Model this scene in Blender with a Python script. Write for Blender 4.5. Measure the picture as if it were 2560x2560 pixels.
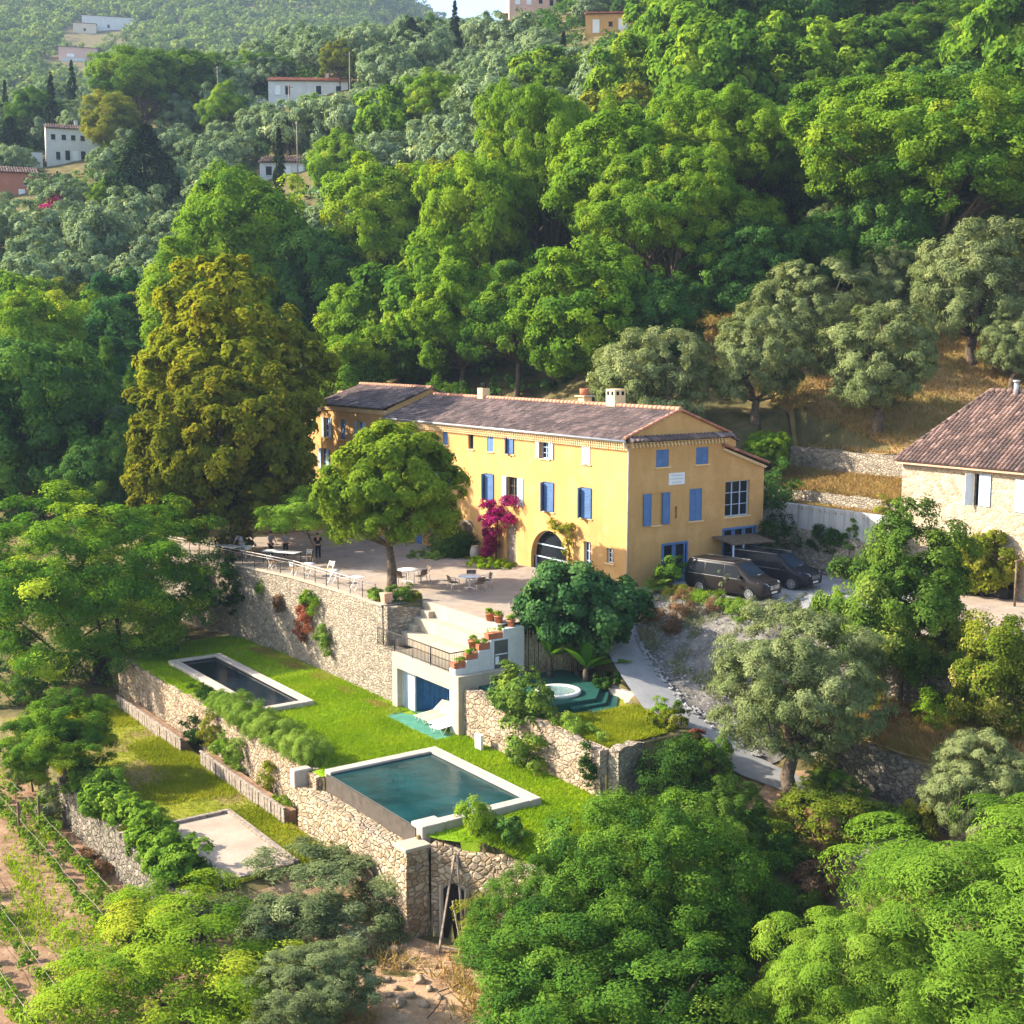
import bpy, bmesh, math, random
import numpy as np
from mathutils import Vector, Matrix, Euler

# ------------------------------------------------------------------ scene, camera, light
for o in list(bpy.data.objects):
    bpy.data.objects.remove(o)
SC = bpy.context.scene
COL = SC.collection
R = math.radians
# world axes follow the farmhouse: +Y runs along its long front, +X into the hill, origin at its near corner
CAMX, CAMY, CAMZ = -45.692, -54.010, 13.7
cam = bpy.data.cameras.new('camera'); camo = bpy.data.objects.new('camera', cam); COL.objects.link(camo)
camo.location = (CAMX, CAMY, CAMZ); camo.rotation_euler = (R(82.5), 0, R(-35))
cam.lens = 45; cam.sensor_width = 36; cam.clip_end = 6000; cam.clip_start = 0.5
SC.camera = camo
SUN_EL = 31.0
SUN_DIR = Vector((-0.745 * math.cos(R(SUN_EL)), 0.667 * math.cos(R(SUN_EL)), math.sin(R(SUN_EL))))
world = bpy.data.worlds.new('World'); SC.world = world; world.use_nodes = True
wn = world.node_tree.nodes; wl = world.node_tree.links
sky = wn.new('ShaderNodeTexSky'); sky.sky_type = 'NISHITA'; sky.sun_disc = False
sky.sun_elevation = R(SUN_EL); sky.sun_rotation = math.atan2(SUN_DIR.x, SUN_DIR.y)
sky.air_density = 1.0; sky.dust_density = 2.0; sky.ozone_density = 1.0
wl.new(sky.outputs[0], wn['Background'].inputs[0]); wn['Background'].inputs[1].default_value = 0.15
sun = bpy.data.lights.new('sun', 'SUN'); suno = bpy.data.objects.new('sun', sun); COL.objects.link(suno)
sun.energy = 5.0; sun.angle = R(0.5); sun.color = (1.0, 0.90, 0.74)
suno.rotation_euler = SUN_DIR.to_track_quat('Z', 'Y').to_euler(); suno.location = (-60, 20, 60)
SC.view_settings.view_transform = 'Standard'; SC.view_settings.look = 'None'
SC.view_settings.exposure = 1.55; SC.view_settings.gamma = 1.0; SC.view_settings.use_curve_mapping = False
cy = SC.cycles
cy.max_bounces = 7; cy.diffuse_bounces = 3; cy.glossy_bounces = 2; cy.transmission_bounces = 4
cy.transparent_max_bounces = 8; cy.volume_bounces = 0; cy.use_denoising = True
cy.caustics_reflective = False; cy.caustics_refractive = False
cy.sample_clamp_indirect = 6.0

# ------------------------------------------------------------------ helpers
CT, ST = math.cos(R(7.5)), math.sin(R(7.5)); FPX = 3200.0
S35, C35 = math.sin(R(35)), math.cos(R(35))
def cam2world(xc, yc):
    return CAMX + C35 * xc + S35 * yc, CAMY - S35 * xc + C35 * yc
def world2cam(X, Y):
    dx = X - CAMX; dy = Y - CAMY
    return C35 * dx - S35 * dy, S35 * dx + C35 * dy
def ray(u, v):                        # u, v in the photograph's 1932 px scale
    x = u * 1.32505 - 1280; y = v * 1.32505 - 1280
    return x, FPX * CT - y * ST, -FPX * ST - y * CT
def at_depth(u, v, yc):
    a, b, c = ray(u, v); k = yc / b
    X, Y = cam2world(a * k, yc)
    return X, Y, CAMZ + c * k
def at_z(u, v, z):
    a, b, c = ray(u, v); k = (z - CAMZ) / c
    return cam2world(a * k, b * k)

def tag(o, label=None, cat=None, group=None, kind=None):
    if label: o['label'] = label
    if cat: o['category'] = cat
    if group: o['group'] = group
    if kind: o['kind'] = kind
    return o
def empty(name, loc=(0, 0, 0), rz=0.0, label=None, cat=None, group=None):
    o = bpy.data.objects.new(name, None); o.empty_display_size = 0.3
    o.location = loc; o.rotation_euler = (0, 0, rz); COL.objects.link(o)
    return tag(o, label, cat, group)
def link(name, me, parent=None, loc=None):
    o = bpy.data.objects.new(name, me); COL.objects.link(o)
    if parent is not None: o.parent = parent
    if loc is not None: o.location = loc
    return o
def kids(o): return [c for c in bpy.data.objects if c.parent == o]
TREE_KIDS = {}
def copy_tree(o, parent=None):
    c = o.copy(); COL.objects.link(c); c.parent = parent
    for ch in list(o.children): copy_tree(ch, c)
    return c
def pad(v, w=4): return tuple(v) + (1.0,) if len(v) == 3 else tuple(v)

class MB:
    """collects shapes into one mesh"""
    def __init__(self): self.v = []; self.f = []; self.sm = []; self.t = []
    def add(self, vs, fs, smooth=False, tint=0.5):
        b = len(self.v); self.v += [tuple(p) for p in vs]
        self.f += [tuple(i + b for i in f) for f in fs]; self.sm += [smooth] * len(fs)
        self.t += [tint] * len(vs); return self
    def box(self, x0, x1, y0, y1, z0, z1, tint=0.5):
        return self.add([(x0,y0,z0),(x1,y0,z0),(x1,y1,z0),(x0,y1,z0),(x0,y0,z1),(x1,y0,z1),(x1,y1,z1),(x0,y1,z1)],
                 [(0,3,2,1),(4,5,6,7),(0,1,5,4),(1,2,6,5),(2,3,7,6),(3,0,4,7)], tint=tint)
    def bar(self, p, q, w, h=None, up=(0, 0, 1), tint=0.5):
        h = h or w; p = Vector(p); q = Vector(q); d = (q - p).normalized(); u = Vector(up)
        if abs(d.dot(u)) > 0.98: u = Vector((0, 1, 0))
        s = d.cross(u).normalized(); u = s.cross(d)
        vs = [a + s * (i * w / 2) + u * (j * h / 2) for a in (p, q) for i, j in ((-1,-1),(1,-1),(1,1),(-1,1))]
        return self.add(vs, [(0,1,2,3),(7,6,5,4),(0,4,5,1),(1,5,6,2),(2,6,7,3),(3,7,4,0)], tint=tint)
    def tube(self, pts, rs, n=8, cap=True, tint=0.5, smooth=True):
        pts = [Vector(p) for p in pts]
        if not hasattr(rs, '__len__'): rs = [rs] * len(pts)
        vs = []; fs = []; prev = None
        for i, p in enumerate(pts):
            d = (pts[min(i+1, len(pts)-1)] - pts[max(i-1, 0)])
            d = d.normalized() if d.length > 1e-9 else Vector((0,0,1))
            if prev is None:
                a = d.cross(Vector((0,0,1)) if abs(d.z) < 0.9 else Vector((1,0,0))).normalized()
            else:
                a = (prev - d * prev.dot(d)); a = a.normalized() if a.length > 1e-6 else d.orthogonal().normalized()
            prev = a; b = d.cross(a)
            for k in range(n):
                t = 2 * math.pi * k / n
                vs.append(p + (a * math.cos(t) + b * math.sin(t)) * rs[i])
        for i in range(len(pts) - 1):
            for k in range(n):
                k2 = (k + 1) % n
                fs.append((i*n+k, i*n+k2, (i+1)*n+k2, (i+1)*n+k))
        self.add(vs, fs, smooth, tint)
        if cap:
            b = len(self.v) - len(vs)
            self.f.append(tuple(b + k for k in reversed(range(n)))); self.sm.append(False)
            self.f.append(tuple(b + (len(pts)-1)*n + k for k in range(n))); self.sm.append(False)
        return self
    def lathe(self, prof, c=(0,0,0), n=20, tint=0.5, smooth=True, sx=1, sy=1):
        vs = []; fs = []
        for r, z in prof:
            for k in range(n):
                t = 2*math.pi*k/n; vs.append((c[0]+sx*r*math.cos(t), c[1]+sy*r*math.sin(t), c[2]+z))
        for i in range(len(prof)-1):
            for k in range(n):
                k2 = (k+1) % n; fs.append((i*n+k, i*n+k2, (i+1)*n+k2, (i+1)*n+k))
        return self.add(vs, fs, smooth, tint)
    def quad(self, a, b, c, d, tint=0.5): return self.add([a,b,c,d], [(0,1,2,3)], tint=tint)
    def poly(self, pts, tint=0.5): return self.add(pts, [tuple(range(len(pts)))], tint=tint)
    def prism(self, pts, z0, z1, tint=0.5):       # pts: ccw xy outline
        n = len(pts)
        vs = [(x,y,z0) for x,y in pts] + [(x,y,z1) for x,y in pts]
        fs = [tuple(reversed(range(n))), tuple(range(n,2*n))] + [(i,(i+1)%n,n+(i+1)%n,n+i) for i in range(n)]
        return self.add(vs, fs, tint=tint)
    def mesh(self, name, m, tint=False):
        me = bpy.data.meshes.new(name); me.from_pydata(self.v, [], self.f)
        me.polygons.foreach_set('use_smooth', self.sm)
        if tint:
            a = me.attributes.new('tint', 'FLOAT', 'POINT'); a.data.foreach_set('value', self.t)
        if m is not None: me.materials.append(m)
        me.update(); return me
    def build(self, name, m, parent=None, bevel=0, tint=False, loc=None):
        o = link(name, self.mesh(name, m, tint), parent, loc)
        if bevel:
            b = o.modifiers.new('bevel', 'BEVEL'); b.width = bevel; b.segments = 1; b.limit_method = 'ANGLE'
        return o

def np_mesh(name, verts, nper, mats, attrs=None, smooth=False, matidx=None):
    """verts (n*nper,3): every nper consecutive vertices form a face"""
    n = len(verts); me = bpy.data.meshes.new(name)
    me.vertices.add(n); me.vertices.foreach_set('co', np.ascontiguousarray(verts, dtype=np.float32).ravel())
    me.loops.add(n); me.loops.foreach_set('vertex_index', np.arange(n, dtype=np.int32))
    nf = n // nper; me.polygons.add(nf)
    me.polygons.foreach_set('loop_start', np.arange(0, n, nper, dtype=np.int32))
    me.polygons.foreach_set('loop_total', np.full(nf, nper, dtype=np.int32))
    if matidx is not None: me.polygons.foreach_set('material_index', matidx.astype(np.int32))
    for k, val in (attrs or {}).items():
        a = me.attributes.new(k, 'FLOAT', 'POINT'); a.data.foreach_set('value', np.ascontiguousarray(val, dtype=np.float32))
    for m in mats: me.materials.append(m)
    me.update(calc_edges=True); return me
def grid_mesh(name, P, m, smooth=True, attrs=None):
    """P (ni,nj,3) grid of points"""
    ni, nj = P.shape[:2]; me = bpy.data.meshes.new(name)
    me.vertices.add(ni*nj); me.vertices.foreach_set('co', P.astype(np.float32).ravel())
    idx = np.arange(ni*nj).reshape(ni, nj)
    q = np.stack([idx[:-1,:-1], idx[1:,:-1], idx[1:,1:], idx[:-1,1:]], -1).reshape(-1, 4)
    nf = len(q); me.loops.add(nf*4); me.loops.foreach_set('vertex_index', q.astype(np.int32).ravel())
    me.polygons.add(nf); me.polygons.foreach_set('loop_start', np.arange(0, nf*4, 4, dtype=np.int32))
    me.polygons.foreach_set('loop_total', np.full(nf, 4, dtype=np.int32))
    me.polygons.foreach_set('use_smooth', np.full(nf, smooth))
    for k, val in (attrs or {}).items():
        a = me.attributes.new(k, 'FLOAT', 'POINT'); a.data.foreach_set('value', np.ascontiguousarray(val, dtype=np.float32).ravel())
    if m: me.materials.append(m)
    me.update(calc_edges=True); return me

def vnoise(x, y, z=0.0, seed=0):
    """cheap smooth value noise, -1..1, vectorised"""
    x = np.asarray(x, float); y = np.asarray(y, float); z = np.zeros_like(x) + z
    def h(i, j, k):
        n = (i*374761393 + j*668265263 + k*2147483647 + seed*974711) & 0x7fffffff
        n = ((n ^ (n >> 13)) * 1274126177) & 0x7fffffff
        return ((n ^ (n >> 16)) & 0xffff) / 32767.5 - 1.0
    xi = np.floor(x).astype(np.int64); yi = np.floor(y).astype(np.int64); zi = np.floor(z).astype(np.int64)
    fx = x-xi; fy = y-yi; fz = z-zi
    fx = fx*fx*(3-2*fx); fy = fy*fy*(3-2*fy); fz = fz*fz*(3-2*fz)
    r = 0
    for a in (0,1):
        for b in (0,1):
            for c in (0,1):
                r = r + h(xi+a, yi+b, zi+c) * (fx if a else 1-fx) * (fy if b else 1-fy) * (fz if c else 1-fz)
    return r
def sstep(a, b, x):
    t = np.clip((x-a)/(b-a), 0, 1); return t*t*(3-2*t)

# ------------------------------------------------------------------ materials
class NT:
    def __init__(self, name):
        self.m = bpy.data.materials.new(name); self.m.use_nodes = True
        self.t = self.m.node_tree; self.n = self.t.nodes; self.l = self.t.links
        self.out = self.n['Material Output']; self.bsdf = self.n['Principled BSDF']
    def new(self, typ, **kw):
        x = self.n.new(typ)
        for k, v in kw.items(): setattr(x, k, v)
        return x
    def link(self, a, b): self.l.new(a, b)
    def pos(self, scale=(1,1,1), obj=False):
        mp = self.new('ShaderNodeMapping'); mp.inputs['Scale'].default_value = scale
        if obj: g = self.new('ShaderNodeTexCoord'); self.link(g.outputs['Object'], mp.inputs[0])
        else: g = self.new('ShaderNodeNewGeometry'); self.link(g.outputs['Position'], mp.inputs[0])
        return mp.outputs[0]
    def noise(self, vec, scale, detail=4, rough=0.55, w=None):
        x = self.new('ShaderNodeTexNoise'); x.inputs['Scale'].default_value = scale
        x.inputs['Detail'].default_value = detail; x.inputs['Roughness'].default_value = rough
        self.link(vec, x.inputs['Vector']); return x.outputs['Fac']
    def ramp(self, fac, stops):
        x = self.new('ShaderNodeValToRGB'); e = x.color_ramp.elements
        while len(e) < len(stops): e.new(0.5)
        for i, (p, c) in enumerate(stops): e[i].position = p; e[i].color = pad(c)
        self.link(fac, x.inputs[0]); return x.outputs[0]
    def mix(self, fac, a, b, blend='MIX'):
        x = self.new('ShaderNodeMix', data_type='RGBA', blend_type=blend)
        if isinstance(fac, (int, float)): x.inputs[0].default_value = fac
        else: self.link(fac, x.inputs[0])
        for s, c in ((x.inputs[6], a), (x.inputs[7], b)):
            if isinstance(c, tuple): s.default_value = pad(c)
            else: self.link(c, s)
        return x.outputs[2]
    def math(self, op, a, b=0.5, clamp=False):
        x = self.new('ShaderNodeMath', operation=op, use_clamp=clamp)
        for s, c in ((x.inputs[0], a), (x.inputs[1], b)):
            if isinstance(c, (int, float)): s.default_value = c
            else: self.link(c, s)
        return x.outputs[0]
    def maprange(self, v, a, b, c=0.0, d=1.0):
        x = self.new('ShaderNodeMapRange'); self.link(v, x.inputs[0])
        for i, q in enumerate((a,b,c,d)): x.inputs[i+1].default_value = q
        return x.outputs[0]
    def bump(self, h, strength=0.4, dist=0.03):
        x = self.new('ShaderNodeBump'); x.inputs['Strength'].default_value = strength; x.inputs['Distance'].default_value = dist
        self.link(h, x.inputs['Height']); self.link(x.outputs[0], self.bsdf.inputs['Normal'])
    def color(self, c, rough=0.8, spec=0.25, metal=0.0):
        b = self.bsdf
        if isinstance(c, tuple): b.inputs['Base Color'].default_value = pad(c)
        else: self.link(c, b.inputs['Base Color'])
        b.inputs['Roughness'].default_value = rough; b.inputs['Specular IOR Level'].default_value = spec
        b.inputs['Metallic'].default_value = metal
        return self.m

def plain(name, c, rough=0.7, spec=0.3, metal=0.0, var=0.18, scale=3.0, bump=0.0, coat=0.0):
    t = NT(name); f = t.noise(t.pos(), scale, 5)
    d = tuple(x*(1-var) for x in c); l = tuple(min(1, x*(1+var)) for x in c)
    m = t.color(t.ramp(f, [(0.3, d), (0.7, l)]), rough, spec, metal)
    if bump: t.bump(t.noise(t.pos(), scale*9, 4), bump, 0.02)
    if coat: t.bsdf.inputs['Coat Weight'].default_value = coat; t.bsdf.inputs['Coat Roughness'].default_value = 0.06
    return m

def stone_mat(name, cols, scale=2.6, mortar=(0.20,0.16,0.12), mw=0.045, zs=1.35, grime=(0.16,0.15,0.14), gl=0.35, bump=0.9, render=None):
    """rubble: voronoi cells of the wall's own stones, their joints, and weathering patches"""
    t = NT(name); p = t.pos((1,1,zs))
    wn_ = t.new('ShaderNodeTexNoise'); wn_.inputs['Scale'].default_value = 2.2; t.link(p, wn_.inputs['Vector'])
    vm = t.new('ShaderNodeVectorMath', operation='MULTIPLY_ADD'); vm.inputs[1].default_value = (0.22,0.22,0.22)
    t.link(wn_.outputs['Color'], vm.inputs[0]); t.link(p, vm.inputs[2])
    v1 = t.new('ShaderNodeTexVoronoi', feature='F1'); v2 = t.new('ShaderNodeTexVoronoi', feature='DISTANCE_TO_EDGE')
    for v in (v1, v2): v.inputs['Scale'].default_value = scale; t.link(vm.outputs[0], v.inputs['Vector'])
    sep = t.new('ShaderNodeSeparateColor'); t.link(v1.outputs['Color'], sep.inputs[0])
    n = len(cols); c = t.ramp(sep.outputs[0], [(i/(n-1), q) for i, q in enumerate(cols)])
    c = t.mix(0.75, c, t.ramp(sep.outputs[1], [(0,(0.62,0.6,0.58)),(1,(1.18,1.16,1.12))]), 'MULTIPLY')
    fine = t.noise(t.pos(), 11, 6, 0.7)
    c = t.mix(0.55, c, t.ramp(fine, [(0.25,(0.6,0.58,0.55)),(0.75,(1.25,1.22,1.2))]), 'MULTIPLY')
    big = t.noise(t.pos((1,1,0.45)), 0.55, 5, 0.6)
    c = t.mix(t.math('MULTIPLY', t.maprange(big, 0.46, 0.66), gl), c, grime)
    jm = t.maprange(v2.outputs['Distance'], 0.0, mw, 1.0, 0.0)
    c = t.mix(jm, c, mortar)
    if render:
        rm = t.maprange(t.noise(t.pos(), 0.5, 4), 0.5, 0.56); c = t.mix(rm, c, render)
    h = t.math('ADD', t.maprange(v2.outputs['Distance'], 0, 0.16), t.math('MULTIPLY', fine, 0.35))
    t.bump(h, bump, 0.07)
    return t.color(c, 0.9, 0.15)

def leaf_mat(name, stops, tr=0.35, gloss=0.04, objvar=0.25, trcol=1.2):
    tr *= 0.85; gloss = 0
    t = NT(name); t.n.remove(t.bsdf)
    a = t.new('ShaderNodeAttribute', attribute_name='tint'); oi = t.new('ShaderNodeObjectInfo')
    f = t.math('ADD', a.outputs['Fac'], t.math('MULTIPLY', t.math('SUBTRACT', oi.outputs['Random'], 0.5), objvar), clamp=True)
    c = t.ramp(f, stops)
    d = t.new('ShaderNodeBsdfDiffuse'); t.link(c, d.inputs[0])
    tl = t.new('ShaderNodeBsdfTranslucent')
    cc = t.mix(1.0, c, (trcol*1.05, trcol, trcol*0.6), 'MULTIPLY'); t.link(cc, tl.inputs[0])
    m1 = t.new('ShaderNodeMixShader'); m1.inputs[0].default_value = tr
    t.link(d.outputs[0], m1.inputs[1]); t.link(tl.outputs[0], m1.inputs[2])
    res = m1
    if gloss:
        g = t.new('ShaderNodeBsdfGlossy'); g.inputs['Roughness'].default_value = 0.42; g.inputs[0].default_value = (0.9,0.95,0.85,1)
        m2 = t.new('ShaderNodeMixShader'); m2.inputs[0].default_value = gloss
        t.link(m1.outputs[0], m2.inputs[1]); t.link(g.outputs[0], m2.inputs[2]); res = m2
    t.link(res.outputs[0], t.out.inputs[0]); return t.m

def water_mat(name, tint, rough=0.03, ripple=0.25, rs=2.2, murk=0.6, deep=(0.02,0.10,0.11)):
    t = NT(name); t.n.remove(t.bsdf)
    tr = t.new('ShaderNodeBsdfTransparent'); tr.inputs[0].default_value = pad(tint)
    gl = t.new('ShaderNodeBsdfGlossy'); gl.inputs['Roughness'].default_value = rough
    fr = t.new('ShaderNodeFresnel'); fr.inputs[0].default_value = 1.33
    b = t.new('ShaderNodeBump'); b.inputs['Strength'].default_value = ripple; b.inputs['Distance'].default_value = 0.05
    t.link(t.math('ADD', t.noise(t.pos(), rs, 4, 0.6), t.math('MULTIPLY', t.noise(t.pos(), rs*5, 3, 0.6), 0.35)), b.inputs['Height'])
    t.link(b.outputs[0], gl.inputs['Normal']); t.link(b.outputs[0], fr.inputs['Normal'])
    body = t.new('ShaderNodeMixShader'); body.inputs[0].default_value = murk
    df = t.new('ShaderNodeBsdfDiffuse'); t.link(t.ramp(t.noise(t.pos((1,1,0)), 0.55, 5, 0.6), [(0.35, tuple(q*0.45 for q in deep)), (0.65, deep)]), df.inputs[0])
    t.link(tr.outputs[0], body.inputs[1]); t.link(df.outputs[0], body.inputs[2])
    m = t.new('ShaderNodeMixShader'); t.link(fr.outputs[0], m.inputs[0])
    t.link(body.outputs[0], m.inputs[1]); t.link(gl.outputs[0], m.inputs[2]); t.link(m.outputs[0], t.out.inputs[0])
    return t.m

M = {}
M['stone_warm'] = stone_mat('warm_rubble', [(0.27,0.19,0.12),(0.42,0.31,0.20),(0.49,0.39,0.27),(0.36,0.29,0.215),(0.52,0.42,0.28)], 3.2, (0.19,0.145,0.095), 0.05)
M['stone_grey'] = stone_mat('grey_rubble', [(0.26,0.215,0.165),(0.38,0.32,0.245),(0.46,0.395,0.30),(0.31,0.27,0.22),(0.47,0.40,0.295)], 4.3, (0.19,0.16,0.125), 0.045, zs=1.5, gl=0.45)
M['stone_dry'] = stone_mat('dry_stone', [(0.13,0.115,0.095),(0.22,0.195,0.16),(0.30,0.26,0.21),(0.18,0.16,0.135)], 3.6, (0.05,0.042,0.033), 0.06, gl=0.6, grime=(0.10,0.11,0.06))
M['stone_house'] = stone_mat('house_rubble', [(0.36,0.27,0.18),(0.47,0.375,0.26),(0.52,0.44,0.33),(0.43,0.345,0.24),(0.45,0.31,0.21)], 3.6, (0.46,0.395,0.30), 0.07, grime=(0.42,0.355,0.27), gl=0.3, bump=0.5, render=None)
M['stone_patchy'] = stone_mat('patched_rubble', [(0.26,0.19,0.125),(0.36,0.28,0.20),(0.42,0.335,0.24),(0.31,0.225,0.155)], 3.3, (0.22,0.17,0.12), 0.05, gl=0.3, render=(0.36,0.275,0.20))
def stucco(name, c, dirt, k=0.35):
    t = NT(name); big = t.noise(t.pos((1,1,0.5)), 0.5, 6, 0.6); fine = t.noise(t.pos(), 7, 5)
    b = t.mix(t.math('MULTIPLY', t.maprange(big, 0.42, 0.72), k), c, dirt)
    streak = t.noise(t.pos((2.6,2.6,0.10)), 1.6, 5, 0.7)
    b = t.mix(t.math('MULTIPLY', t.maprange(streak, 0.52, 0.78), k*0.9), b, dirt)
    pale = tuple(min(1, x*1.12+0.03) for x in c); b = t.mix(t.math('MULTIPLY', t.maprange(t.noise(t.pos(), 0.9, 4), 0.5, 0.62), 0.45), b, pale)
    b = t.mix(0.5, b, t.ramp(fine, [(0.3,(0.86,0.86,0.86)),(0.7,(1.08,1.08,1.08))]), 'MULTIPLY')
    t.bump(t.noise(t.pos(), 40, 4), 0.25, 0.01); return t.color(b, 0.92, 0.1)
M['ochre'] = stucco('ochre_render', (0.56,0.322,0.12), (0.42,0.22,0.075), 0.55)
M['ochre_pale'] = stucco('pale_ochre_render', (0.78,0.56,0.30), (0.6,0.42,0.22))
M['white_wall'] = stucco('white_render', (0.58,0.57,0.545), (0.4,0.39,0.365))
M['pink_wall'] = stucco('pink_render', (0.62,0.38,0.30), (0.5,0.32,0.25))
M['red_wall'] = stucco('terracotta_render', (0.42,0.16,0.10), (0.36,0.14,0.09))
M['cream_wall'] = stucco('cream_render', (0.66,0.52,0.38), (0.5,0.4,0.3))
M['concrete'] = stucco('pale_concrete', (0.38,0.325,0.25), (0.40,0.32,0.22), 0.6)
M['coping'] = stucco('pool_coping_stone', (0.42,0.36,0.30), (0.31,0.265,0.215), 0.5)
def streaked():
    t = NT('streaked_white_wall'); s = t.noise(t.pos((3.0,3.0,0.18)), 1.3, 5, 0.65)
    b = t.mix(t.maprange(s, 0.45, 0.75), (0.40,0.395,0.385), (0.16,0.16,0.16)); return t.color(b, 0.9, 0.1)
M['streaked'] = streaked()
def tile_mat(name, a, b, c, moss):
    t = NT(name); at = t.new('ShaderNodeAttribute', attribute_name='tint')
    col = t.ramp(at.outputs['Fac'], [(0.0,a),(0.5,b),(1.0,c)])
    n = t.noise(t.pos(), 0.8, 6, 0.65); col = t.mix(t.math('MULTIPLY', t.maprange(n, 0.4, 0.62), 0.75), col, moss)
    n2 = t.noise(t.pos(), 16, 4); col = t.mix(0.6, col, t.ramp(n2, [(0.3,(0.65,0.65,0.65)),(0.7,(1.2,1.2,1.2))]), 'MULTIPLY')
    return t.color(col, 0.88, 0.15)
M['tiles'] = tile_mat('old_roof_tiles', (0.10,0.072,0.066), (0.22,0.155,0.14), (0.37,0.26,0.225), (0.085,0.07,0.066))
M['tiles_warm'] = tile_mat('warm_roof_tiles', (0.10,0.065,0.055), (0.20,0.125,0.10), (0.36,0.235,0.19), (0.085,0.062,0.058))
M['tiles_red'] = tile_mat('red_roof_tiles', (0.35,0.12,0.07), (0.45,0.17,0.10), (0.52,0.24,0.15), (0.30,0.15,0.10))
M['tile_edge'] = plain('ridge_tile_terracotta', (0.50,0.24,0.15), 0.85, 0.1, var=0.35, scale=5)
M['blue'] = plain('blue_shutter_paint', (0.085,0.165,0.335), 0.7, 0.2, var=0.15, scale=2)
M['blue_pale'] = plain('faded_blue_paint', (0.33,0.44,0.62), 0.6, 0.3, var=0.1)
M['grey_blue'] = plain('grey_blue_paint', (0.42,0.50,0.62), 0.6, 0.3, var=0.08)
M['frame_white'] = plain('white_window_paint', (0.72,0.72,0.72), 0.5, 0.3, var=0.06)
M['glass'] = plain('dark_window_glass', (0.014,0.017,0.022), 0.12, 0.06, var=0.3, scale=0.6)
M['dark'] = plain('dark_opening', (0.012,0.011,0.01), 0.9, 0.1)
M['wood_dark'] = plain('weathered_brown_wood', (0.15,0.105,0.07), 0.85, 0.1, var=0.35, scale=4)
M['wood_grey'] = plain('weathered_grey_wood', (0.25,0.205,0.165), 0.9, 0.1, var=0.5, scale=6, bump=0.4)
M['bark'] = plain('grey_bark', (0.115,0.085,0.06), 0.95, 0.1, var=0.5, scale=6, bump=0.7)
M['bark_dark'] = plain('dark_bark', (0.05,0.038,0.028), 0.95, 0.1, var=0.5, scale=6, bump=0.7)
M['iron'] = plain('black_iron', (0.035,0.03,0.028), 0.6, 0.3, var=0.3)
M['rail'] = plain('pale_steel_rail', (0.50,0.42,0.37), 0.4, 0.4, var=0.2)
M['zinc'] = plain('zinc_gutter', (0.50,0.50,0.50), 0.35, 0.5, metal=0.5, var=0.1)
M['plastic_white'] = plain('white_painted_metal', (0.78,0.77,0.75), 0.45, 0.3, var=0.05)
M['pot'] = plain('terracotta_pot', (0.42,0.15,0.08), 0.85, 0.1, var=0.2)
M['pot_pale'] = plain('pale_terracotta', (0.52,0.31,0.21), 0.85, 0.1, var=0.2)
M['deck_green'] = plain('green_deck_paint', (0.010,0.065,0.05), 0.6, 0.3, var=0.15)
M['mat_green'] = plain('green_matting', (0.07,0.215,0.15), 0.85, 0.1, var=0.2)
M['tub'] = plain('white_tub_shell', (0.70,0.67,0.61), 0.25, 0.5, var=0.04)
M['curtain'] = plain('blue_curtain_cloth', (0.035,0.105,0.24), 0.9, 0.1, var=0.2)
M['beige_cloth'] = plain('beige_lounger_fabric', (0.52,0.43,0.27), 0.9, 0.1, var=0.1)
M['white_cloth'] = plain('white_lounger_fabric', (0.74,0.72,0.67), 0.9, 0.1, var=0.08)
M['bamboo'] = plain('bamboo_canes', (0.40,0.33,0.20), 0.8, 0.2, var=0.5, scale=9)
M['rock'] = stone_mat('loose_rock', [(0.24,0.16,0.10),(0.31,0.23,0.16),(0.38,0.29,0.2)], 0.9, (0.24,0.2,0.16), 0.02, gl=0.2, bump=0.5)
def ground_mat(name, stops, scale=1.2, bump=0.5, bs=14, patch=None, rough=0.95, patchscale=0.25, fine=20):
    t = NT(name); f = t.noise(t.pos(), scale, 8, 0.68); c = t.ramp(f, stops)
    if patch:
        pm = t.maprange(t.noise(t.pos(), patchscale, 5, 0.6), 0.48, 0.58); c = t.mix(t.math('MULTIPLY', pm, 0.85), c, t.ramp(t.noise(t.pos(), scale*2.2, 6), patch))
    c = t.mix(0.6, c, t.ramp(t.noise(t.pos(), fine, 5, 0.75), [(0.28,(0.5,0.5,0.5)),(0.72,(1.35,1.35,1.35))]), 'MULTIPLY')
    t.bump(t.noise(t.pos(), bs, 6, 0.7), bump, 0.06); return t.color(c, rough, 0.1)
M['ground'] = ground_mat('hillside_soil', [(0.3,(0.06,0.062,0.022)),(0.5,(0.13,0.11,0.045)),(0.7,(0.22,0.16,0.075))], 0.8)
M['grass_dry'] = ground_mat('dry_grass', [(0.3,(0.22,0.15,0.065)),(0.5,(0.42,0.285,0.13)),(0.72,(0.56,0.40,0.20))], 1.0, patch=[(0.3,(0.12,0.13,0.03)),(0.7,(0.24,0.2,0.06))])
M['lawn'] = ground_mat('lawn_turf', [(0.3,(0.12,0.22,0.008)),(0.5,(0.20,0.33,0.010)),(0.7,(0.28,0.38,0.016))], 0.9, patch=[(0.3,(0.13,0.22,0.010)),(0.7,(0.22,0.27,0.02))], patchscale=0.4)
M['meadow'] = ground_mat('rough_meadow', [(0.3,(0.12,0.14,0.015)),(0.5,(0.22,0.235,0.02)),(0.7,(0.29,0.26,0.045))], 0.8, patch=[(0.3,(0.17,0.105,0.05)),(0.7,(0.27,0.19,0.09))], patchscale=0.3)
M['soil'] = ground_mat('reddish_soil', [(0.3,(0.15,0.085,0.05)),(0.5,(0.27,0.165,0.10)),(0.7,(0.38,0.25,0.16))], 1.3, 0.8, 8)
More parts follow.
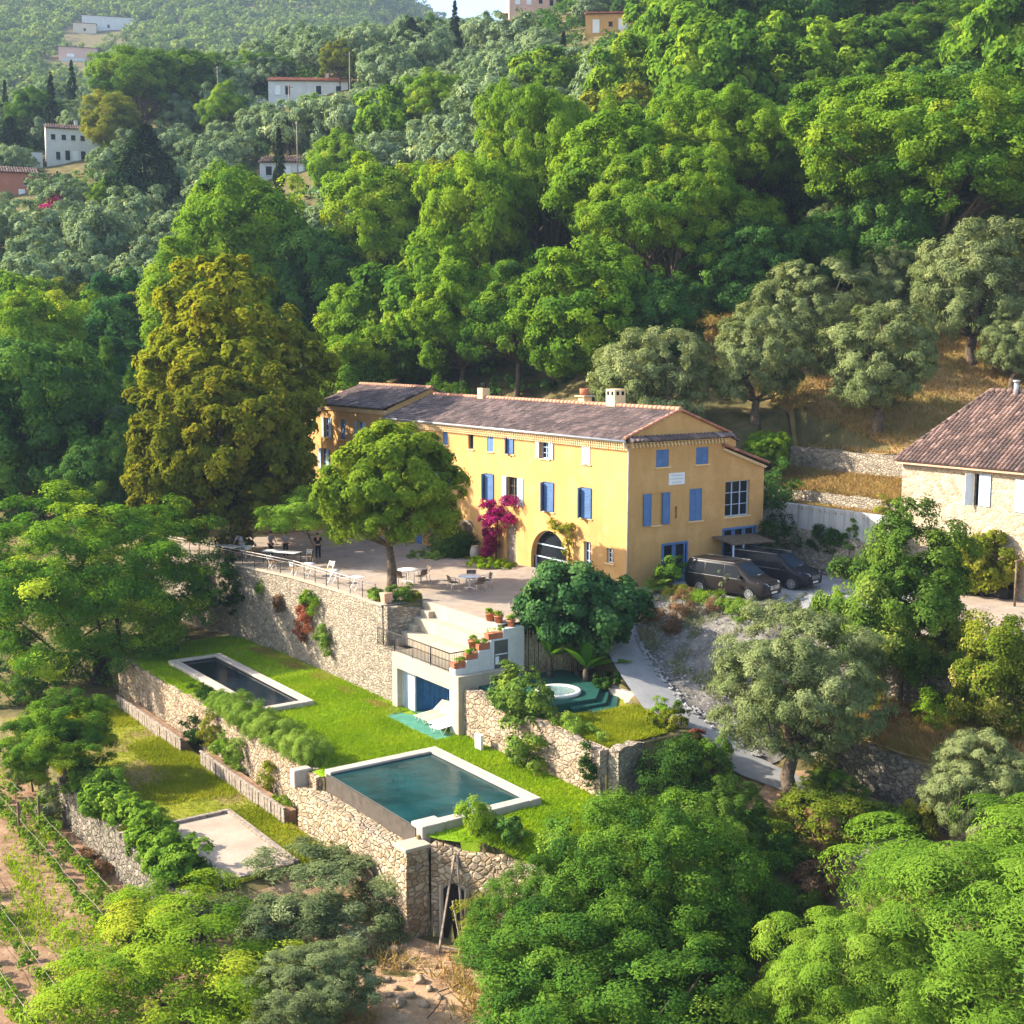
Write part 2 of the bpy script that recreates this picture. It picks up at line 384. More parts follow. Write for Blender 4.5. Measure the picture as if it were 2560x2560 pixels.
M['dirt'] = ground_mat('ochre_dirt', [(0.3,(0.22,0.13,0.07)),(0.5,(0.38,0.245,0.14)),(0.7,(0.50,0.35,0.22))], 1.0, 0.8, 7)
M['gravel'] = ground_mat('courtyard_gravel', [(0.3,(0.235,0.195,0.165)),(0.5,(0.33,0.275,0.225)),(0.7,(0.42,0.34,0.27))], 0.7, 0.5, 24, patch=[(0.3,(0.30,0.235,0.18)),(0.7,(0.41,0.315,0.235))], fine=22)
M['path'] = ground_mat('grey_path_gravel', [(0.3,(0.23,0.225,0.22)),(0.5,(0.295,0.29,0.285)),(0.7,(0.36,0.35,0.345))], 0.8, 0.4, 30, fine=30)
M['bank'] = ground_mat('grey_scree', [(0.3,(0.085,0.075,0.062)),(0.5,(0.165,0.15,0.13)),(0.7,(0.27,0.25,0.22))], 1.6, 1.0, 6, fine=9)
M['sand'] = ground_mat('pale_sand', [(0.3,(0.30,0.235,0.18)),(0.5,(0.38,0.305,0.235)),(0.7,(0.44,0.36,0.285))], 0.6, 0.2, 30)
# ------------------------------------------------------------------ terrain
ZU = np.array([-1200, 0, 500, 900, 1120, 1270, 1345, 1700, 2100, 2560, 3600], float)
ZY = np.array([40, 60, 75, 85, 100, 115, 130, 150, 175, 200, 230, 260, 285, 310, 350, 450, 600, 800, 1000, 1200, 1300, 2200], float)
ZT = np.array([
 [-14,-13,-12,-9,-5,0,6,13,22,31,41,50,54,52,60,90,140,212,285,345,350,300],
 [-11,-10,-9,-7,-3,1,6,13,22,31,42,53,57,54,62,90,140,212,285,345,350,300],
 [-9,-8,-7,-5,-2,2,7,15,25,35,47,60,66,62,66,92,138,210,285,335,335,290],
 [-6,-5,-4,-2,1,6,11,20,31,42,55,68,75,72,74,96,134,205,290,310,300,260],
 [-3,-2,-1,0,4,10,16,26,37,47,57,68,76,76,75,96,130,190,248,240,230,215],
 [-1,0,1,2,7,13,20,31,41,50,59,70,78,79,77,95,120,160,195,190,185,180],
 [-1,0,1,2,7,13,20,31,41,51,62,75,87,90,88,98,118,150,175,175,170,170],
 [1,2,3,7,13,20,28,38,49,59,70,79,87,93,96,105,120,140,150,150,150,150],
 [2,3,4,8,15,23,31,43,57,70,84,96,104,112,122,135,150,160,160,160,160,160],
 [3,4,5,9,17,26,35,49,64,79,96,110,121,130,142,155,165,170,170,170,170,170],
 [4,6,9,14,23,33,43,58,75,92,112,128,140,150,160,170,180,180,180,180,180,180]], float)
def z_nat(X, Y):
    X = np.asarray(X, float); Y = np.asarray(Y, float)
    xc, yc = world2cam(X, Y); yc = np.maximum(yc, 20.0)
    u = np.clip(1280 + 3228*xc/yc, ZU[0], ZU[-1]); y = np.clip(yc, ZY[0], ZY[-1])
    i = np.clip(np.searchsorted(ZU, u) - 1, 0, len(ZU)-2); j = np.clip(np.searchsorted(ZY, y) - 1, 0, len(ZY)-2)
    a = (u-ZU[i])/(ZU[i+1]-ZU[i]); b = (y-ZY[j])/(ZY[j+1]-ZY[j])
    z = ZT[i,j]*(1-a)*(1-b) + ZT[i+1,j]*a*(1-b) + ZT[i,j+1]*(1-a)*b + ZT[i+1,j+1]*a*b
    amp = np.clip((yc-90)/200, 0, 1)
    return z + amp*(2.2*vnoise(X/26, Y/26, 0, 3) + 0.8*vnoise(X/9, Y/9, 0, 5))
def zt(Y): return -0.02*np.maximum(0.0, np.asarray(Y, float) - 8.0)          # courtyard falls gently away
PATH_Y = np.array([-30, -22, -19, -16, -13, -11, -8, -5.8, -3, 0], float)
PATH_Z = np.array([-6.6, -5.7, -5.3, -4.7, -3.6, -2.95, -2.0, -1.3, -0.45, 0.0])
PATH_X = np.array([-5.0, -4.6, -5.0, -6.3, -7.0, -7.0, -6.2, -5.2, -3.4, -2.6])
def path_z(Y): return np.interp(Y, PATH_Y, PATH_Z)
def path_x(Y): return np.interp(Y, PATH_Y, PATH_X)
WALL_X = -13.4                      # courtyard retaining wall
LAWN_X = -21.9                      # wall below the lawn
LAWN_Z = -4.95
def terr_x(Y): return np.where(Y > 15, WALL_X - 0.12*(Y-15), WALL_X)
P1 = (-20.25, -17.05, 4.75, 17.35)       # pools: x0,x1,y0,y1 of the outer coping
P2 = (-21.62, -15.95, -13.65, -5.4)
def z_ground(X, Y):
    X = np.asarray(X, float); Y = np.asarray(Y, float)
    nat = z_nat(X, Y)
    # courtyard / house / parking level and the bank down to the path
    pz = path_z(Y); px = path_x(Y)
    up = zt(Y)
    bank = pz + (0-pz)*sstep(px+1.3, 0.6, X)
    right = np.where(X > 0.6, 0.0, bank)
    right = np.where(X < px-1.0, np.maximum(pz-0.3, -3.02) + 0*X, right)                 # tub garden side
    # terraces right of the bank (Y < -12): 0 above the upper wall, then two steps down
    tt = np.where(X > 1.3, 0.0, np.where(X > -2.95, -3.3 + 0.15*(X+2.9), np.minimum(pz, -5.2)))
    k = sstep(-11.5, -13.5, Y)
    right = right*(1-k) + np.where(X > -3.6, tt, right)*k
    est = np.where(Y > -3.15, up, right)
    # in front of the courtyard wall: lawn level
    low = np.full_like(X, LAWN_Z)
    low = np.where(Y < -15.2, LAWN_Z - 2.6*sstep(-15.2, -21, Y) - 0.3*np.maximum(0, -21-Y), low)
    low = np.where((Y > 21), LAWN_Z + (nat - LAWN_Z)*sstep(22, 32, Y), low)
    lim = np.where(Y > 3.9, terr_x(Y)+np.where(Y>15,0.85,0.3), np.where(Y > -3.15, -10.95, np.where(Y > -14.4, WALL_X+0.15, -99)))
    est = np.where(X < lim, low, est)
    sl = LAWN_Z - 2.2*sstep(-15.5,-21,Y) - 0.25*np.maximum(0,-21-Y); dd = sstep(-13.5, px-1.2, X); est = np.where((Y <= -14.4) & (X < px-1.0), sl + (pz-0.1-sl)*dd, est)
    est = np.where((Y <= -3.15) & (Y > -14.4) & (X >= WALL_X+0.15) & (X < px-1.0), -3.02, est)
    # below the lawn wall: boules level, and the dirt slope in front of the pillar
    k2 = sstep(-8.0, -12.5, Y)
    b2 = -7.35*(1-k2) + (-8.6 - 0.05*np.maximum(0, -12-Y))*k2
    b2 = b2 + (nat - b2)*sstep(24, 34, Y)
    lx = np.where(Y < -4.4, LAWN_X+0.12, LAWN_X+0.25)
    lx = np.where(Y < -13.6, LAWN_X + 0.5 + 0.66*(-13.9-Y), lx)
    est = np.where(X < lx, b2, est)
    v = -9.35 - 0.03*np.clip(-32-X, 0, 60)
    est = np.where(X < -29.1, v + (nat-v)*sstep(20, 34, Y), est)
    # behind: small terraces up to the olive slope
    bk = np.where(X > 19.9, 6.65, np.where(X > 15.6, 4.4 + 0.2*(X-15.6), np.where(X > 13.0, 3.55, 0.0)))
    inb = (X > 12.75) & (Y > -6.1) & (Y < 7)
    n2 = np.maximum(nat, 0)
    tall = np.where(inb, np.where(X > 21, np.maximum(6.65, nat), bk), n2)
    tall = np.where((Y <= -6.1), np.where(X < 26, 0.0 + 0*X, n2*sstep(25.5, 34, X)), tall)
    est = np.where(X > 12.75, tall, est)
    est = np.where((X > 10.8) & (X <= 12.75) & (Y > 1.5), 3.0*sstep(1.5, 4, Y) + (nat-3.0)*sstep(6, 14, Y), est)
    est = np.where((Y > 42) & (X <= 12.75) & (X > -13.4), zt(42) + (nat - zt(42))*sstep(42, 52, Y), est)
    est = np.where((Y > 42) & (X > 10.8) & (X <= 12.75), nat, est)
    for (a_, b_, c_, d_) in ((P1[0]+.25, P1[1]-.25, P1[2]+.25, P1[3]-.25), (P2[0]-.3, P2[1]-.25, P2[2]+.25, P2[3]-.25)):
        est = np.where((X > a_) & (X < b_) & (Y > c_) & (Y < d_), -7.2, est)
    k3 = sstep(-34, -60, Y)
    return est*(1-k3) + nat*k3
def zg(X, Y): return float(z_ground(np.array([X]), np.array([Y]))[0])

def axis(lo, hi, fine_lo, fine_hi, step, extra):
    a = list(np.arange(fine_lo, fine_hi+1e-6, step))
    d = step; x = fine_hi
    while x < hi: d *= 1.13; x += d; a.append(x)
    d = step; x = fine_lo
    while x > lo: d *= 1.13; x -= d; a.append(x)
    for e in extra: a += [e-0.03, e+0.03]
    a = sorted(a); out = [a[0]]
    for q in a[1:]:
        if q - out[-1] > 0.02: out.append(q)
    return np.array(out)
gx = axis(-900, 1700, -46, 34, 0.55, [WALL_X+0.15, WALL_X+0.3, -10.95, LAWN_X+0.12, LAWN_X+0.25, -29.1, 1.3, -2.95, 13.0, P1[0]+.25, P1[1]-.25, P2[0]-.3, P2[1]-.25, 15.6, 19.9, 0.6])
gy = axis(-400, 1800, -36, 54, 0.55, [3.9, -3.15, -14.4, -4.4, -13.6, -6.1, P1[2]+.25, P1[3]-.25, P2[2]+.25, P2[3]-.25])
GX, GY = np.meshgrid(gx, gy, indexing='ij')
GZ = z_ground(GX, GY) - 0.012
near = (np.abs(GX+10) < 40) & (np.abs(GY) < 45)
GZ = GZ + np.where(near, 0.0, 0.15*vnoise(GX/1.5, GY/1.5, 0, 9))
ground = link('ground', grid_mesh('ground', np.stack([GX,GY,GZ],-1), M['ground']))
tag(ground, kind='structure')

def hit(u, v, y0=35.0, y1=400.0):
    """where the line of sight through (u,v) meets the ground"""
    yc = np.arange(y0, y1, 0.5); a, b, c = ray(u, v); k = yc/b
    X, Y = cam2world(a*k, yc); d = CAMZ + c*k - z_ground(X, Y); i = int(np.argmax(d < 0.0)) if (d < 0).any() else len(yc)-1
    return float(X[i]), float(Y[i]), float(yc[i])
def sheet(name, outline, zf, m, step=0.6, lift=0.0, thick=0.0, jitter=0.0, label=None, kind='structure', cat=None):
    """a sheet cut to an outline (ccw list), following zf(x,y)"""
    bm = bmesh.new(); pts = []
    n = len(outline)
    for i in range(n):
        a = Vector(outline[i]); b = Vector(outline[(i+1) % n]); k = max(1, int((b-a).length/step))
        for j in range(k):
            q = a.lerp(b, j/k); 
            if jitter: q = q + Vector((jitter*float(vnoise(q.x*1.3, q.y*1.3, 0, 4)), jitter*float(vnoise(q.x*1.3, q.y*1.3, 7, 4))))
            pts.append(q)
    f = bm.faces.new([bm.verts.new((q.x, q.y, 0)) for q in pts])
    xs = [q.x for q in pts]; ys = [q.y for q in pts]
    for ax, lo, hi in ((0, min(xs), max(xs)), (1, min(ys), max(ys))):
        c = lo + step*0.517
        while c < hi:
            no = (1,0,0) if ax == 0 else (0,1,0); co = (c,0,0) if ax == 0 else (0,c,0)
            bmesh.ops.bisect_plane(bm, geom=bm.verts[:]+bm.edges[:]+bm.faces[:], plane_co=co, plane_no=no, dist=1e-5)
            c += step
    vs = list(bm.verts); zz = zf(np.array([v.co.x for v in vs]), np.array([v.co.y for v in vs]))
    for v, z in zip(vs, np.atleast_1d(zz)): v.co.z = float(z) + lift
    for f in bm.faces: f.smooth = True
    bmesh.ops.recalc_face_normals(bm, faces=bm.faces[:])
    if bm.faces and sum(f.normal.z for f in bm.faces) < 0: bmesh.ops.reverse_faces(bm, faces=bm.faces[:])
    if thick:
        g = bmesh.ops.extrude_face_region(bm, geom=bm.faces[:])
        for e in g['geom']:
            if isinstance(e, bmesh.types.BMVert): e.co.z += thick
        bmesh.ops.recalc_face_normals(bm, faces=bm.faces[:])
    me = bpy.data.meshes.new(name); bm.to_mesh(me); bm.free(); me.materials.append(m)
    return tag(link(name, me), label, cat, None, kind)
cst = lambda z: (lambda x, y: np.full(np.shape(x), z))
# courtyard
sheet('courtyard', [(-10.95,-3.3),(-10.95,3.95),(-13.15,3.95),(-13.15,15),(-14.5,27),(-15.3,34),(0.25,34),(0.25,41),(0,41),(0.1,-2.0),(-2.2,-2.4),(-4.4,-3.4)],
      lambda x,y: zt(y), M['gravel'], 0.9, 0.03)
# lawn with real cut-outs round the pools is cut in strips
lz = cst(LAWN_Z)
def lawn_z(x, y): return LAWN_Z + 0.03*vnoise(x/1.7, y/1.7, 0, 8) + np.where(y < -15.2, z_ground(np.minimum(x,-14.5), y) - LAWN_Z + 0.0, 0) + 0*x
e = 0.06
for i, ol in enumerate([
    [(LAWN_X+.1,P1[3]-e),(-13.5,P1[3]-e),(-13.9,22.5),(LAWN_X+.1,22.5)],
    [(LAWN_X+.1,P1[2]+e),(P1[0]+e,P1[2]+e),(P1[0]+e,P1[3]-e),(LAWN_X+.1,P1[3]-e)],
    [(P1[1]-e,P1[2]+e),(-13.5,P1[2]+e),(-13.5,P1[3]-e),(P1[1]-e,P1[3]-e)],
    [(LAWN_X+.1,P2[3]-e),(-13.5,P2[3]-e),(-13.5,P1[2]+e),(LAWN_X+.1,P1[2]+e)],
    [(P2[1]-e,P2[2]+e),(-13.45,P2[2]+e),(-13.45,P2[3]-e),(P2[1]-e,P2[3]-e)],
    [(-21.3,-14.3),(-19.2,-17.2),(-16.6,-21.5),(-12.0,-20.0),(-11.0,-16.0),(-13.3,-14.5),(-13.45,P2[2]+e),(LAWN_X+.35,P2[2]+e)]]):
    sheet('lawn', ol, lawn_z, M['lawn'], 0.8, 0.03)
# boules level, vineyard, dirt
sheet('meadow', [(-29.0,-8.5),(-22.6,-8.5),(-22.2,20),(-29.0,20)], lambda x,y: z_ground(np.minimum(x,LAWN_X-0.6),y), M['meadow'], 1.0, 0.02)
sheet('vineyard_soil', [(-45,-14),(-29.35,-14),(-29.35,19),(-45,19)], lambda x,y: z_ground(x,y)+0.05*vnoise(x/0.8,y/2.5,0,2), M['soil'], 0.8, 0.04)
sheet('dirt_yard', [(-29.0,-32),(-19,-32),(-16.5,-21.5),(-20.3,-17.4),(-22.45,-13.9),(-22.5,-9.2),(-29.0,-9.2)], lambda x,y: z_ground(x,y)+0.06*vnoise(x/0.9,y/0.9,0,2), M['dirt'], 0.7, 0.03)
# path down from the house corner, and the lower track
ys = np.linspace(-1.6, -20.5, 32)
wl_, wr_ = np.interp(ys, [-20.5,-13,-11,-8,-5.8,-1.6],[0.9,1.0,1.15,1.0,1.1,1.1]), np.interp(ys, [-20.5,-13,-11,-8,-5.8,-1.6],[1.0,1.2,1.4,1.1,1.2,1.4])
P = np.stack([np.stack([path_x(ys)-wl_, ys, path_z(ys)+0.05],-1), np.stack([path_x(ys)-wl_*0.3, ys, path_z(ys)+0.08],-1), np.stack([path_x(ys)+wr_*0.4, ys, path_z(ys)+0.08],-1), np.stack([path_x(ys)+wr_, ys, path_z(ys)+0.05],-1)],0)
tag(link('path', grid_mesh('path', P, M['path'])), kind='structure')
P = []
for xx in np.linspace(0,1,12):
    row = []
    for yy in np.linspace(-1.5,-16,28):
        x0 = float(path_x(yy))+1.15; x1 = 0.95; x = x0+(x1-x0)*xx
        z = float(path_z(yy)) + (0.03-float(path_z(yy)))*float(sstep(0,0.92,xx)) + 0.10*float(vnoise(x*1.2,yy*1.2,0,6))*(1-abs(2*xx-1)) + 0.06
        if yy < -11.5: z = min(z, zg(x,yy)+0.05 if xx<0.98 else 0.05)
        row.append((x,yy,z))
    P.append(row)
tag(link('bank', grid_mesh('bank', np.array(P), M['bank'])), kind='structure')
sheet('parking', [(0.9,-14),(12.5,-14),(12.5,-0.2),(10.7,-0.2),(10.7,0.1),(0.4,0.1),(0.2,-1.6),(0.9,-3)], cst(0.0), M['path'], 1.2, 0.045)
sheet('forecourt', [(3.2,-34),(15.4,-34),(15.4,-14),(12.5,-10),(4.0,-13.9)], cst(0.0), M['gravel'], 1.2, 0.052)
sheet('track', [(-9.5,-34),(-3.0,-34),(-3.0,-18),(-5.0,-16.5),(-7.5,-17.5)], lambda x,y: z_ground(x,y), M['dirt'], 0.8, 0.05)
sheet('terrace_grass', [(-2.8,-34),(1.3,-34),(1.3,-15.5),(-2.8,-15.5)], lambda x,y: -3.3+0.15*(x+2.9)+0.06*vnoise(x,y,0,3), M['grass_dry'], 0.7, 0.06)
sheet('slope_grass', [(15.7,-5.9),(19.7,-5.9),(19.7,6.8),(15.7,6.8)], lambda x,y: 4.4+0.2*(x-15.6)+0.08*vnoise(x,y,0,3), M['grass_dry'], 0.7, 0.05)
sheet('ledge_grass', [(13.2,-5.9),(15.4,-5.9),(15.4,6.8),(13.2,6.8)], cst(3.55), M['grass_dry'], 0.7, 0.05)
sheet('olive_slope', [(20.2,-6),(27,-6),(46,-8),(48,26),(22,26),(20.2,7)], lambda x,y: z_ground(x,y)+0.08*vnoise(x,y,0,3), M['grass_dry'], 1.0, 0.10)
sheet('tub_garden', [(-13.0,-14.2),(-9.6,-14.0),(-8.2,-12.2),(-7.6,-9.5),(-7.6,-3.4),(-13.0,-3.4)], cst(-3.02), M['meadow'], 0.7, 0.03)
# ------------------------------------------------------------------ masonry walls
def stone_wall(name, pts, th, zb, ztp, m, label, cat='wall', jit=0.05, top_jit=0.08, cell=0.35, close=True, parent=None, group=None):
    """free-standing or retaining wall along pts (front face on the left of travel is at +0, body th to the right)"""
    pts = [Vector((p[0], p[1])) for p in pts]; S = [0.0]
    for a, b in zip(pts, pts[1:]): S.append(S[-1] + (b-a).length)
    n = max(2, int(S[-1]/cell)+1); ss = sorted(set(list(np.linspace(0, S[-1], n)) + S))
    px = np.interp(ss, S, [p.x for p in pts]); py = np.interp(ss, S, [p.y for p in pts])
    b = zb(px, py) if callable(zb) else np.interp(ss, np.linspace(0, S[-1], len(zb)), zb) if hasattr(zb, '__len__') else np.full(len(ss), zb)
    t = ztp(px, py) if callable(ztp) else np.interp(ss, np.linspace(0, S[-1], len(ztp)), ztp) if hasattr(ztp, '__len__') else np.full(len(ss), ztp)
    dx = np.gradient(px); dy = np.gradient(py); L = np.hypot(dx, dy)+1e-9; nx, ny = dy/L, -dx/L     # right-hand normal
    nz = max(2, int(float(np.max(t-b))/cell)+1); rows = []
    tj = top_jit*vnoise(px*2.1, py*2.1, 3, 11) + 0.5*top_jit*vnoise(px*5, py*5, 3, 12)
    prof = [(0.0, k/nz) for k in range(nz+1)] + [(th*0.5, 1.0), (th, 1.0)] + [(th, 1-k/nz) for k in range(1, nz+1)]
    for off, f in prof:
        z = b + (t+tj-b)*f; j = jit*vnoise(px*2.3+nx, py*2.3+ny, z*2.3+off*3, 13)
        sg = -1 if off < th*0.4 else (1 if off > th*0.6 else 0)
        rows.append(np.stack([px + nx*(off + sg*j), py + ny*(off + sg*j), z], -1))
    P = np.array(rows)
    o = link(name, grid_mesh(name, P, m, smooth=False), parent)
    me = o.data; bm = bmesh.new(); bm.from_mesh(me)
    bm.verts.ensure_lookup_table(); nj = P.shape[1]; ni = P.shape[0]
    for j, rev in ((0, False), (nj-1, True)):
        ring = [bm.verts[i*nj+j] for i in range(ni)]
        try: bm.faces.new(ring if rev else ring[::-1])
        except ValueError: pass
    bmesh.ops.recalc_face_normals(bm, faces=bm.faces[:]); bm.to_mesh(me); bm.free()
    if parent is None: tag(o, label, cat, group)
    elif label: o['label'] = label
    return o

# courtyard retaining wall (faces -X, seen from the lawn): travel +Y so the body lies to the right (+X)
ysw = [4.0, 9, 15, 21, 27, 34]
stone_wall('retaining_wall', [(float(terr_x(y)), y) for y in ysw], 0.6, -5.1, lambda x,y: zt(y)+0.02, M['stone_grey'],
           'tall rubble retaining wall holding up the courtyard above the far pool', top_jit=0.03)
stone_wall('lower_end', [(WALL_X,2.2),(WALL_X,4.05)], 0.5, -5.1, -2.03, M['stone_grey'], None, parent=bpy.data.objects['retaining_wall'], top_jit=0.0)
b = MB()
for y0, y1 in zip(np.arange(4.0,34,1.5), np.arange(5.5,35.6,1.5)):
    xa, xb = float(terr_x(y0)), float(terr_x(y1)); za, zb_ = float(zt(y0)), float(zt(y1))
    b.add([(xa-.06,y0,za+.0),(xa+.34,y0,za+.0),(xb+.34,y1,zb_),(xb-.06,y1,zb_),(xa-.06,y0,za+.075),(xa+.34,y0,za+.075),(xb+.34,y1,zb_+.075),(xb-.06,y1,zb_+.075)],
          [(4,5,6,7),(0,1,5,4),(2,3,7,6),(3,0,4,7),(1,2,6,5)])
b.build('coping', M['concrete'], bpy.data.objects['retaining_wall'])
# short return wall beside the steps
stone_wall('return_wall', [(-10.9,4.0),(-13.35,4.0)][::-1], 0.45, -2.05, [0.02,-0.35], M['stone_grey'], 'short rubble return wall with planting on top beside the courtyard steps', top_jit=0.08)
# wall under the lawn
stone_wall('lawn_wall', [(LAWN_X,-4.5),(LAWN_X,21.5)], 0.5, -7.5, LAWN_Z+0.02, M['stone_warm'], 'long rubble wall below the lawn hedge, above the timber edging', top_jit=0.07)
stone_wall('pool_wall', [(-22.45,-13.3),(-22.45,-4.45)], 0.55, -9.0, [-5.62,-5.5], M['stone_warm'], 'rubble wall with a flat top under the overflow edge of the square pool', top_jit=0.02)
b = MB(); b.box(-22.5,-21.66,-13.2,-4.5,-5.62,-5.5); b.build('ledge', M['stone_warm'], bpy.data.objects['pool_wall'])
t = empty('stone_pier', (-22.1,-13.75,-9), 0, 'thick rubble pier at the near corner of the square pool', 'pier')
stone_wall('shaft', [(-22.62,-14.15),(-22.62,-13.3)], 1.0, -9.4, -5.25, M['stone_warm'], None, parent=t, top_jit=0.0, jit=0.04).location = (22.1,13.75,9)
b = MB(); b.box(-.58,.55,-.45,.5,3.75,3.9); b.build('cap', M['concrete'], t, 0.02)
t = bpy.data.objects['pool_wall']
b = MB(); b.box(-22.6,-21.75,-4.5,-4.0,-5.6,-4.78); b.build('end_block', M['coping'], t, 0.03)
b = MB(); b.box(-22.0,-21.63,-5.39,-4.46,-5.6,-4.93); b.build('trough_end', M['stone_warm'], t)
wall2 = stone_wall('garden_wall', [(-15.9,-24.0),(-19.6,-17.2),(-21.6,-14.25)][::1], 0.55, -9.6, [-7.2,-5.6,-5.15], M['stone_warm'], 'rubble wall with a narrow dark doorway, running from the pier', top_jit=0.12)
b = MB(); d_ = Vector((-1.9,2.9)).normalized(); c0 = Vector((-21.05,-15.05)); nrm = Vector((-d_.y, d_.x))
def dpt(s, o, z): q = c0 + d_*s + nrm*o; return (q.x, q.y, z)
b.add([dpt(-.45,.06,-8.7),dpt(.45,.06,-8.7),dpt(.45,.06,-6.75),dpt(0,.06,-6.45),dpt(-.45,.06,-6.75)], [(0,1,2,3,4)]); b.build('doorway', M['dark'], wall2)
b = MB(); b.bar(dpt(-.52,.06,-8.8),dpt(-.52,.06,-6.6),.16,.12); b.bar(dpt(.52,.06,-8.8),dpt(.52,.06,-6.6),.16,.12); b.build('door_jamb', M['concrete'], wall2)
# wall under the hot tub garden
stone_wall('tub_wall', [(-13.55,-14.4),(-13.55,-4.15)], 0.55, -5.6, [-2.88,-2.8,-2.62], M['stone_patchy'], 'rubble wall patched with render below the hot tub garden', top_jit=0.12)
stone_wall('tub_wall_return', [(-9.6,-13.9),(-13.0,-14.95)][::1], 0.5, -6.0, [-3.0,-2.88], M['stone_grey'], 'shaded end of the hot tub garden wall, half hidden in ivy', top_jit=0.12)
# lower terraces on the right
stone_wall('terrace_wall_upper', [(1.05,-34),(1.05,-14.2)], 0.5, -3.6, [0.05,0.05,-0.1,0.0], M['stone_dry'], 'dark dry stone wall behind the thin pale trunk on the right', top_jit=0.2, jit=0.09)
stone_wall('terrace_wall_lower', [(-3.2,-34),(-3.2,-16.4)], 0.5, -6.6, [-3.2,-3.2,-3.5], M['stone_dry'], 'crumbling dry stone wall beside the ochre track on the right', top_jit=0.3, jit=0.12)
# behind the parking
stone_wall('parking_wall', [(12.6,-8.2),(12.6,1.6)], 0.45, -0.1, [2.1,2.5,2.7], M['stone_grey'], 'pale block wall behind the parked vans', top_jit=0.06)
b = MB(); b.box(12.9,13.15,-7.6,2.4,1.5,4.0); o = b.build('rendered_wall', M['streaked'], None, 0.02); tag(o, 'white rendered wall with dark rain streaks above the vans', 'wall')
stone_wall('shaded_wall', [(15.45,-5.9),(15.45,6.5)], 0.4, 3.3, 4.5, M['stone_grey'], 'low shaded rubble wall above the white rendered wall', top_jit=0.1)
stone_wall('olive_wall', [(19.75,-6.0),(19.75,6.4)], 0.5, 4.9, 6.72, M['stone_grey'], 'pale rubble wall below the olive trees beside the stone house', top_jit=0.12)
for (x, y, z, ln, lab) in ((27.0,9.5,7.3,3.0,'heap of dry stones between the two olive trees above the wall'),(31,15.5,10.6,2.4,'broken bit of dry stone walling behind the olive grove')):
    z = zg(x,y)
    stone_wall('stone_heap', [(x,y-ln/2),(x,y+ln/2)], 0.9, z-0.5, [z+0.3,z+1.1,z+0.5], M['stone_dry'], lab, 'stones', top_jit=0.5, jit=0.2)

# ------------------------------------------------------------------ farmhouse
def wall_open(mb, axis, c, u0, u1, z0, z1, ops, depth, sgn):
    """wall face in the plane axis=c spanning u,z with rectangular openings and their reveals going inwards by depth*sgn"""
    us = sorted({u0,u1,*[q for o in ops for q in (o[0],o[1]) if u0 < q < u1]}); zs = sorted({z0,z1,*[q for o in ops for q in (o[2],o[3]) if z0 < q < z1]})
    pt = (lambda u,z,d=0: (c+d*sgn, u, z)) if axis == 'x' else (lambda u,z,d=0: (u, c+d*sgn, z))
    for a, b_ in zip(us, us[1:]):
        for p, q in zip(zs, zs[1:]):
            mu, mz = (a+b_)/2, (p+q)/2
            if any(o[0] < mu < o[1] and o[2] < mz < o[3] for o in ops): continue
            mb.quad(pt(a,p), pt(b_,p), pt(b_,q), pt(a,q))
    for a, b_, p, q in [o[:4] for o in ops]:
        mb.quad(pt(a,p),pt(a,p,depth),pt(a,q,depth),pt(a,q)); mb.quad(pt(b_,p),pt(b_,q),pt(b_,q,depth),pt(b_,p,depth))
        mb.quad(pt(a,q),pt(a,q,depth),pt(b_,q,depth),pt(b_,q)); mb.quad(pt(a,p),pt(b_,p),pt(b_,p,depth),pt(a,p,depth))

def tile_roof(name, e0, e1, up, length, m, parent, pitch=0.23, tl=0.36, clip=None, seed=1, r=0.085):
    """canal tiles: e0->e1 along the eave, up = unit vector up the slope; clip(s)->(start,end) in metres"""
    rng = random.Random(seed); e0 = Vector(e0); e1 = Vector(e1); up = Vector(up).normalized()
    d = (e1-e0); W = d.length; d.normalize(); nrm = d.cross(up)
    if nrm.z < 0: nrm = -nrm
    nc = int(W/pitch); V = []; F = []; T = []
    for c in range(nc):
        s = (c+0.5)*pitch; a, l = clip(s) if clip else (0.0, length)
        k = max(1, int((l-a)/tl)); jx = rng.uniform(-.012,.012)
        for i in range(k):
            t0 = a + (l-a)*i/k - 0.04; t1 = a + (l-a)*(i+1)/k; tint = min(1, max(0, rng.gauss(0.5,0.24))); lift = 0.035
            base = len(V)
            for (tt, lf, rr) in ((t0, lift+.02, r*1.12), (t1, lift-.012, r*0.95)):
                for q in range(7):
                    an = math.pi*q/6; p = e0 + d*(s + jx + math.cos(an)*rr*1.1) + up*tt + nrm*(math.sin(an)*rr + lf - 0.02)
                    V.append(p); T.append(tint)
            for q in range(6): F.append((base+q, base+q+1, base+7+q+1, base+7+q))
            F.append(tuple(base+q for q in range(7)))
    b = MB(); b.v = [tuple(p) for p in V]; b.f = F; b.sm = [False]*len(F); b.t = T
    # the channel below
    rows = 24
    for c in range(rows):
        s0 = W*c/rows; s1 = W*(c+1)/rows
        a0, l0 = clip(s0) if clip else (0, length); a1, l1 = clip(s1) if clip else (0, length)
        b.add([e0+d*s0+up*(a0-.05), e0+d*s1+up*(a1-.05), e0+d*s1+up*l1, e0+d*s0+up*l0], [(0,1,2,3)], tint=0.1)
    o = b.build(name, m, parent, tint=True); return o
def ridge_tiles(name, p, q, m, parent, r=0.13, tl=0.38, seed=3):
    p = Vector(p); q = Vector(q); L = (q-p).length; n = max(1, int(L/tl)); d = (q-p)/n; b = MB(); rng = random.Random(seed)
    for i in range(n):
        a = p + d*i; e = p + d*(i+1.08); b.tube([a+Vector((0,0,.015)), e], [r*1.08, r*0.92], 8, tint=rng.random())
    return b.build(name, m, parent, tint=True)

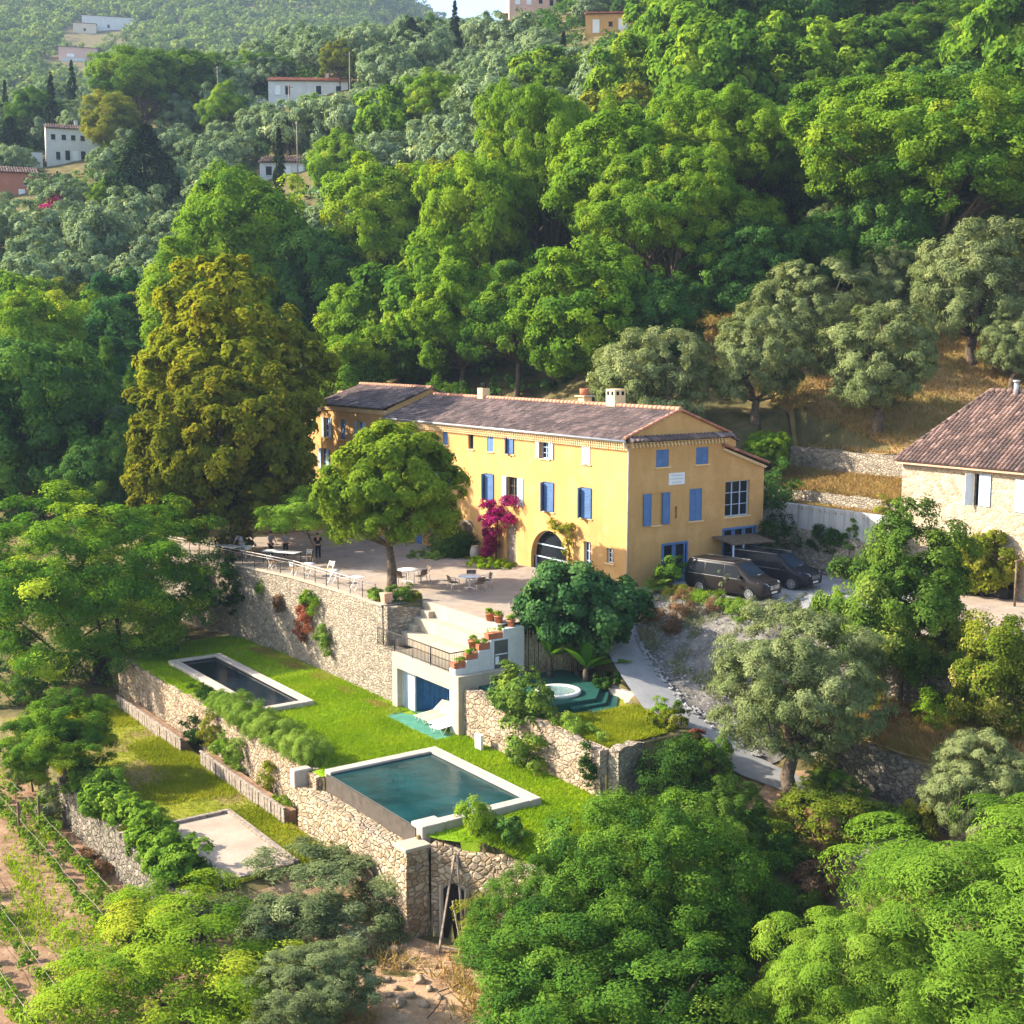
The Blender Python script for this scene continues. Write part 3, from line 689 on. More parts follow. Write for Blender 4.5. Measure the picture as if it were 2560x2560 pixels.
H = empty('farmhouse', (0,0,0), 0, 'long three storey ochre farmhouse with blue shutters and tiled roof', 'house')
YE = 41.3
# --- openings on the long front (x=0): (y0,y1,z0,z1,kind)
W3 = [(18.75,19.4,6.95,7.85,'closed'),(15.62,16.25,6.85,7.85,'brown'),(13.32,14.02,6.85,7.9,'closed'),(11.02,11.72,6.85,7.9,'ajar'),(7.35,8.25,6.82,7.85,'open'),(3.4,4.15,6.8,7.82,'white')]
W2 = [(18.9,19.9,3.7,5.4,'open'),(13.25,14.25,3.7,5.42,'ajar'),(10.6,11.75,3.68,5.42,'openw'),(6.85,7.85,3.66,5.44,'ajar'),(3.25,4.22,3.66,5.44,'ajar')]
WB = [(36.1,36.9,6.4,7.95,'open'),(33.4,34.2,6.4,7.95,'closed'),(36.6,37.5,3.9,5.5,'open'),(30.6,31.4,6.4,7.9,'open'),(29.2,30.2,3.7,5.3,'closed'),(24.2,25.1,3.7,5.4,'open'),(23.4,24.1,6.85,7.85,'closed'),(27.0,27.9,3.7,5.4,'open')]
W1 = [(15.75,16.85,-0.2,1.85,'door'),(10.8,11.85,-0.1,2.25,'door'),(3.3,3.95,0.6,2.3,'narrow'),(1.25,1.85,1.32,2.19,'small'),(5.55,9.2,-0.05,2.5,'arch'),(22.2,23.4,-0.3,2.0,'bluedoor'),(29.6,31.4,-0.5,1.6,'glazed'),(34.0,35.0,-0.5,1.5,'bluedoor')]
allf = W3+W2+WB+W1
b = MB(); wall_open(b, 'x', 0.0, 0.0, 26.9, -1.2, 8.3, [o for o in allf if o[1] < 26.9], 0.24, 1)
wall_open(b, 'x', -0.02, 26.9, 37.6, -1.6, 8.95, [o for o in allf if o[0] > 26.9 and o[1] < 37.61], 0.24, 1)
b.quad((-0.02,26.9,-1.6),(0,26.9,-1.6),(0,26.9,8.3),(-0.02,26.9,8.95))
b.quad((0.3,37.6,-1.6),(0.3,YE,-1.6),(0.3,YE,8.2),(0.3,37.6,8.2)); b.quad((-0.02,37.6,-1.6),(0.3,37.6,-1.6),(0.3,37.6,8.95),(-0.02,37.6,8.95))
# arch spandrels (opening 5.55..9.2, springing 0.72, crown 2.5)
ya, yb, zs, zc = 5.55, 9.2, 0.72, 2.5; ym = (ya+yb)/2; ra = (yb-ya)/2
arc = [(ym - ra*math.cos(math.pi*i/16), zs + (zc-zs)*math.sin(math.pi*i/16)) for i in range(17)]
b.poly([(0.0,ya,zc)] + [(0.0,y,z) for y,z in arc[:9]]); b.poly([(0.0,yb,zc)] + [(0.0,y,z) for y,z in reversed(arc[8:])])
for (y0,z0),(y1,z1) in zip(arc, arc[1:]): b.quad((0,y0,z0),(0.45,y0,z0),(0.45,y1,z1),(0,y1,z1))
# small arches over the two dark doors
# --- gable end (y=0)
G = [(2.0,2.95,6.8,7.78,'closed'),(5.04,6.0,6.8,7.78,'closed'),(1.66,2.44,3.52,5.35,'blind'),(4.58,5.58,3.53,5.4,'closed'),(7.42,9.42,3.55,5.66,'big'),(3.44,3.66,3.78,4.48,'niche'),(2.62,4.4,-0.05,2.3,'gdoor'),(7.35,9.95,-0.05,2.78,'gdoors')]
wall_open(b, 'y', 0.0, 0.0, 10.6, -1.2, 6.5, [o for o in G if o[3] < 6.5], 0.24, 1)
wall_open(b, 'y', 0.0, 0.0, 7.1, 6.5, 8.3, [o for o in G if o[3] > 6.5], 0.24, 1)
b.poly([(7.1,0,6.5),(10.6,0,6.5),(7.1,0,7.72)]); b.poly([(0,0,8.3),(7.3,0,8.3),(7.3,0,8.62),(3.66,0,9.98),(0,0,8.55)])
b.quad((10.6,0,-1.2),(10.6,14,-1.2),(10.6,14,6.5),(10.6,0,6.5)); b.quad((7.3,0,6),(7.3,YE,6),(7.3,YE,8.7),(7.3,0,8.7))
b.poly([(0,26.9,8.2),(7.3,26.9,8.2),(7.3,26.9,9.1),(3.66,26.9,10.4),(-0.02,26.9,9.0)])
b.poly([(0,YE,-1.6),(7.3,YE,-1.6),(7.3,YE,8.6),(3.66,YE,9.7),(0,YE,8.4)])
b.poly([(7.15,0,7.7),(8.2,0,7.7),(8.2,0.02,8.05),(7.15,0.02,8.5)])
bm_ = b.build('wall', M['ochre'], H)
# roof slopes
def slope(y0, y1, ex, ez, rx, rz, name, m, seed):
    up = Vector((rx-ex, 0, rz-ez)); return tile_roof(name, (ex,y0,ez), (ex,y1,ez), up, up.length, m, H, seed=seed)
r1 = slope(-0.12, 26.9, -0.42, 8.43, 3.66, 9.93, 'roof', M['tiles'], 1)
slope(-0.12, 26.9, 7.75, 8.44, 3.66, 9.93, 'roof', M['tiles'], 2)
slope(26.75, 37.7, -0.44, 9.0, 3.66, 10.42, 'roof', M['tiles'], 3); slope(26.75, 37.7, 7.75, 9.0, 3.66, 10.42, 'roof', M['tiles'], 4)
slope(37.5, YE+.2, -0.1, 8.3, 3.66, 9.62, 'roof', M['tiles_warm'], 5); slope(37.5, YE+.2, 7.6, 8.4, 3.66, 9.62, 'roof', M['tiles'], 6)
ridge_tiles('ridge', (3.66,-0.16,10.02), (3.66,26.8,10.02), M['tile_edge'], H); ridge_tiles('ridge', (3.66,26.7,10.5), (3.66,37.75,10.5), M['tile_edge'], H, seed=4)
ridge_tiles('ridge', (3.66,37.7,9.7), (3.66,YE+.2,9.7), M['tile_edge'], H, seed=5)
ridge_tiles('verge', (-0.42,-0.1,8.52), (3.66,-0.1,10.0), M['tile_edge'], H, 0.09); ridge_tiles('verge', (7.75,-0.1,8.5), (3.66,-0.1,10.0), M['tiles_red'], H, 0.08)
ridge_tiles('verge', (-0.44,26.8,9.1), (3.66,26.8,10.5), M['tiles'], H, 0.09)
up = Vector((0,0.6,0.24)); tile_roof('cornice_tiles', (7.6,-0.52,8.32), (-0.32,-0.52,8.32), up, 0.58, M['tiles'], H, pitch=0.3, r=0.12, seed=8)
up = Vector((-3.55,0,1.24)); tile_roof('roof', (10.85,-0.14,6.52), (10.85,14,6.52), up, up.length, M['tiles'], H, seed=9)
up = Vector((-1.1,0,0.5)); tile_roof('roof', (8.35,-0.1,8.02), (8.35,3.0,8.02), up, 1.2, M['tiles'], H, seed=10)
ridge_tiles('verge', (10.9,-0.12,6.6), (7.1,-0.12,7.86), M['tiles_red'], H, 0.085)
# genoise: rows of tile mouths under the eaves
def genoise(p, q, rows, out, m, pitch=0.2):
    p = Vector(p); q = Vector(q); n = int((q-p).length/pitch); d = (q-p)/n; o_ = Vector(out); b = MB()
    for rr in range(rows):
        z = -0.15*rr; dep = 0.10 + 0.09*(rows-rr)
        a = p + Vector((0,0,z)); e = q + Vector((0,0,z)); b.bar(a + o_*(dep/2) + Vector((0,0,.065)), e + o_*(dep/2) + Vector((0,0,.065)), 0.035, dep, up=tuple(o_))
        for i in range(n):
            c = a + d*(i + (0.5 if rr % 2 else 0.0)); b.tube([c - Vector((0,0,.01)), c + o_*dep - Vector((0,0,.01))], [0.06,0.065], 6, tint=0.5, smooth=False)
    return b.build('cornice', m, H)
genoise((0,0.05,8.2),(0,26.9,8.2),3,(-1,0,0),M['ochre_pale']); genoise((0.05,0,8.18),(7.35,0,8.18),2,(0,-1,0),M['ochre_pale'],0.26); genoise((-0.02,26.95,8.8),(-0.02,37.5,8.8),2,(-1,0,0),M['ochre_pale'])
p_, q_ = Vector((7.15,0,7.55)), Vector((10.7,0,6.32)); genoise(p_, q_, 1, (0,-1,0), M['ochre_pale'], 0.2)
b = MB(); b.tube([(-0.5,-0.25,8.37),(-0.5,26.7,8.39)],0.075,8); b.build('gutter', M['zinc'], H)
b = MB(); b.tube([(-0.5,-0.12,8.33),(-0.4,-0.12,8.15),(-0.12,-0.12,7.85),(-0.1,-0.1,7.5),(-0.1,-0.1,0.1)],0.055,8); b.build('downpipe', M['rail'], H)
# chimneys
def chimney(x,y,z0,z1,w,kind):
    b = MB(); b.box(x-w/2,x+w/2,y-w/2,y+w/2,z0-0.6,z1); c = b.build('chimney', M['ochre_pale'], H, 0.015); return c
c = chimney(3.66,19.9,9.93,10.65,0.62,0); b = MB()
for i in (-1,0,1): b.tube([(3.66,19.9+i*.18,10.65),(3.66,19.9+i*.18,11.0)],[.085,.11],8)
b.build('chimney_pot', M['dark'], c)
c = chimney(3.9,8.9,9.93,10.42,0.62,1); b = MB(); b.box(3.45,4.35,8.4,9.4,10.42,10.5); b.build('slab', M['concrete'], c); b = MB(); b.lathe([(0.0,0),(.27,0),(.31,.42),(.27,.42),(.25,.3),(0,.3)],(3.9,8.95,10.5),16); b.build('chimney_pot', M['pot'], c)
c = chimney(3.9,5.9,9.93,10.98,0.85,2); b = MB()
for q in (-.2,.2):
    b.box(3.46,3.475,5.9+q-.1,5.9+q+.1,10.62,10.85); b.box(3.9+q-.1,3.9+q+.1,5.46,5.475,10.62,10.85)
b.build('vent', M['dark'], c)
# plaque with three faded lines
b = MB(); b.box(2.96,4.16,-0.045,0.01,5.73,6.41); pl = b.build('plaque', M['frame_white'], H, 0.01)
b = MB()
for z,(x0,x1) in ((6.27,(3.15,4.0)),(6.07,(3.05,4.07)),(5.87,(3.2,3.95))):
    x = x0; rg = random.Random(int(z*100))
    while x < x1:
        w = rg.uniform(.03,.09); b.box(x,min(x+w,x1),-.049,-.044,z-.035,z+.035); x += w+rg.uniform(.02,.05)
b.build('faded_writing', plain('faded_lettering', (0.47,0.47,0.50), 0.9, 0.1, var=0.1), pl)

# windows, shutters and doors -------------------------------------------------
def shutter_mesh(w, h, m):
    b = MB(); b.box(0,w,-.02,.02,0,h); f = .055
    for q in (0, w-f): b.box(q,q+f,-.03,.03,0,h)
    for z in (0, h*.5-f/2, h-f): b.box(f+.002,w-f-.002,-.028,.028,z+.001,z+f-.001)
    n = int(h/.085)
    for i in range(n):
        z = f + (h-2*f)*(i+.5)/n; b.add([(f,-.036,z-.025),(w-f,-.036,z-.025),(w-f,-.018,z+.03),(f,-.018,z+.03)],[(0,1,2,3)])
        b.add([(f,.036,z-.025),(f,.018,z+.03),(w-f,.018,z+.03),(w-f,.036,z-.025)],[(0,1,2,3)])
    return b.mesh('shutter', m)
SH = {}
def shutter(parent, loc, ang, w, h, m='blue'):
    k = (round(w,2), round(h,2), m)
    if k not in SH: SH[k] = shutter_mesh(w, h, M[m])
    o = link('shutter', SH[k], parent, loc); o.rotation_euler = (0,0,ang); return o
def window(axis, c, o, glassm='glass', framem='blue_pale', sgn=1, panes=(2,3)):
    u0,u1,z0,z1,kind = o; P = (lambda u,d,z: (c+d*sgn,u,z)) if axis=='x' else (lambda u,d,z: (u,c+d*sgn,z))
    def bx(b, ua,ub,da,db,za,zb):
        p = P(ua,da,za); q = P(ub,db,zb); b.box(min(p[0],q[0]),max(p[0],q[0]),min(p[1],q[1]),max(p[1],q[1]),za,zb)
    b = MB(); bx(b,u0,u1,.20,.23,z0,z1); w = b.build('window', M['dark' if kind in ('door','brown') else glassm], H)
    if kind not in ('door',):
        f = MB(); t_ = .06
        bx(f,u0+.001,u0+t_,.14,.198,z0+.001,z1-.001); bx(f,u1-t_,u1-.001,.14,.198,z0+.001,z1-.001); bx(f,u0+t_,u1-t_,.14,.198,z1-t_,z1-.001); bx(f,u0+t_,u1-t_,.14,.198,z0+.001,z0+t_)
        for i in range(1,panes[0]): m_=u0+(u1-u0)*i/panes[0]; bx(f,m_-.03,m_+.03,.145,.197,z0+t_,z1-t_)
        for i in range(1,panes[1]): m_=z0+(z1-z0)*i/panes[1]; bx(f,u0+t_,u1-t_,.15,.196,m_-.018,m_+.018)
        f.build('frame', M[framem], w)
        if z0 > 0.8: s = MB(); bx(s,u0-.1,u1+.1,-.08,.1,z0-.07,z0-.004); s.build('sill', M['ochre_pale'], w)
    return w
for o in allf:
    u0,u1,z0,z1,kind = o; cx = 0.0 if u1 < 26.9 else -0.02; wd = u1-u0; hh = z1-z0
    if kind == 'arch': continue
    fm = {'brown':'wood_dark','white':'frame_white','narrow':'grey_blue','small':'frame_white','openw':'wood_dark'}.get(kind,'blue_pale')
    w = window('x', cx, o, framem=fm, panes=(1,1) if kind in('bluedoor','brown') else (2,3))
    x = cx-.05
    if kind == 'closed': shutter(w,(cx+.06,u0+.01,z0+.01),R(90),wd/2-.015,hh-.02); shutter(w,(cx+.06,u0+wd/2+.005,z0+.01),R(90),wd/2-.015,hh-.02)
    if kind == 'ajar': shutter(w,(cx-.03,u0+.02,z0+.01),R(104),wd*.72,hh-.02); shutter(w,(cx-.03,u1-.01,z0+.01),R(-150),wd*.5,hh-.02)
    if kind in ('open','openw'):
        mm = 'blue_pale' if kind=='open' else 'grey_blue'
        shutter(w,(cx-.06,u0-.02,z0+.01),R(-86),wd*.48,hh-.02,mm); shutter(w,(cx-.06,u1+.02,z0+.01),R(86),wd*.48,hh-.02,mm)
    if kind == 'white': shutter(w,(cx+.0,u0+.01,z0+.01),R(118),wd/2,hh-.02,'frame_white'); shutter(w,(cx+.0,u1-.01,z0+.01),R(-118),wd/2,hh-.02,'frame_white')
    if kind == 'bluedoor':
        d = MB(); d.box(cx+.1,cx+.15,u0+.03,u1-.03,z0,z1-.02); d.build('door', M['blue'], H)
    if kind == 'door':
        d = MB(); ym = (u0+u1)/2
        for i in range(5): d.box(cx+.12,cx+.16,u0+.02+i*(wd-.04)/5,u0+(i+1)*(wd-.04)/5+.01,z0,z1-.05)
        d.build('door', M['wood_grey' if u0<12 else 'wood_dark'], H)
        a = MB(); rr = wd/2+.05; P=[(ym-rr*math.cos(math.pi*i/10), z1-.1+rr*.55*math.sin(math.pi*i/10)) for i in range(11)]
        for (y0,zz0),(y1,zz1) in zip(P,P[1:]): a.bar((cx-.03,y0,zz0),(cx-.03,y1,zz1),.16,.14,up=(1,0,0))
        a.build('door_arch', M['wood_grey'], H)
# arched glazed door
w = MB(); w.poly([(.40,ya,-.05)]+[(.40,y,z) for y,z in arc]+[(.40,yb,-.05)]); ad = w.build('arched_window', M['glass'], H)
f = MB()
for (y0,z0),(y1,z1) in zip(arc,arc[1:]): f.bar((.36,ym+(y0-ym)*.97,z0*.985),(.36,ym+(y1-ym)*.97,z1*.985),.07,.1,up=(1,0,0))
for y in (ya+.06,ym-.75,ym,ym+.75,yb-.06):
    zt_ = zs+(zc-zs)*math.sqrt(max(0,1-((y-ym)/ra)**2)); f.box(.33,.39,y-.05,y+.05,-.05,max(zt_,.1)-.02)
for z in (.72,1.5): f.box(.335,.388,ya+.06,yb-.06,z-.035,z+.035)
f.build('frame', M['grey_blue'], ad)
for o in G:
    u0,u1,z0,z1,kind = o; wd=u1-u0; hh=z1-z0
    if kind == 'niche':
        b = MB(); b.box(u0,u1,.16,.2,z0,z1); b.build('niche', M['ochre'], H); continue
    if kind == 'blind':
        b = MB(); b.box(u0-.0,u1,.05,.1,z0,z1); w = b.build('window', M['ochre'], H); s=MB(); s.box(u0-.05,u1+.05,-.08,.04,z0-.07,z0-.003); s.build('sill', M['ochre_pale'], w)
        shutter(w,(u0-.03,-.06,z0+.01),R(180),.56,hh-.02); shutter(w,(u1+.03,-.06,z0+.01),0,.56,hh-.02); continue
    w = window('y', 0.0, o, framem='grey_blue' if kind=='big' else 'blue', panes={'big':(3,3),'gdoors':(3,4),'gdoor':(2,3)}.get(kind,(2,3)))
    if kind == 'closed': shutter(w,(u0+.01,.05,z0+.01),0,wd/2-.015,hh-.02); shutter(w,(u0+wd/2+.005,.05,z0+.01),0,wd/2-.015,hh-.02)
    if kind in ('gdoor','gdoors'):
        f = MB(); f.box(u0-.12,u0,-.04,.1,z0,z1+.1); f.box(u1,u1+.12,-.04,.1,z0,z1+.1); f.box(u0,u1,-.045,.1,z1,z1+.12)
        n = 2 if kind=='gdoor' else 3
        for i in range(n): 
            a = u0+wd*i/n; f.box(a+.02,a+.13,.06,.135,z0,z1-.03); f.box(a+wd/n-.13,a+wd/n-.02,.06,.135,z0,z1-.03); f.box(a+.14,a+wd/n-.14,.06,.135,z0,z0+.5)
        f.build('door_frame', M['blue'], w)

# ------------------------------------------------------------------ stone house on the right
S = empty('stone_house', (15.4,-6.3,0), 0, 'rubble stone house with steep tiled roof and pale blue shutters on the right', 'house')
SX, SY = 15.45, -6.3
def bS(): return MB()
b = MB(); wops = [(-12.2,-11.15,4.85,6.6),(-14.75,-13.7,4.75,6.5),(-12.3,-11.6,0.05,1.25)]
wall_open(b,'x',SX,-26,SY,-0.6,6.95,wops,0.25,1); b.quad((SX,SY,-.6),(26,SY,-.6),(26,SY,6.9),(SX,SY,6.9))
b.v = [(x-15.4,y+6.3,z) for x,y,z in b.v]; b.build('wall', M['stone_house'], S)
RX, RZ, RY = 20.6, 10.85, -8.3
up = Vector((RX-15.0,0,RZ-6.98)); L_ = up.length
def clipS(s): # hip at the far (left) end: columns start at y=-26 -> s grows to +Y
    y = -26 + s; k = 1.0 if y <= RY else max(0.04, (SY+.35-y)/(SY+.35-RY)); return 0.0, L_*k
o = tile_roof('roof', (15.0-15.4,-26+6.3,6.98), (15.0-15.4,SY+.35+6.3,6.98), up, L_, M['tiles_warm'], S, pitch=0.27, tl=0.42, clip=clipS, seed=20, r=0.105)
ridge_tiles('ridge', (RX-15.4,-26+6.3,RZ+.12),(RX-15.4,RY+6.3,RZ+.12), M['tiles_warm'], S, 0.15); ridge_tiles('hip', (15.05-15.4,SY+.3+6.3,7.05),(RX-15.4,RY+6.3,RZ+.1), M['tiles_warm'], S, 0.12)
b = MB(); b.poly([(-.4,.35,6.95),(RX-15.4,-2.0,RZ),(11,.35,6.95)]); b.quad((RX-15.4,-2,RZ),(RX-15.4,-19.7,RZ),(11,-19.7,6.95),(11,.35,6.95)); b.build('roof', M['tiles_warm'], S)
b = MB(); b.bar((-.2,.2,6.86),(-.2,-19.7,6.86),.4,.1); b.build('cornice', M['pot_pale'], S)
b = MB(); b.tube([(4.9,-3.9,10.7),(4.9,-3.9,11.5)],.13,10); b.tube([(4.9,-3.9,11.5),(4.9,-3.9,11.62)],[.2,.2],10); b.build('flue', M['zinc'], S)
for i,(y0,y1,z0,z1) in enumerate(wops):
    b = MB(); b.box(SX+.2-15.4,SX+.22-15.4,y0+6.3,y1+6.3,z0,z1); w = b.build('window' if i<2 else 'door', M['dark'] if i<2 else M['frame_white'], S)
    if i == 0: shutter(w,(SX-15.4-.03,y0+6.3+.0,z0),R(90),.72,z1-z0,'grey_blue'); shutter(w,(SX-15.4-.05,y1+6.3,z0),R(150),.5,z1-z0,'frame_white')
    if i == 1: shutter(w,(SX-15.4-.03,y0+6.3,z0),R(90),.52,z1-z0,'grey_blue'); shutter(w,(SX-15.4-.03,y0+6.3+.53,z0),R(90),.52,z1-z0,'grey_blue')

# ------------------------------------------------------------------ pools
def pool(x0,x1,y0,y1,top,cw,depth,label,name,water,overflow=False,basin='pool_lining'):
    t = empty(name, (x0,y0,top), 0, label, 'pool')
    L,Wd = x1-x0, y1-y0; xi0 = 0.03 if overflow else cw
    c = MB()
    def ring(b):
        if not overflow: b.box(0,cw,0,Wd,-.42,0)
        b.box(L-cw,L,0,Wd,-.42,0); b.box(xi0 if overflow else cw+.001,L-cw-.001,Wd-cw,Wd,-.42,-.001); b.box((1.05 if overflow else cw+.001),L-cw-.001,0,cw,-.42,-.001)
        if overflow: b.box(-.02,1.04,-.05,cw+.25,-.95,.02)
    ring(c); c.build('coping', M['coping'], t, 0.03)
    i = MB(); zb = -depth; a0,a1,b0,b1 = xi0,L-cw,cw,Wd-cw
    i.quad((a0,b0,zb),(a1,b0,zb),(a1,b1,zb),(a0,b1,zb)); i.quad((a0,b0,zb),(a0,b1,zb),(a0,b1,-.14),(a0,b0,-.14)); i.quad((a1,b0,zb),(a1,b0,-.1),(a1,b1,-.1),(a1,b1,zb))
    i.quad((a0,b1,zb),(a1,b1,zb),(a1,b1,-.1),(a0,b1,-.1)); i.quad((a0,b0,zb),(a0,b0,-.1),(a1,b0,-.1),(a1,b0,zb))
    if overflow:
        for k in range(4): i.box(a1-.35*(4-k)-.6,a1-.02,b1-.5*(4-k),b1-.02,zb+.01,-.35-.25*(3-k)+.0) if False else i.box(a1-1.7,a1-.02,b1-.34*(k+1),b1-.34*k-.002,zb+.01,-.32-.26*k)
    i.build('basin', M[basin], t)
    if overflow:
        o = MB(); o.box(-.06,.0285,.42,Wd-.3,-1.1,-.135); o.build('overflow_edge', plain('dark_overflow_render',(0.07,0.058,0.047),0.5,0.4,var=0.3), t)
        q = MB(); q.box(.0295,.25,cw,Wd-cw,-.5,-.145); q.build('inner_edge', M['coping'], t)
    w = MB(); xs = np.linspace(a0+.001,a1-.001,2); w.quad((a0+.001,b0+.001,-.15 if not overflow else -.125),(a1-.001,b0+.001,-.15 if not overflow else -.125),(a1-.001,b1-.001,-.15 if not overflow else -.125),(a0+.001,b1-.001,-.15 if not overflow else -.125))
    w.build('water', water, t); return t
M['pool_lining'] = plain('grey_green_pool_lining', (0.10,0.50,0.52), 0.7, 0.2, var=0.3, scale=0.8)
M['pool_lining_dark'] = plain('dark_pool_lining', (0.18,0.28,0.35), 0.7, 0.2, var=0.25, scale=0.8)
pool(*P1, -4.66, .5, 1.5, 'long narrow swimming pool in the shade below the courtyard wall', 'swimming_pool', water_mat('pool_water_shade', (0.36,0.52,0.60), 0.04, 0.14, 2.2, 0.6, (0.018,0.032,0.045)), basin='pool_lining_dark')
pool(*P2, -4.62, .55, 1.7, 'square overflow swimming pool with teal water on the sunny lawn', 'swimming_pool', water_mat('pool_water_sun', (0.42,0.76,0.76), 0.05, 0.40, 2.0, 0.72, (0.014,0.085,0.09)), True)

# ------------------------------------------------------------------ pool house, steps and parapet
t = empty('pool_house', (-13.8,-4.1,-5.2), 0, 'concrete pool house with open front, blue curtain and loungers', 'pool house')
x0, x1, yl, yr = -13.85, -10.9, 2.25, -4.1      # front plane, back, left, right
def rel(b, o=(-13.8,-4.1,-5.2)): b.v = [(x-o[0],y-o[1],z-o[2]) for x,y,z in b.v]; return b
b = MB(); b.box(x0,x1,yr,yl,-2.78,-2.0); b.box(x0,x0+.3,1.72,yl-.002,-5.4,-2.782); b.box(x0,x0+.3,yr+.002,yr+.47,-5.4,-2.782)
rel(b).build('concrete_frame', M['concrete'], t, 0.02)
b = MB(); b.box(x0+.3,x1,1.75,yl-.01,-5.4,-2.78); b.box(x0+.3,x1,yr+.01,yr+.35,-5.4,-2.78); b.box(x1-.02,x1+.2,yr+.01,yl-.01,-5.4,-2.0); rel(b).build('wall', M['white_wall'], t)
b = MB(); b.box(x0-.15,x1-.05,yr+.37,1.73,-5.3,-4.9); b.box(x0-1.1,x0-.152,-3.9,.9,-5.3,-4.895); rel(b).build('floor', M['mat_green'], t)
b = MB(); b.box(-13.42,-13.36,.78,1.68,-4.88,-3.05); d = rel(b).build('door', M['grey_blue'], t); b = MB(); b.tube([(-13.47,.9,-4.0),(-13.47,1.0,-4.0)],.025,6); rel(b).build('handle', M['zinc'], d)
b = MB(); b.box(-13.44,-13.34,.70,.77,-4.88,-2.79); b.box(-13.44,-13.34,1.685,1.74,-4.88,-2.79); b.box(-13.42,-13.36,.775,1.68,-3.04,-2.79); rel(b).build('door_frame', M['frame_white'], t)
b = MB(); n = 60; pts=[]
for i in range(n+1): pts.append((-13.34+2.2*(i/n)**.45+.06*math.sin(i*1.9)+.02*math.sin(i*.7), .68-(.68+3.7)*i/n))
for (xa,ya_),(xb,yb_) in zip(pts,pts[1:]): b.quad((xa,ya_,-4.85),(xb,yb_,-4.85),(xb,yb_,-2.8),(xa,ya_,-2.8))
rel(b).build('curtain', M['curtain'], t)
b = MB(); b.box(-14.6,-13.9,1.2,2.0,-4.98,-4.88); b.box(-14.9,-14.2,.95,1.18,-4.98,-4.885); o = b.build('stepping_stone', M['coping'], None, 0.02); tag(o,'pale stone slab in the lawn at the pool house corner','slab')
# steps
b = MB()
for k,(xa,z) in enumerate(((-12.55,-1.34),(-11.75,-.67))): b.box(xa,-10.92+.0,-3.2,3.95,z-.66,z)
b.box(-10.98,-10.70,-3.2,3.95,-2.0,.035)
for (xa,ya_,z) in ((-12.95,3.2,-1.67),(-12.1,2.9,-1.0),(-11.35,2.7,-.33)): b.box(xa,xa+.55,ya_,3.94,z-.4,z)
o = b.build('stone_steps', M['concrete'], None, 0.02); tag(o,'broad pale stone steps down from the courtyard to the pool house roof','steps')
b = MB(); lv = [(-13.8,-13.15,-1.72),(-13.15,-12.45,-1.38),(-12.45,-11.75,-1.0),(-11.75,-11.0,-.55),(-11.0,-9.75,-.1)]
for xa,xb,z in lv: b.box(xa,xb-.001,-3.75,-3.22,-5.2 if xa<-13 else -2.9,z)
pw = b.build('parapet', M['white_wall'], None, 0.02); tag(pw,'white stepped parapet carrying flower boxes beside the courtyard steps','wall')
b = MB(); b.box(-11.55,-10.75,-3.765,-3.751,-2.2,-.62); cb = b.build('cabinet', plain('painted_recess_shade',(0.10,0.095,0.085),0.9,0.1), pw); b = MB()  # flat panel on the wall face; the recess's shade is put into its colour
for z in (-1.75,-1.3): b.box(-11.5,-10.8,-3.79,-3.766,z-.03,z+.02)
b.box(-11.5,-11.3,-3.8,-3.766,-1.72,-1.4); b.build('shelf', M['frame_white'], cb)
# bamboo screen
b = MB(); rg = random.Random(5)
for i in range(74):
    x = -9.7 + i*.055; z1_ = -1.0 + .12*rg.random() - .01*i*0; y = -3.45 - .012*i + rg.uniform(-.03,.03); b.tube([(x,y,-2.75),(x+rg.uniform(-.04,.04),y,z1_+rg.uniform(.2,.7))],.028,5,tint=rg.random())
o = b.build('bamboo_screen', M['bamboo'], None); tag(o,'yellowish bamboo cane screen behind the hot tub deck','screen')
# hot tub and green deck
b = MB(); b.prism([(-12.4,-8.7),(-9.4,-9.0),(-7.8,-7.4),(-7.4,-3.8),(-12.7,-3.8)],-3.2,-2.6); b.prism([(-10.9,-9.25),(-9.1,-9.35),(-7.6,-7.8),(-7.75,-7.3),(-9.4,-8.98),(-10.9,-8.85)],-3.2,-2.78); b.prism([(-10.2,-9.9),(-8.9,-9.85),(-7.35,-8.2),(-7.6,-7.85),(-9.1,-9.37),(-10.2,-9.3)],-3.2,-2.92)
o = b.build('deck', M['deck_green'], None, 0.03); tag(o,'dark green painted deck with steps around the hot tub','deck')
t = empty('hot_tub', (-10.3,-7.25,-2.6), 0, 'round white hot tub of pale bubbling water on the green deck', 'hot tub')
b = MB(); b.lathe([(1.04,-.02),(1.09,.04),(1.09,.13),(1.04,.17),(.90,.16),(.86,.12),(.82,.03),(0,.02)],(0,0,0),36); b.build('shell', M['tub'], t)
b = MB(); b.lathe([(.872,.10),(.5,.105),(0,.105)],(0,0,0),30); b.build('water', water_mat('tub_water',(0.55,0.85,0.83),0.15,1.0,7.0,.55,(0.25,0.42,0.40)), t)
b = MB(); b.tube([(-.55,.85,.12),(-.55,.85,.42),(-.35,.95,.42),(-.35,.95,.12)],.03,6); b.build('handrail', M['zinc'], t)
b = MB(); b.prism([(-8.0,-9.4),(-7.6,-8.8),(-6.9,-9.2),(-7.3,-9.9)],-3.1,-2.93); o=b.build('paving_slab', M['coping'], None, .02); tag(o,'pale paving slab at the foot of the green deck steps','slab')
b = MB(); b.prism([(-7.75,-7.9),(-7.5,-7.0),(-7.2,-7.2),(-7.0,-9.4),(-7.5,-9.7)],-3.2,-2.62); o=b.build('garden_edge', M['coping'], None, .05); tag(o,'low pale rendered kerb between the deck and the gravel path','kerb')
b = MB(); b.box(-14.15,-14.0,-6.45,-5.95,-4.95,-4.2); o=b.build('access_panel', M['frame_white'], None, .01); tag(o,'small white panel leaning against the foot of the tub wall','panel'); o.rotation_euler=(0,R(0),0)

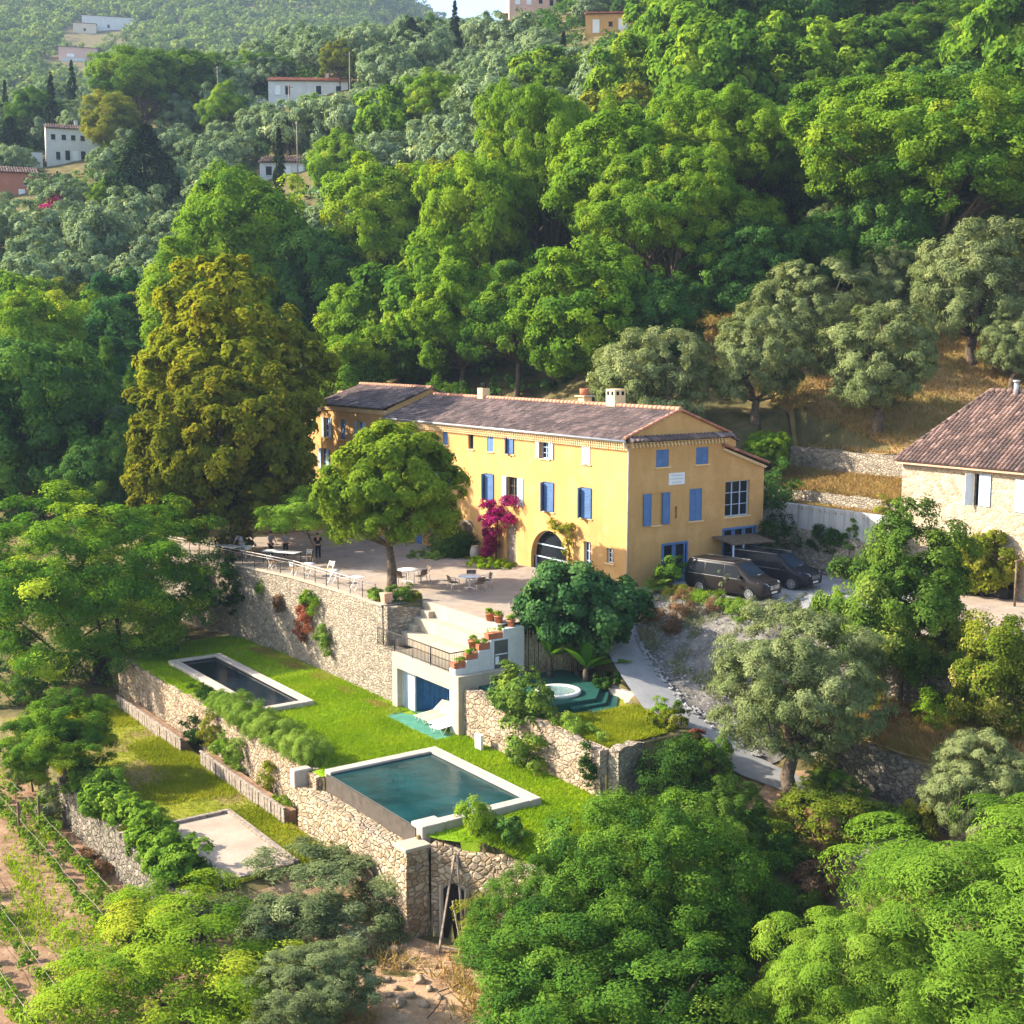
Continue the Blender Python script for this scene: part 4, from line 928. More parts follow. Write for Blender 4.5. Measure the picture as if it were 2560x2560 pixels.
# railings
def railing(name, pts, h, sp, m_rail, label, bars=None, zf=None):
    t = empty(name, pts[0], 0, label, 'railing'); o = Vector(pts[0])
    pr = MB(); pm = MB().tube([(0,0,0),(0,0,h)], .022, 6).mesh('post', M['iron']); bmesh_ = MB().tube([(0,0,.1),(0,0,h)], .016, 4).mesh('baluster', M['iron'])
    first = True
    for a, c in zip(pts, pts[1:]):
        a = Vector(a); c = Vector(c); L = (c-a).length; n = max(1, round(L/sp))
        for i in range(0 if first else 1, n+1): link('post', pm, t, a.lerp(c, i/n)-o)
        first = False
        pr.tube([a-o+Vector((0,0,h)), c-o+Vector((0,0,h))], .03, 6)
        if bars:
            pr.tube([a-o+Vector((0,0,.1)), c-o+Vector((0,0,.1))], .018, 6); k = int(L/bars)
            for i in range(1,k): link('baluster', bmesh_, t, a.lerp(c,i/k)-o)
        else: pr.tube([a-o+Vector((0,0,h*.82)), c-o+Vector((0,0,h*.82))], .018, 6)
    pr.build('handrail', m_rail, t); return t
railing('railing', [(-13.25,5.0,.1),(-13.25,15,-.04),(-14.1,22.5,-.19)], .92, 1.45, M['rail'], 'thin courtyard railing with a pale handrail along the wall top')
railing('railing', [(-14.1,22.6,-.19),(-15.2,32,-.38)], .92, 1.45, M['rail'], 'dark far railing of the courtyard under the big chestnut trees')
railing('balustrade', [(-13.72,3.95,-2.0),(-13.72,-3.15,-2.0),(-12.55,-3.15,-2.0)], .95, 1.75, M['iron'], 'black iron balustrade along the edge of the pool house roof', bars=.13)
# ------------------------------------------------------------------ foliage
def leaves(C, RC, per, rng, size, aspect=1.8, up=0.3, spread=0.7, twigs=7, fill=0.15, droop=0.0, flat=0.85, center=None, cl_tint=0.2, outb=0.5, lt=0.12, axis_up=0.0):
    """leaf-sized folded rhombi grouped on twigs of clumps; C (n,3) clump centres, RC (n,) clump radii; returns verts (k*4,3), tint (k*4,)"""
    n = len(C); w = RC**2; cnt = np.maximum(20, (per*w/w.mean()).astype(int)); idx = np.repeat(np.arange(n), cnt); N = len(idx)
    ctr = C.mean(0) if center is None else np.array(center)
    out = C - ctr; out /= (np.linalg.norm(out, axis=1, keepdims=True)+1e-6)
    # twig directions for each clump
    TD = rng.normal(size=(n, twigs, 3)) + out[:,None,:]*outb*1.4 + np.array([0,0,up]); TD /= np.linalg.norm(TD, axis=2, keepdims=True)
    tw = rng.integers(0, twigs, N); d = TD[idx, tw] + rng.normal(size=(N,3))*0.26*spread*1.6; d /= np.linalg.norm(d, axis=1, keepdims=True)
    s = np.where(rng.random(N) < fill, rng.random(N)*0.6, 0.5 + 0.55*np.sqrt(rng.random(N)) + 0.3*(rng.random(N)<.12)*rng.random(N))
    p = C[idx] + d*(RC[idx]*s)[:,None]*np.array([1,1,flat]); p[:,2] -= droop*s*s*RC[idx]
    co = p - ctr; co /= (np.linalg.norm(co, axis=1, keepdims=True)+1e-6); nrm = d*0.95 + co*0.45 + rng.normal(size=(N,3))*0.33 + np.array([0,0,0.2]); nrm /= np.linalg.norm(nrm, axis=1, keepdims=True)
    a = d*0.6 + rng.normal(size=(N,3))*0.7 + np.array([0,0,-droop + axis_up]); a -= nrm*(a*nrm).sum(1,keepdims=True); a /= (np.linalg.norm(a, axis=1, keepdims=True)+1e-6)
    b = np.cross(nrm, a); L = size*(0.65+0.7*rng.random(N)); W = L/aspect
    v0 = p - a*(L*.5)[:,None]; v2 = p + a*(L*.5)[:,None] - nrm*(L*.16)[:,None]
    v1 = p + b*(W*.5)[:,None] + nrm*(W*.12)[:,None]; v3 = p - b*(W*.5)[:,None] + nrm*(W*.12)[:,None]
    V = np.stack([v0,v1,v2,v3],1).reshape(-1,3)
    ct = rng.normal(size=n)*cl_tint; tt = 0.47 + ct[idx]*0.9 + rng.normal(size=N)*lt*0.65
    return V, np.repeat(np.clip(tt,0,1), 4)
def clumps(rng, n, rad, cz, rc, shell=0.62, bottom=-0.75, lump=0.2, top_narrow=0.0, base_narrow=0.0):
    """clump centres in a lumpy ellipsoid of radii rad centred at z=cz"""
    out = []; seed = int(rng.integers(0, 9999)); k = 0
    rad = np.array(rad, float)
    while len(out) < n and k < n*60:
        k += 1; d = rng.normal(size=3); d /= np.linalg.norm(d)
        if d[2] < bottom: continue
        q = (shell + (1-shell)*rng.random()**0.7) if rng.random() < 0.8 else rng.random()**0.5*shell
        l = 1 + lump*float(vnoise(d[0]*1.7+seed, d[1]*1.7, d[2]*1.7, seed % 97))*1.5
        p = d*q*l
        sc = 1 - top_narrow*max(0, p[2]) - base_narrow*max(0, -p[2])
        p = p*rad*np.array([sc, sc, 1]) 
        if all((p[0]-o[0])**2+(p[1]-o[1])**2+(p[2]-o[2])**2 > (rc*0.5)**2 for o in out): out.append(p)
    C = np.array(out); C[:,2] += cz; return C
def limb_mesh(C, rng, base_r, h0, m, lean=(0,0), nl=9, fork=0.55, name='trunk'):
    b = MB(); z1 = h0
    j = lambda s: Vector(rng.normal(size=3)*s)
    top = Vector((lean[0], lean[1], z1)); pts = [Vector((0,0,-0.4)), Vector((0,0,0.15)), top*0.5 + j(.05*z1), top]
    b.tube(pts, [base_r*1.5, base_r*1.12, base_r*.9, base_r*.75], 9)
    sel = C[rng.choice(len(C), min(nl, len(C)), replace=False)]
    for q in sel:
        q = Vector(q); mid = top.lerp(q, .45) + Vector((0,0,-0.06*(q-top).length)) + j(.05*(q-top).length)
        e = top.lerp(q, .96); r = base_r*(0.3+0.2*rng.random())
        b.tube([top - Vector((0,0,.1)), mid, e], [r*1.2, r*.75, r*.18], 6)
        for _ in range(2):
            q2 = Vector(C[rng.integers(0,len(C))])
            if (q2-mid).length < 0.8*(q-top).length+.5: b.tube([mid, mid.lerp(q2,.5)+j(.1), mid.lerp(q2,.95)], [r*.5, r*.3, r*.08], 5)
    return b.mesh(name, m)
def crown_mesh(V, T, m, name='crown'): return np_mesh(name, V, 4, [m] if not isinstance(m, list) else m, {'tint': T})

LM = {}
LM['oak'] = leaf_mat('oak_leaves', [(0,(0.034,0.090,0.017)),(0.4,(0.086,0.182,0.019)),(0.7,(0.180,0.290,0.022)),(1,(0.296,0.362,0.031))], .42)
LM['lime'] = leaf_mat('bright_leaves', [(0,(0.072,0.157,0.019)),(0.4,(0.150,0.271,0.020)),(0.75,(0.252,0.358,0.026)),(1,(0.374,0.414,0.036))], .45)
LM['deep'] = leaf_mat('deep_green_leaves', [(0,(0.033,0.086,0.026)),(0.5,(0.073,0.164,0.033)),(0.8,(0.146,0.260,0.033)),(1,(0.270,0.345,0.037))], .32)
LM['olive'] = leaf_mat('olive_leaves', [(0,(0.102,0.143,0.050)),(0.45,(0.196,0.240,0.094)),(0.75,(0.298,0.337,0.140)),(1,(0.426,0.450,0.197))], .28)
LM['olive_far'] = leaf_mat('silver_olive_leaves', [(0,(0.104,0.169,0.079)),(0.5,(0.209,0.290,0.144)),(0.8,(0.321,0.402,0.208)),(1,(0.450,0.515,0.259))], .28)
LM['cypress'] = leaf_mat('cypress_leaves', [(0,(0.014,0.034,0.014)),(0.6,(0.03,0.06,0.018)),(1,(0.08,0.11,0.03))], .12, .02)
LM['chestnut'] = leaf_mat('autumn_chestnut_leaves', [(0,(0.079,0.124,0.013)),(0.4,(0.182,0.218,0.014)),(0.75,(0.317,0.299,0.017)),(0.93,(0.459,0.306,0.020)),(1,(0.412,0.189,0.029))], .4)
LM['chestnut_green'] = leaf_mat('green_chestnut_leaves', [(0,(0.070,0.135,0.018)),(0.4,(0.156,0.243,0.020)),(0.7,(0.270,0.337,0.026)),(0.9,(0.401,0.337,0.035)),(1,(0.453,0.215,0.058))], .42)
LM['citrus'] = leaf_mat('citrus_leaves', [(0,(0.028,0.079,0.015)),(0.45,(0.078,0.171,0.020)),(0.75,(0.149,0.248,0.025)),(1,(0.255,0.338,0.090))], .36)
LM['fig'] = leaf_mat('fig_leaves', [(0,(0.049,0.103,0.023)),(0.45,(0.125,0.205,0.032)),(0.75,(0.250,0.314,0.040)),(1,(0.434,0.437,0.079))], .32, .05)
LM['yellow'] = leaf_mat('yellow_green_leaves', [(0,(0.09,0.125,0.012)),(0.5,(0.21,0.235,0.02)),(1,(0.36,0.33,0.05))], .38, .03)
LM['bloom'] = leaf_mat('creamy_blossom_leaves', [(0,(0.06,0.10,0.012)),(0.45,(0.13,0.18,0.016)),(0.7,(0.26,0.27,0.03)),(1,(0.50,0.42,0.16))], .35, .03)
LM['grey'] = leaf_mat('grey_green_leaves', [(0,(0.10,0.125,0.06)),(0.5,(0.18,0.20,0.10)),(1,(0.32,0.32,0.18))], .25, .03)
LM['brown'] = leaf_mat('dry_brown_leaves', [(0,(0.11,0.06,0.03)),(0.5,(0.20,0.115,0.06)),(1,(0.30,0.18,0.10))], .25, .02)
LM['red'] = leaf_mat('red_creeper_leaves', [(0,(0.17,0.045,0.03)),(0.5,(0.32,0.10,0.06)),(1,(0.40,0.20,0.09))], .3, .03)
LM['pink'] = leaf_mat('magenta_bracts', [(0,(0.14,0.008,0.075)),(0.5,(0.33,0.014,0.13)),(0.85,(0.50,0.04,0.17)),(1,(0.10,0.14,0.02))], .35, .02)
LM['palm'] = leaf_mat('cycad_leaves', [(0,(0.04,0.10,0.012)),(0.6,(0.10,0.19,0.02)),(1,(0.2,0.27,0.04))], .25, .08)
LM['hedge'] = leaf_mat('rosemary_leaves', [(0,(0.088,0.165,0.020)),(0.5,(0.182,0.286,0.039)),(1,(0.308,0.396,0.077))], .28, .03)
LM['ivy'] = leaf_mat('ivy_leaves', [(0,(0.012,0.038,0.008)),(0.5,(0.03,0.075,0.012)),(1,(0.075,0.13,0.02))], .25, .06)
LM['grass'] = leaf_mat('grass_blades', [(0,(0.108,0.206,0.006)),(0.5,(0.207,0.335,0.008)),(1,(0.333,0.396,0.020))], .4, .02)
LM['straw'] = leaf_mat('straw_blades', [(0,(0.20,0.13,0.045)),(0.5,(0.38,0.25,0.10)),(1,(0.30,0.28,0.06))], .3, .02)
LM['banana'] = leaf_mat('banana_leaves', [(0,(0.05,0.15,0.015)),(0.6,(0.12,0.27,0.02)),(1,(0.36,0.36,0.12))], .45, .08)
LM['loquat'] = leaf_mat('loquat_leaves', [(0,(0.035,0.08,0.015)),(0.45,(0.085,0.155,0.022)),(0.75,(0.17,0.25,0.035)),(1,(0.30,0.33,0.08))], .34)
LM['weeper'] = leaf_mat('fresh_drooping_leaves', [(0,(0.061,0.143,0.018)),(0.4,(0.146,0.263,0.027)),(0.75,(0.221,0.343,0.041)),(1,(0.321,0.399,0.063))], .45)
LM['fig_dark'] = leaf_mat('dark_fig_leaves', [(0,(0.018,0.055,0.02)),(0.45,(0.04,0.105,0.034)),(0.75,(0.08,0.165,0.045)),(1,(0.17,0.25,0.07))], .26)
LM['tuft'] = leaf_mat('yellow_green_grass', [(0,(0.12,0.17,0.008)),(0.5,(0.24,0.28,0.012)),(1,(0.40,0.37,0.04))], .4)
LM['rust'] = leaf_mat('rusty_chestnut_leaves', [(0,(0.069,0.098,0.011)),(0.4,(0.161,0.176,0.013)),(0.72,(0.287,0.234,0.017)),(0.9,(0.380,0.234,0.022)),(1,(0.299,0.143,0.028))], .4)
LM['olive_dark'] = leaf_mat('dark_olive_leaves', [(0,(0.058,0.085,0.033)),(0.45,(0.111,0.150,0.058)),(0.75,(0.195,0.240,0.098)),(1,(0.351,0.390,0.182))], .26)
LM['laurel'] = leaf_mat('laurel_leaves', [(0,(0.031,0.095,0.012)),(0.5,(0.101,0.221,0.017)),(0.68,(0.265,0.382,0.026)),(1,(0.419,0.500,0.038))], .34)
LM['emerald'] = leaf_mat('emerald_leaves', [(0,(0.024,0.088,0.026)),(0.5,(0.060,0.160,0.039)),(1,(0.144,0.240,0.039))], .4)
LM['wood'] = leaf_mat('far_wood_leaves', [(0,(0.066,0.113,0.026)),(0.5,(0.140,0.203,0.038)),(1,(0.297,0.346,0.058))], .25, 0)

# --- prototypes: dict(kind) -> list of (trunk mesh, crown mesh, width, height)
PROTO = {}
def proto(kind, var, rad, cz, nclump, rc, per, size, lm, seed, h0, br, bark='bark', ck={}, lk={}, nl=9, extra=None, joined=False):
    L = PROTO.setdefault(kind, [])
    for i in range(var):
        rng = np.random.default_rng(seed + i*17)
        r = np.array(rad)*(1 + 0.10*rng.normal(size=3)*np.array([1,1,.5])) if var > 1 else np.array(rad)
        C = clumps(rng, nclump, r, cz, rc, **ck); RC = rc*(0.75+0.55*rng.random(len(C)))
        V, T = leaves(C, RC, per*2.3, rng, size*0.64, **lk)
        if extra is not None:
            V2, T2 = extra(rng, C, RC); V = np.concatenate([V,V2]); T = np.concatenate([T,T2])
        tr = limb_mesh(C, rng, br, h0, M[bark], lean=tuple(rng.normal(size=2)*0.15*h0*0.5), nl=nl)
        cr = crown_mesh(V, T, LM[lm])
        wdt = (np.percentile(V[:,0],98.5)-np.percentile(V[:,0],1.5) + np.percentile(V[:,1],98.5)-np.percentile(V[:,1],1.5))/2
        L.append((tr, cr, float(wdt), float(np.percentile(V[:,2],99.3))))
# near / middle trees
proto('oak', 4, (4.6,4.6,4.6), 8.0, 230, .86, 130, .34, 'oak', 100, 3.2, .30, lk=dict(aspect=1.5, twigs=9, cl_tint=.18, up=.35), ck=dict(lump=.36), nl=16)
proto('lime', 3, (4.2,4.2,4.8), 7.6, 210, .82, 130, .34, 'lime', 200, 3.0, .26, lk=dict(aspect=1.5, twigs=9, cl_tint=.18, up=.4), ck=dict(lump=.38, top_narrow=.25), nl=16)
proto('deep', 3, (4.6,4.6,4.4), 6.6, 220, .85, 130, .34, 'deep', 300, 2.4, .30, 'bark_dark', lk=dict(aspect=1.5, twigs=9, cl_tint=.18, up=.4), ck=dict(lump=.2, bottom=-.95))
proto('oak_big', 2, (8.5,8.5,7.0), 11.5, 560, .95, 140, .34, 'oak', 150, 4.0, .6, lk=dict(aspect=1.5, twigs=9, cl_tint=.17, up=.4), ck=dict(lump=.34, bottom=-.6), nl=26)
proto('poplar', 2, (2.6,2.6,6.0), 7.5, 90, .95, 220, .30, 'lime', 400, 3.0, .22, lk=dict(aspect=1.7, twigs=8, cl_tint=.2, up=.9, axis_up=.5), ck=dict(lump=.3, top_narrow=.5, bottom=-1))
proto('olive', 4, (2.9,2.9,2.7), 3.9, 170, .58, 170, .27, 'olive', 500, 1.4, .28, lk=dict(aspect=4.2, twigs=8, cl_tint=.13, up=.9, spread=.55, axis_up=.8, fill=.2, lt=.16), ck=dict(lump=.18, bottom=-.9), nl=10)
proto('olive_near', 1, (3.2,3.2,3.0), 4.9, 230, .5, 210, .20, 'olive', 560, 2.0, .30, lk=dict(aspect=3.6, twigs=9, cl_tint=.13, up=.9, spread=.6, axis_up=.7, fill=.2, lt=.17), ck=dict(lump=.12, bottom=-.95), nl=12)
proto('chestnut', 2, (4.6,4.6,6.3), 8.4, 480, .58, 85, .42, 'chestnut', 600, 3.0, .42, 'bark_dark', lk=dict(aspect=1.9, twigs=7, droop=.12, cl_tint=.10, up=.6, flat=.95, lt=.12), ck=dict(lump=.16, top_narrow=-.3, base_narrow=-.1, bottom=-1), nl=14)
proto('chestnut_low', 1, (5.5,5.5,5.2), 6.9, 420, .62, 100, .42, 'rust', 640, 2.6, .42, 'bark_dark', lk=dict(aspect=1.9, twigs=7, droop=.1, cl_tint=.12, up=.6, flat=1.0, lt=.13), ck=dict(lump=.2, top_narrow=-.1, bottom=-1), nl=14)
proto('chestnut_small', 1, (3.5,3.5,3.2), 5.6, 210, .62, 150, .32, 'chestnut_green', 650, 2.4, .24, lk=dict(aspect=1.9, twigs=7, droop=.12, cl_tint=.12, up=.6, flat=.95, lt=.14), ck=dict(lump=.07, top_narrow=.25, bottom=-.8), nl=16)
proto('laurel', 1, (6.2,6.2,6.6), 6.6, 360, .9, 150, .34, 'lime', 700, 2.0, .4, 'bark_dark', lk=dict(aspect=3.0, twigs=9, cl_tint=.2, up=.9, axis_up=.7, outb=.6), ck=dict(lump=.16, bottom=-1))
PROTO['laurel'][0][1].materials[0] = LM['laurel']
proto('citrus', 2, (4.6,4.6,4.0), 4.7, 320, .68, 180, .20, 'citrus', 800, 1.6, .24, lk=dict(aspect=2.0, twigs=9, cl_tint=.17, up=.6, lt=.17), ck=dict(lump=.22, bottom=-.95), nl=14)
proto('weeper', 1, (6.4,6.4,5.0), 5.0, 250, 1.05, 300, .30, 'lime', 900, 1.8, .3, lk=dict(aspect=4.2, twigs=10, droop=.55, cl_tint=.12, up=.8, lt=.15, flat=.9), ck=dict(lump=.14, bottom=-.6), nl=12)
PROTO['weeper'][0][1].materials[0] = LM['weeper']
proto('walnut', 1, (4.8,4.8,3.9), 4.2, 150, 1.05, 260, .26, 'lime', 950, 1.7, .22, lk=dict(aspect=2.6, twigs=8, droop=.25, cl_tint=.22, up=.5, lt=.16), ck=dict(lump=.28, bottom=-.9), nl=14)
proto('fig', 2, (2.3,2.3,1.9), 2.1, 80, .62, 150, .27, 'fig', 1000, .8, .12, lk=dict(aspect=1.25, twigs=8, cl_tint=.17, up=.5, lt=.17), ck=dict(lump=.24, bottom=-1))
proto('fig_tall', 1, (2.3,2.3,1.8), 3.1, 110, .55, 150, .26, 'fig_dark', 1020, 1.5, .12, lk=dict(aspect=1.25, twigs=8, cl_tint=.17, up=.5, lt=.17), ck=dict(lump=.22, bottom=-.8))
proto('loquat', 1, (2.9,2.9,3.3), 4.2, 160, .62, 190, .25, 'loquat', 1050, 1.6, .12, lk=dict(aspect=2.4, twigs=8, cl_tint=.2, up=.5, lt=.17), ck=dict(lump=.24, bottom=-.95))
proto('mimosa', 1, (2.3,2.3,1.6), 3.7, 50, .75, 230, .22, 'lime', 1100, 2.2, .06, lk=dict(aspect=2.4, twigs=7, droop=.25, cl_tint=.15, up=.1, flat=.5), ck=dict(lump=.3, bottom=-.6))
proto('bloom_tree', 1, (2.7,2.7,2.6), 2.9, 70, .8, 210, .24, 'bloom', 1150, 1.2, .12, lk=dict(aspect=1.8, twigs=8, cl_tint=.2, up=.7, lt=.18), ck=dict(lump=.22, bottom=-1))
proto('spire', 2, (2.3,2.3,4.6), 4.6, 90, .7, 200, .24, 'citrus', 1200, 1.0, .15, 'bark_dark', lk=dict(aspect=2.4, twigs=7, cl_tint=.22, up=1.2, axis_up=.9), ck=dict(lump=.35, top_narrow=.75, bottom=-1))
def cyp(kind, r, h, lm, seed, n, per, size):
    rng = np.random.default_rng(seed); z = rng.random(n)**.85*h*.96+.25; f = np.clip(np.minimum(1, (h*1.02-z)/h*1.9)*np.minimum(1,.55+z/h*2.0), .06, 1)
    a = rng.random(n)*2*np.pi; q = r*f*(.35+.5*np.sqrt(rng.random(n))); C = np.stack([np.cos(a)*q, np.sin(a)*q, z],1); RC = r*.42*(.5+.6*f)
    V,T = leaves(C, RC, per, rng, size, aspect=3.0, up=2.0, spread=.5, twigs=4, flat=1.6, axis_up=1.5, cl_tint=.16, center=None)
    b = MB(); b.tube([(0,0,-.4),(0,0,h*.35),(0,0,h*.8)],[.16*r+.06,.1*r+.04,.02],7)
    PROTO.setdefault(kind,[]).append((b.mesh('trunk', M['bark_dark']), crown_mesh(V,T,LM[lm]), float(2*r*1.05), float(V[:,2].max())))
cyp('cypress', .95, 9.0, 'cypress', 1300, 120, 60, .32); cyp('cypress', .85, 9.6, 'cypress', 1301, 120, 60, .32)
cyp('fir', 2.6, 9.0, 'cypress', 1310, 170, 70, .42); cyp('cone_shrub', 1.4, 4.5, 'deep', 1320, 70, 130, .2)
# far trees: a single light mesh holding trunk and crown
FAR = {}
def farproto(kind, var, rad, cz, nclump, rc, per, size, lm, seed, lk={}, ck={}):
    L = FAR.setdefault(kind, [])
    for i in range(var):
        rng = np.random.default_rng(seed+i*13); r = np.array(rad)*(1+.13*rng.normal(size=3)); C = clumps(rng, nclump, r, cz, rc, **ck); RC = rc*(.75+.55*rng.random(len(C)))
        V,T = leaves(C,RC,per,rng,size,**lk); n = len(V)//4
        b = [(-.2,-.2,-.5),(.2,-.2,-.5),(.12,.1,cz),(-.12,.1,cz), (.2,.2,-.5),(-.2,.2,-.5),(-.1,-.1,cz),(.1,-.1,cz), (.2,-.2,-.5),(.2,.2,-.5),(.1,.1,cz),(.1,-.1,cz), (-.2,.2,-.5),(-.2,-.2,-.5),(-.1,-.1,cz),(-.1,.1,cz)]
        V = np.concatenate([V,np.array(b)]); T = np.concatenate([T,np.full(16,.3)]); mi = np.zeros(n+4); mi[n:] = 1
        L.append((np_mesh(kind, V, 4, [LM[lm], M['bark_dark']], {'tint':T}, matidx=mi), float(np.percentile(V[:,0],98)-np.percentile(V[:,0],2)), float(V[:,2].max())))
farproto('olive_tree', 5, (2.9,2.9,2.3), 3.3, 60, .8, 150, .36, 'olive_far', 2000, lk=dict(aspect=2.6, twigs=6, up=.9, axis_up=.6, cl_tint=.15, lt=.14), ck=dict(lump=.25, bottom=-.9))
farproto('oak_tree', 4, (4.2,4.2,3.8), 5.2, 85, 1.05, 160, .42, 'oak', 2100, lk=dict(aspect=1.5, twigs=7, cl_tint=.17), ck=dict(lump=.25, bottom=-.9))
farproto('shrub', 3, (1.6,1.6,1.2), 1.1, 18, .6, 60, .45, 'lime', 2200, lk=dict(aspect=1.5, twigs=6, cl_tint=.2), ck=dict(lump=.2, bottom=-.8))

FOOT = []        # trunks already placed (x, y, r)
def put(kind, i, X, Y, s, sz, label, cat, group, name, rz, mat=None, zoff=0.0):
    tr, cr, w, h = PROTO[kind][i % len(PROTO[kind])]
    z = zg(X, Y) + zoff; t = empty(name, (X, Y, z), rz, label, cat, group); t.scale = (s, s, sz)
    link('trunk', tr, t); c = link('crown', cr, t)
    if mat: c.material_slots[0].link = 'OBJECT'; c.material_slots[0].material = LM[mat]
    FOOT.append((X, Y, w*s*.5)); return t
def by_px(kind, u, vt, wpx, y0, y1, label, cat='tree', group=None, i=0, name=None, mat=None, rz=None, fixed=False, smin=.55, smax=1.7):
    """stand a tree where its crown shows at column u with its top at row vt and width wpx (1932 px scale): find the distance at which it rests on the ground"""
    tr, cr, w, h = PROTO[kind][i % len(PROTO[kind])]; best = None
    for yc in np.arange(y0, y1+.1, 1.0):
        X, Y, zt_ = at_depth(u, vt, yc); s = wpx*1.32505*yc/3228.0/w; g = zg(X, Y); need = (zt_-g)/h
        if s <= 0: continue
        e = abs(math.log(max(need, .02)/s)) + .002*(yc-y0)
        if best is None or e < best[0]: best = (e, X, Y, s, need)
    e, X, Y, s, need = best; sz = min(max(need, s*smin), s*smax)
    rz = random.Random(int(u*7+vt)).uniform(0, 6.28) if rz is None else rz
    return put(kind, i, X, Y, s, sz, label, cat, group, name or kind_name[kind], rz, mat, zoff=(need-sz)*h if need < sz else 0.0)
kind_name = dict(oak='oak_tree', oak_big='oak_tree', lime='lime_tree', deep='evergreen_tree', poplar='poplar_tree', olive='olive_tree', olive_near='olive_tree', chestnut='chestnut_tree', chestnut_small='chestnut_tree', chestnut_low='chestnut_tree', laurel='laurel_tree', citrus='citrus_tree', weeper='leafy_tree', walnut='walnut_tree', fig='fig_tree', fig_tall='fig_tree', loquat='loquat_tree', mimosa='mimosa_tree', bloom_tree='flowering_shrub', spire='pointed_tree', cypress='cypress_tree', fir='fir_tree', cone_shrub='conical_shrub')
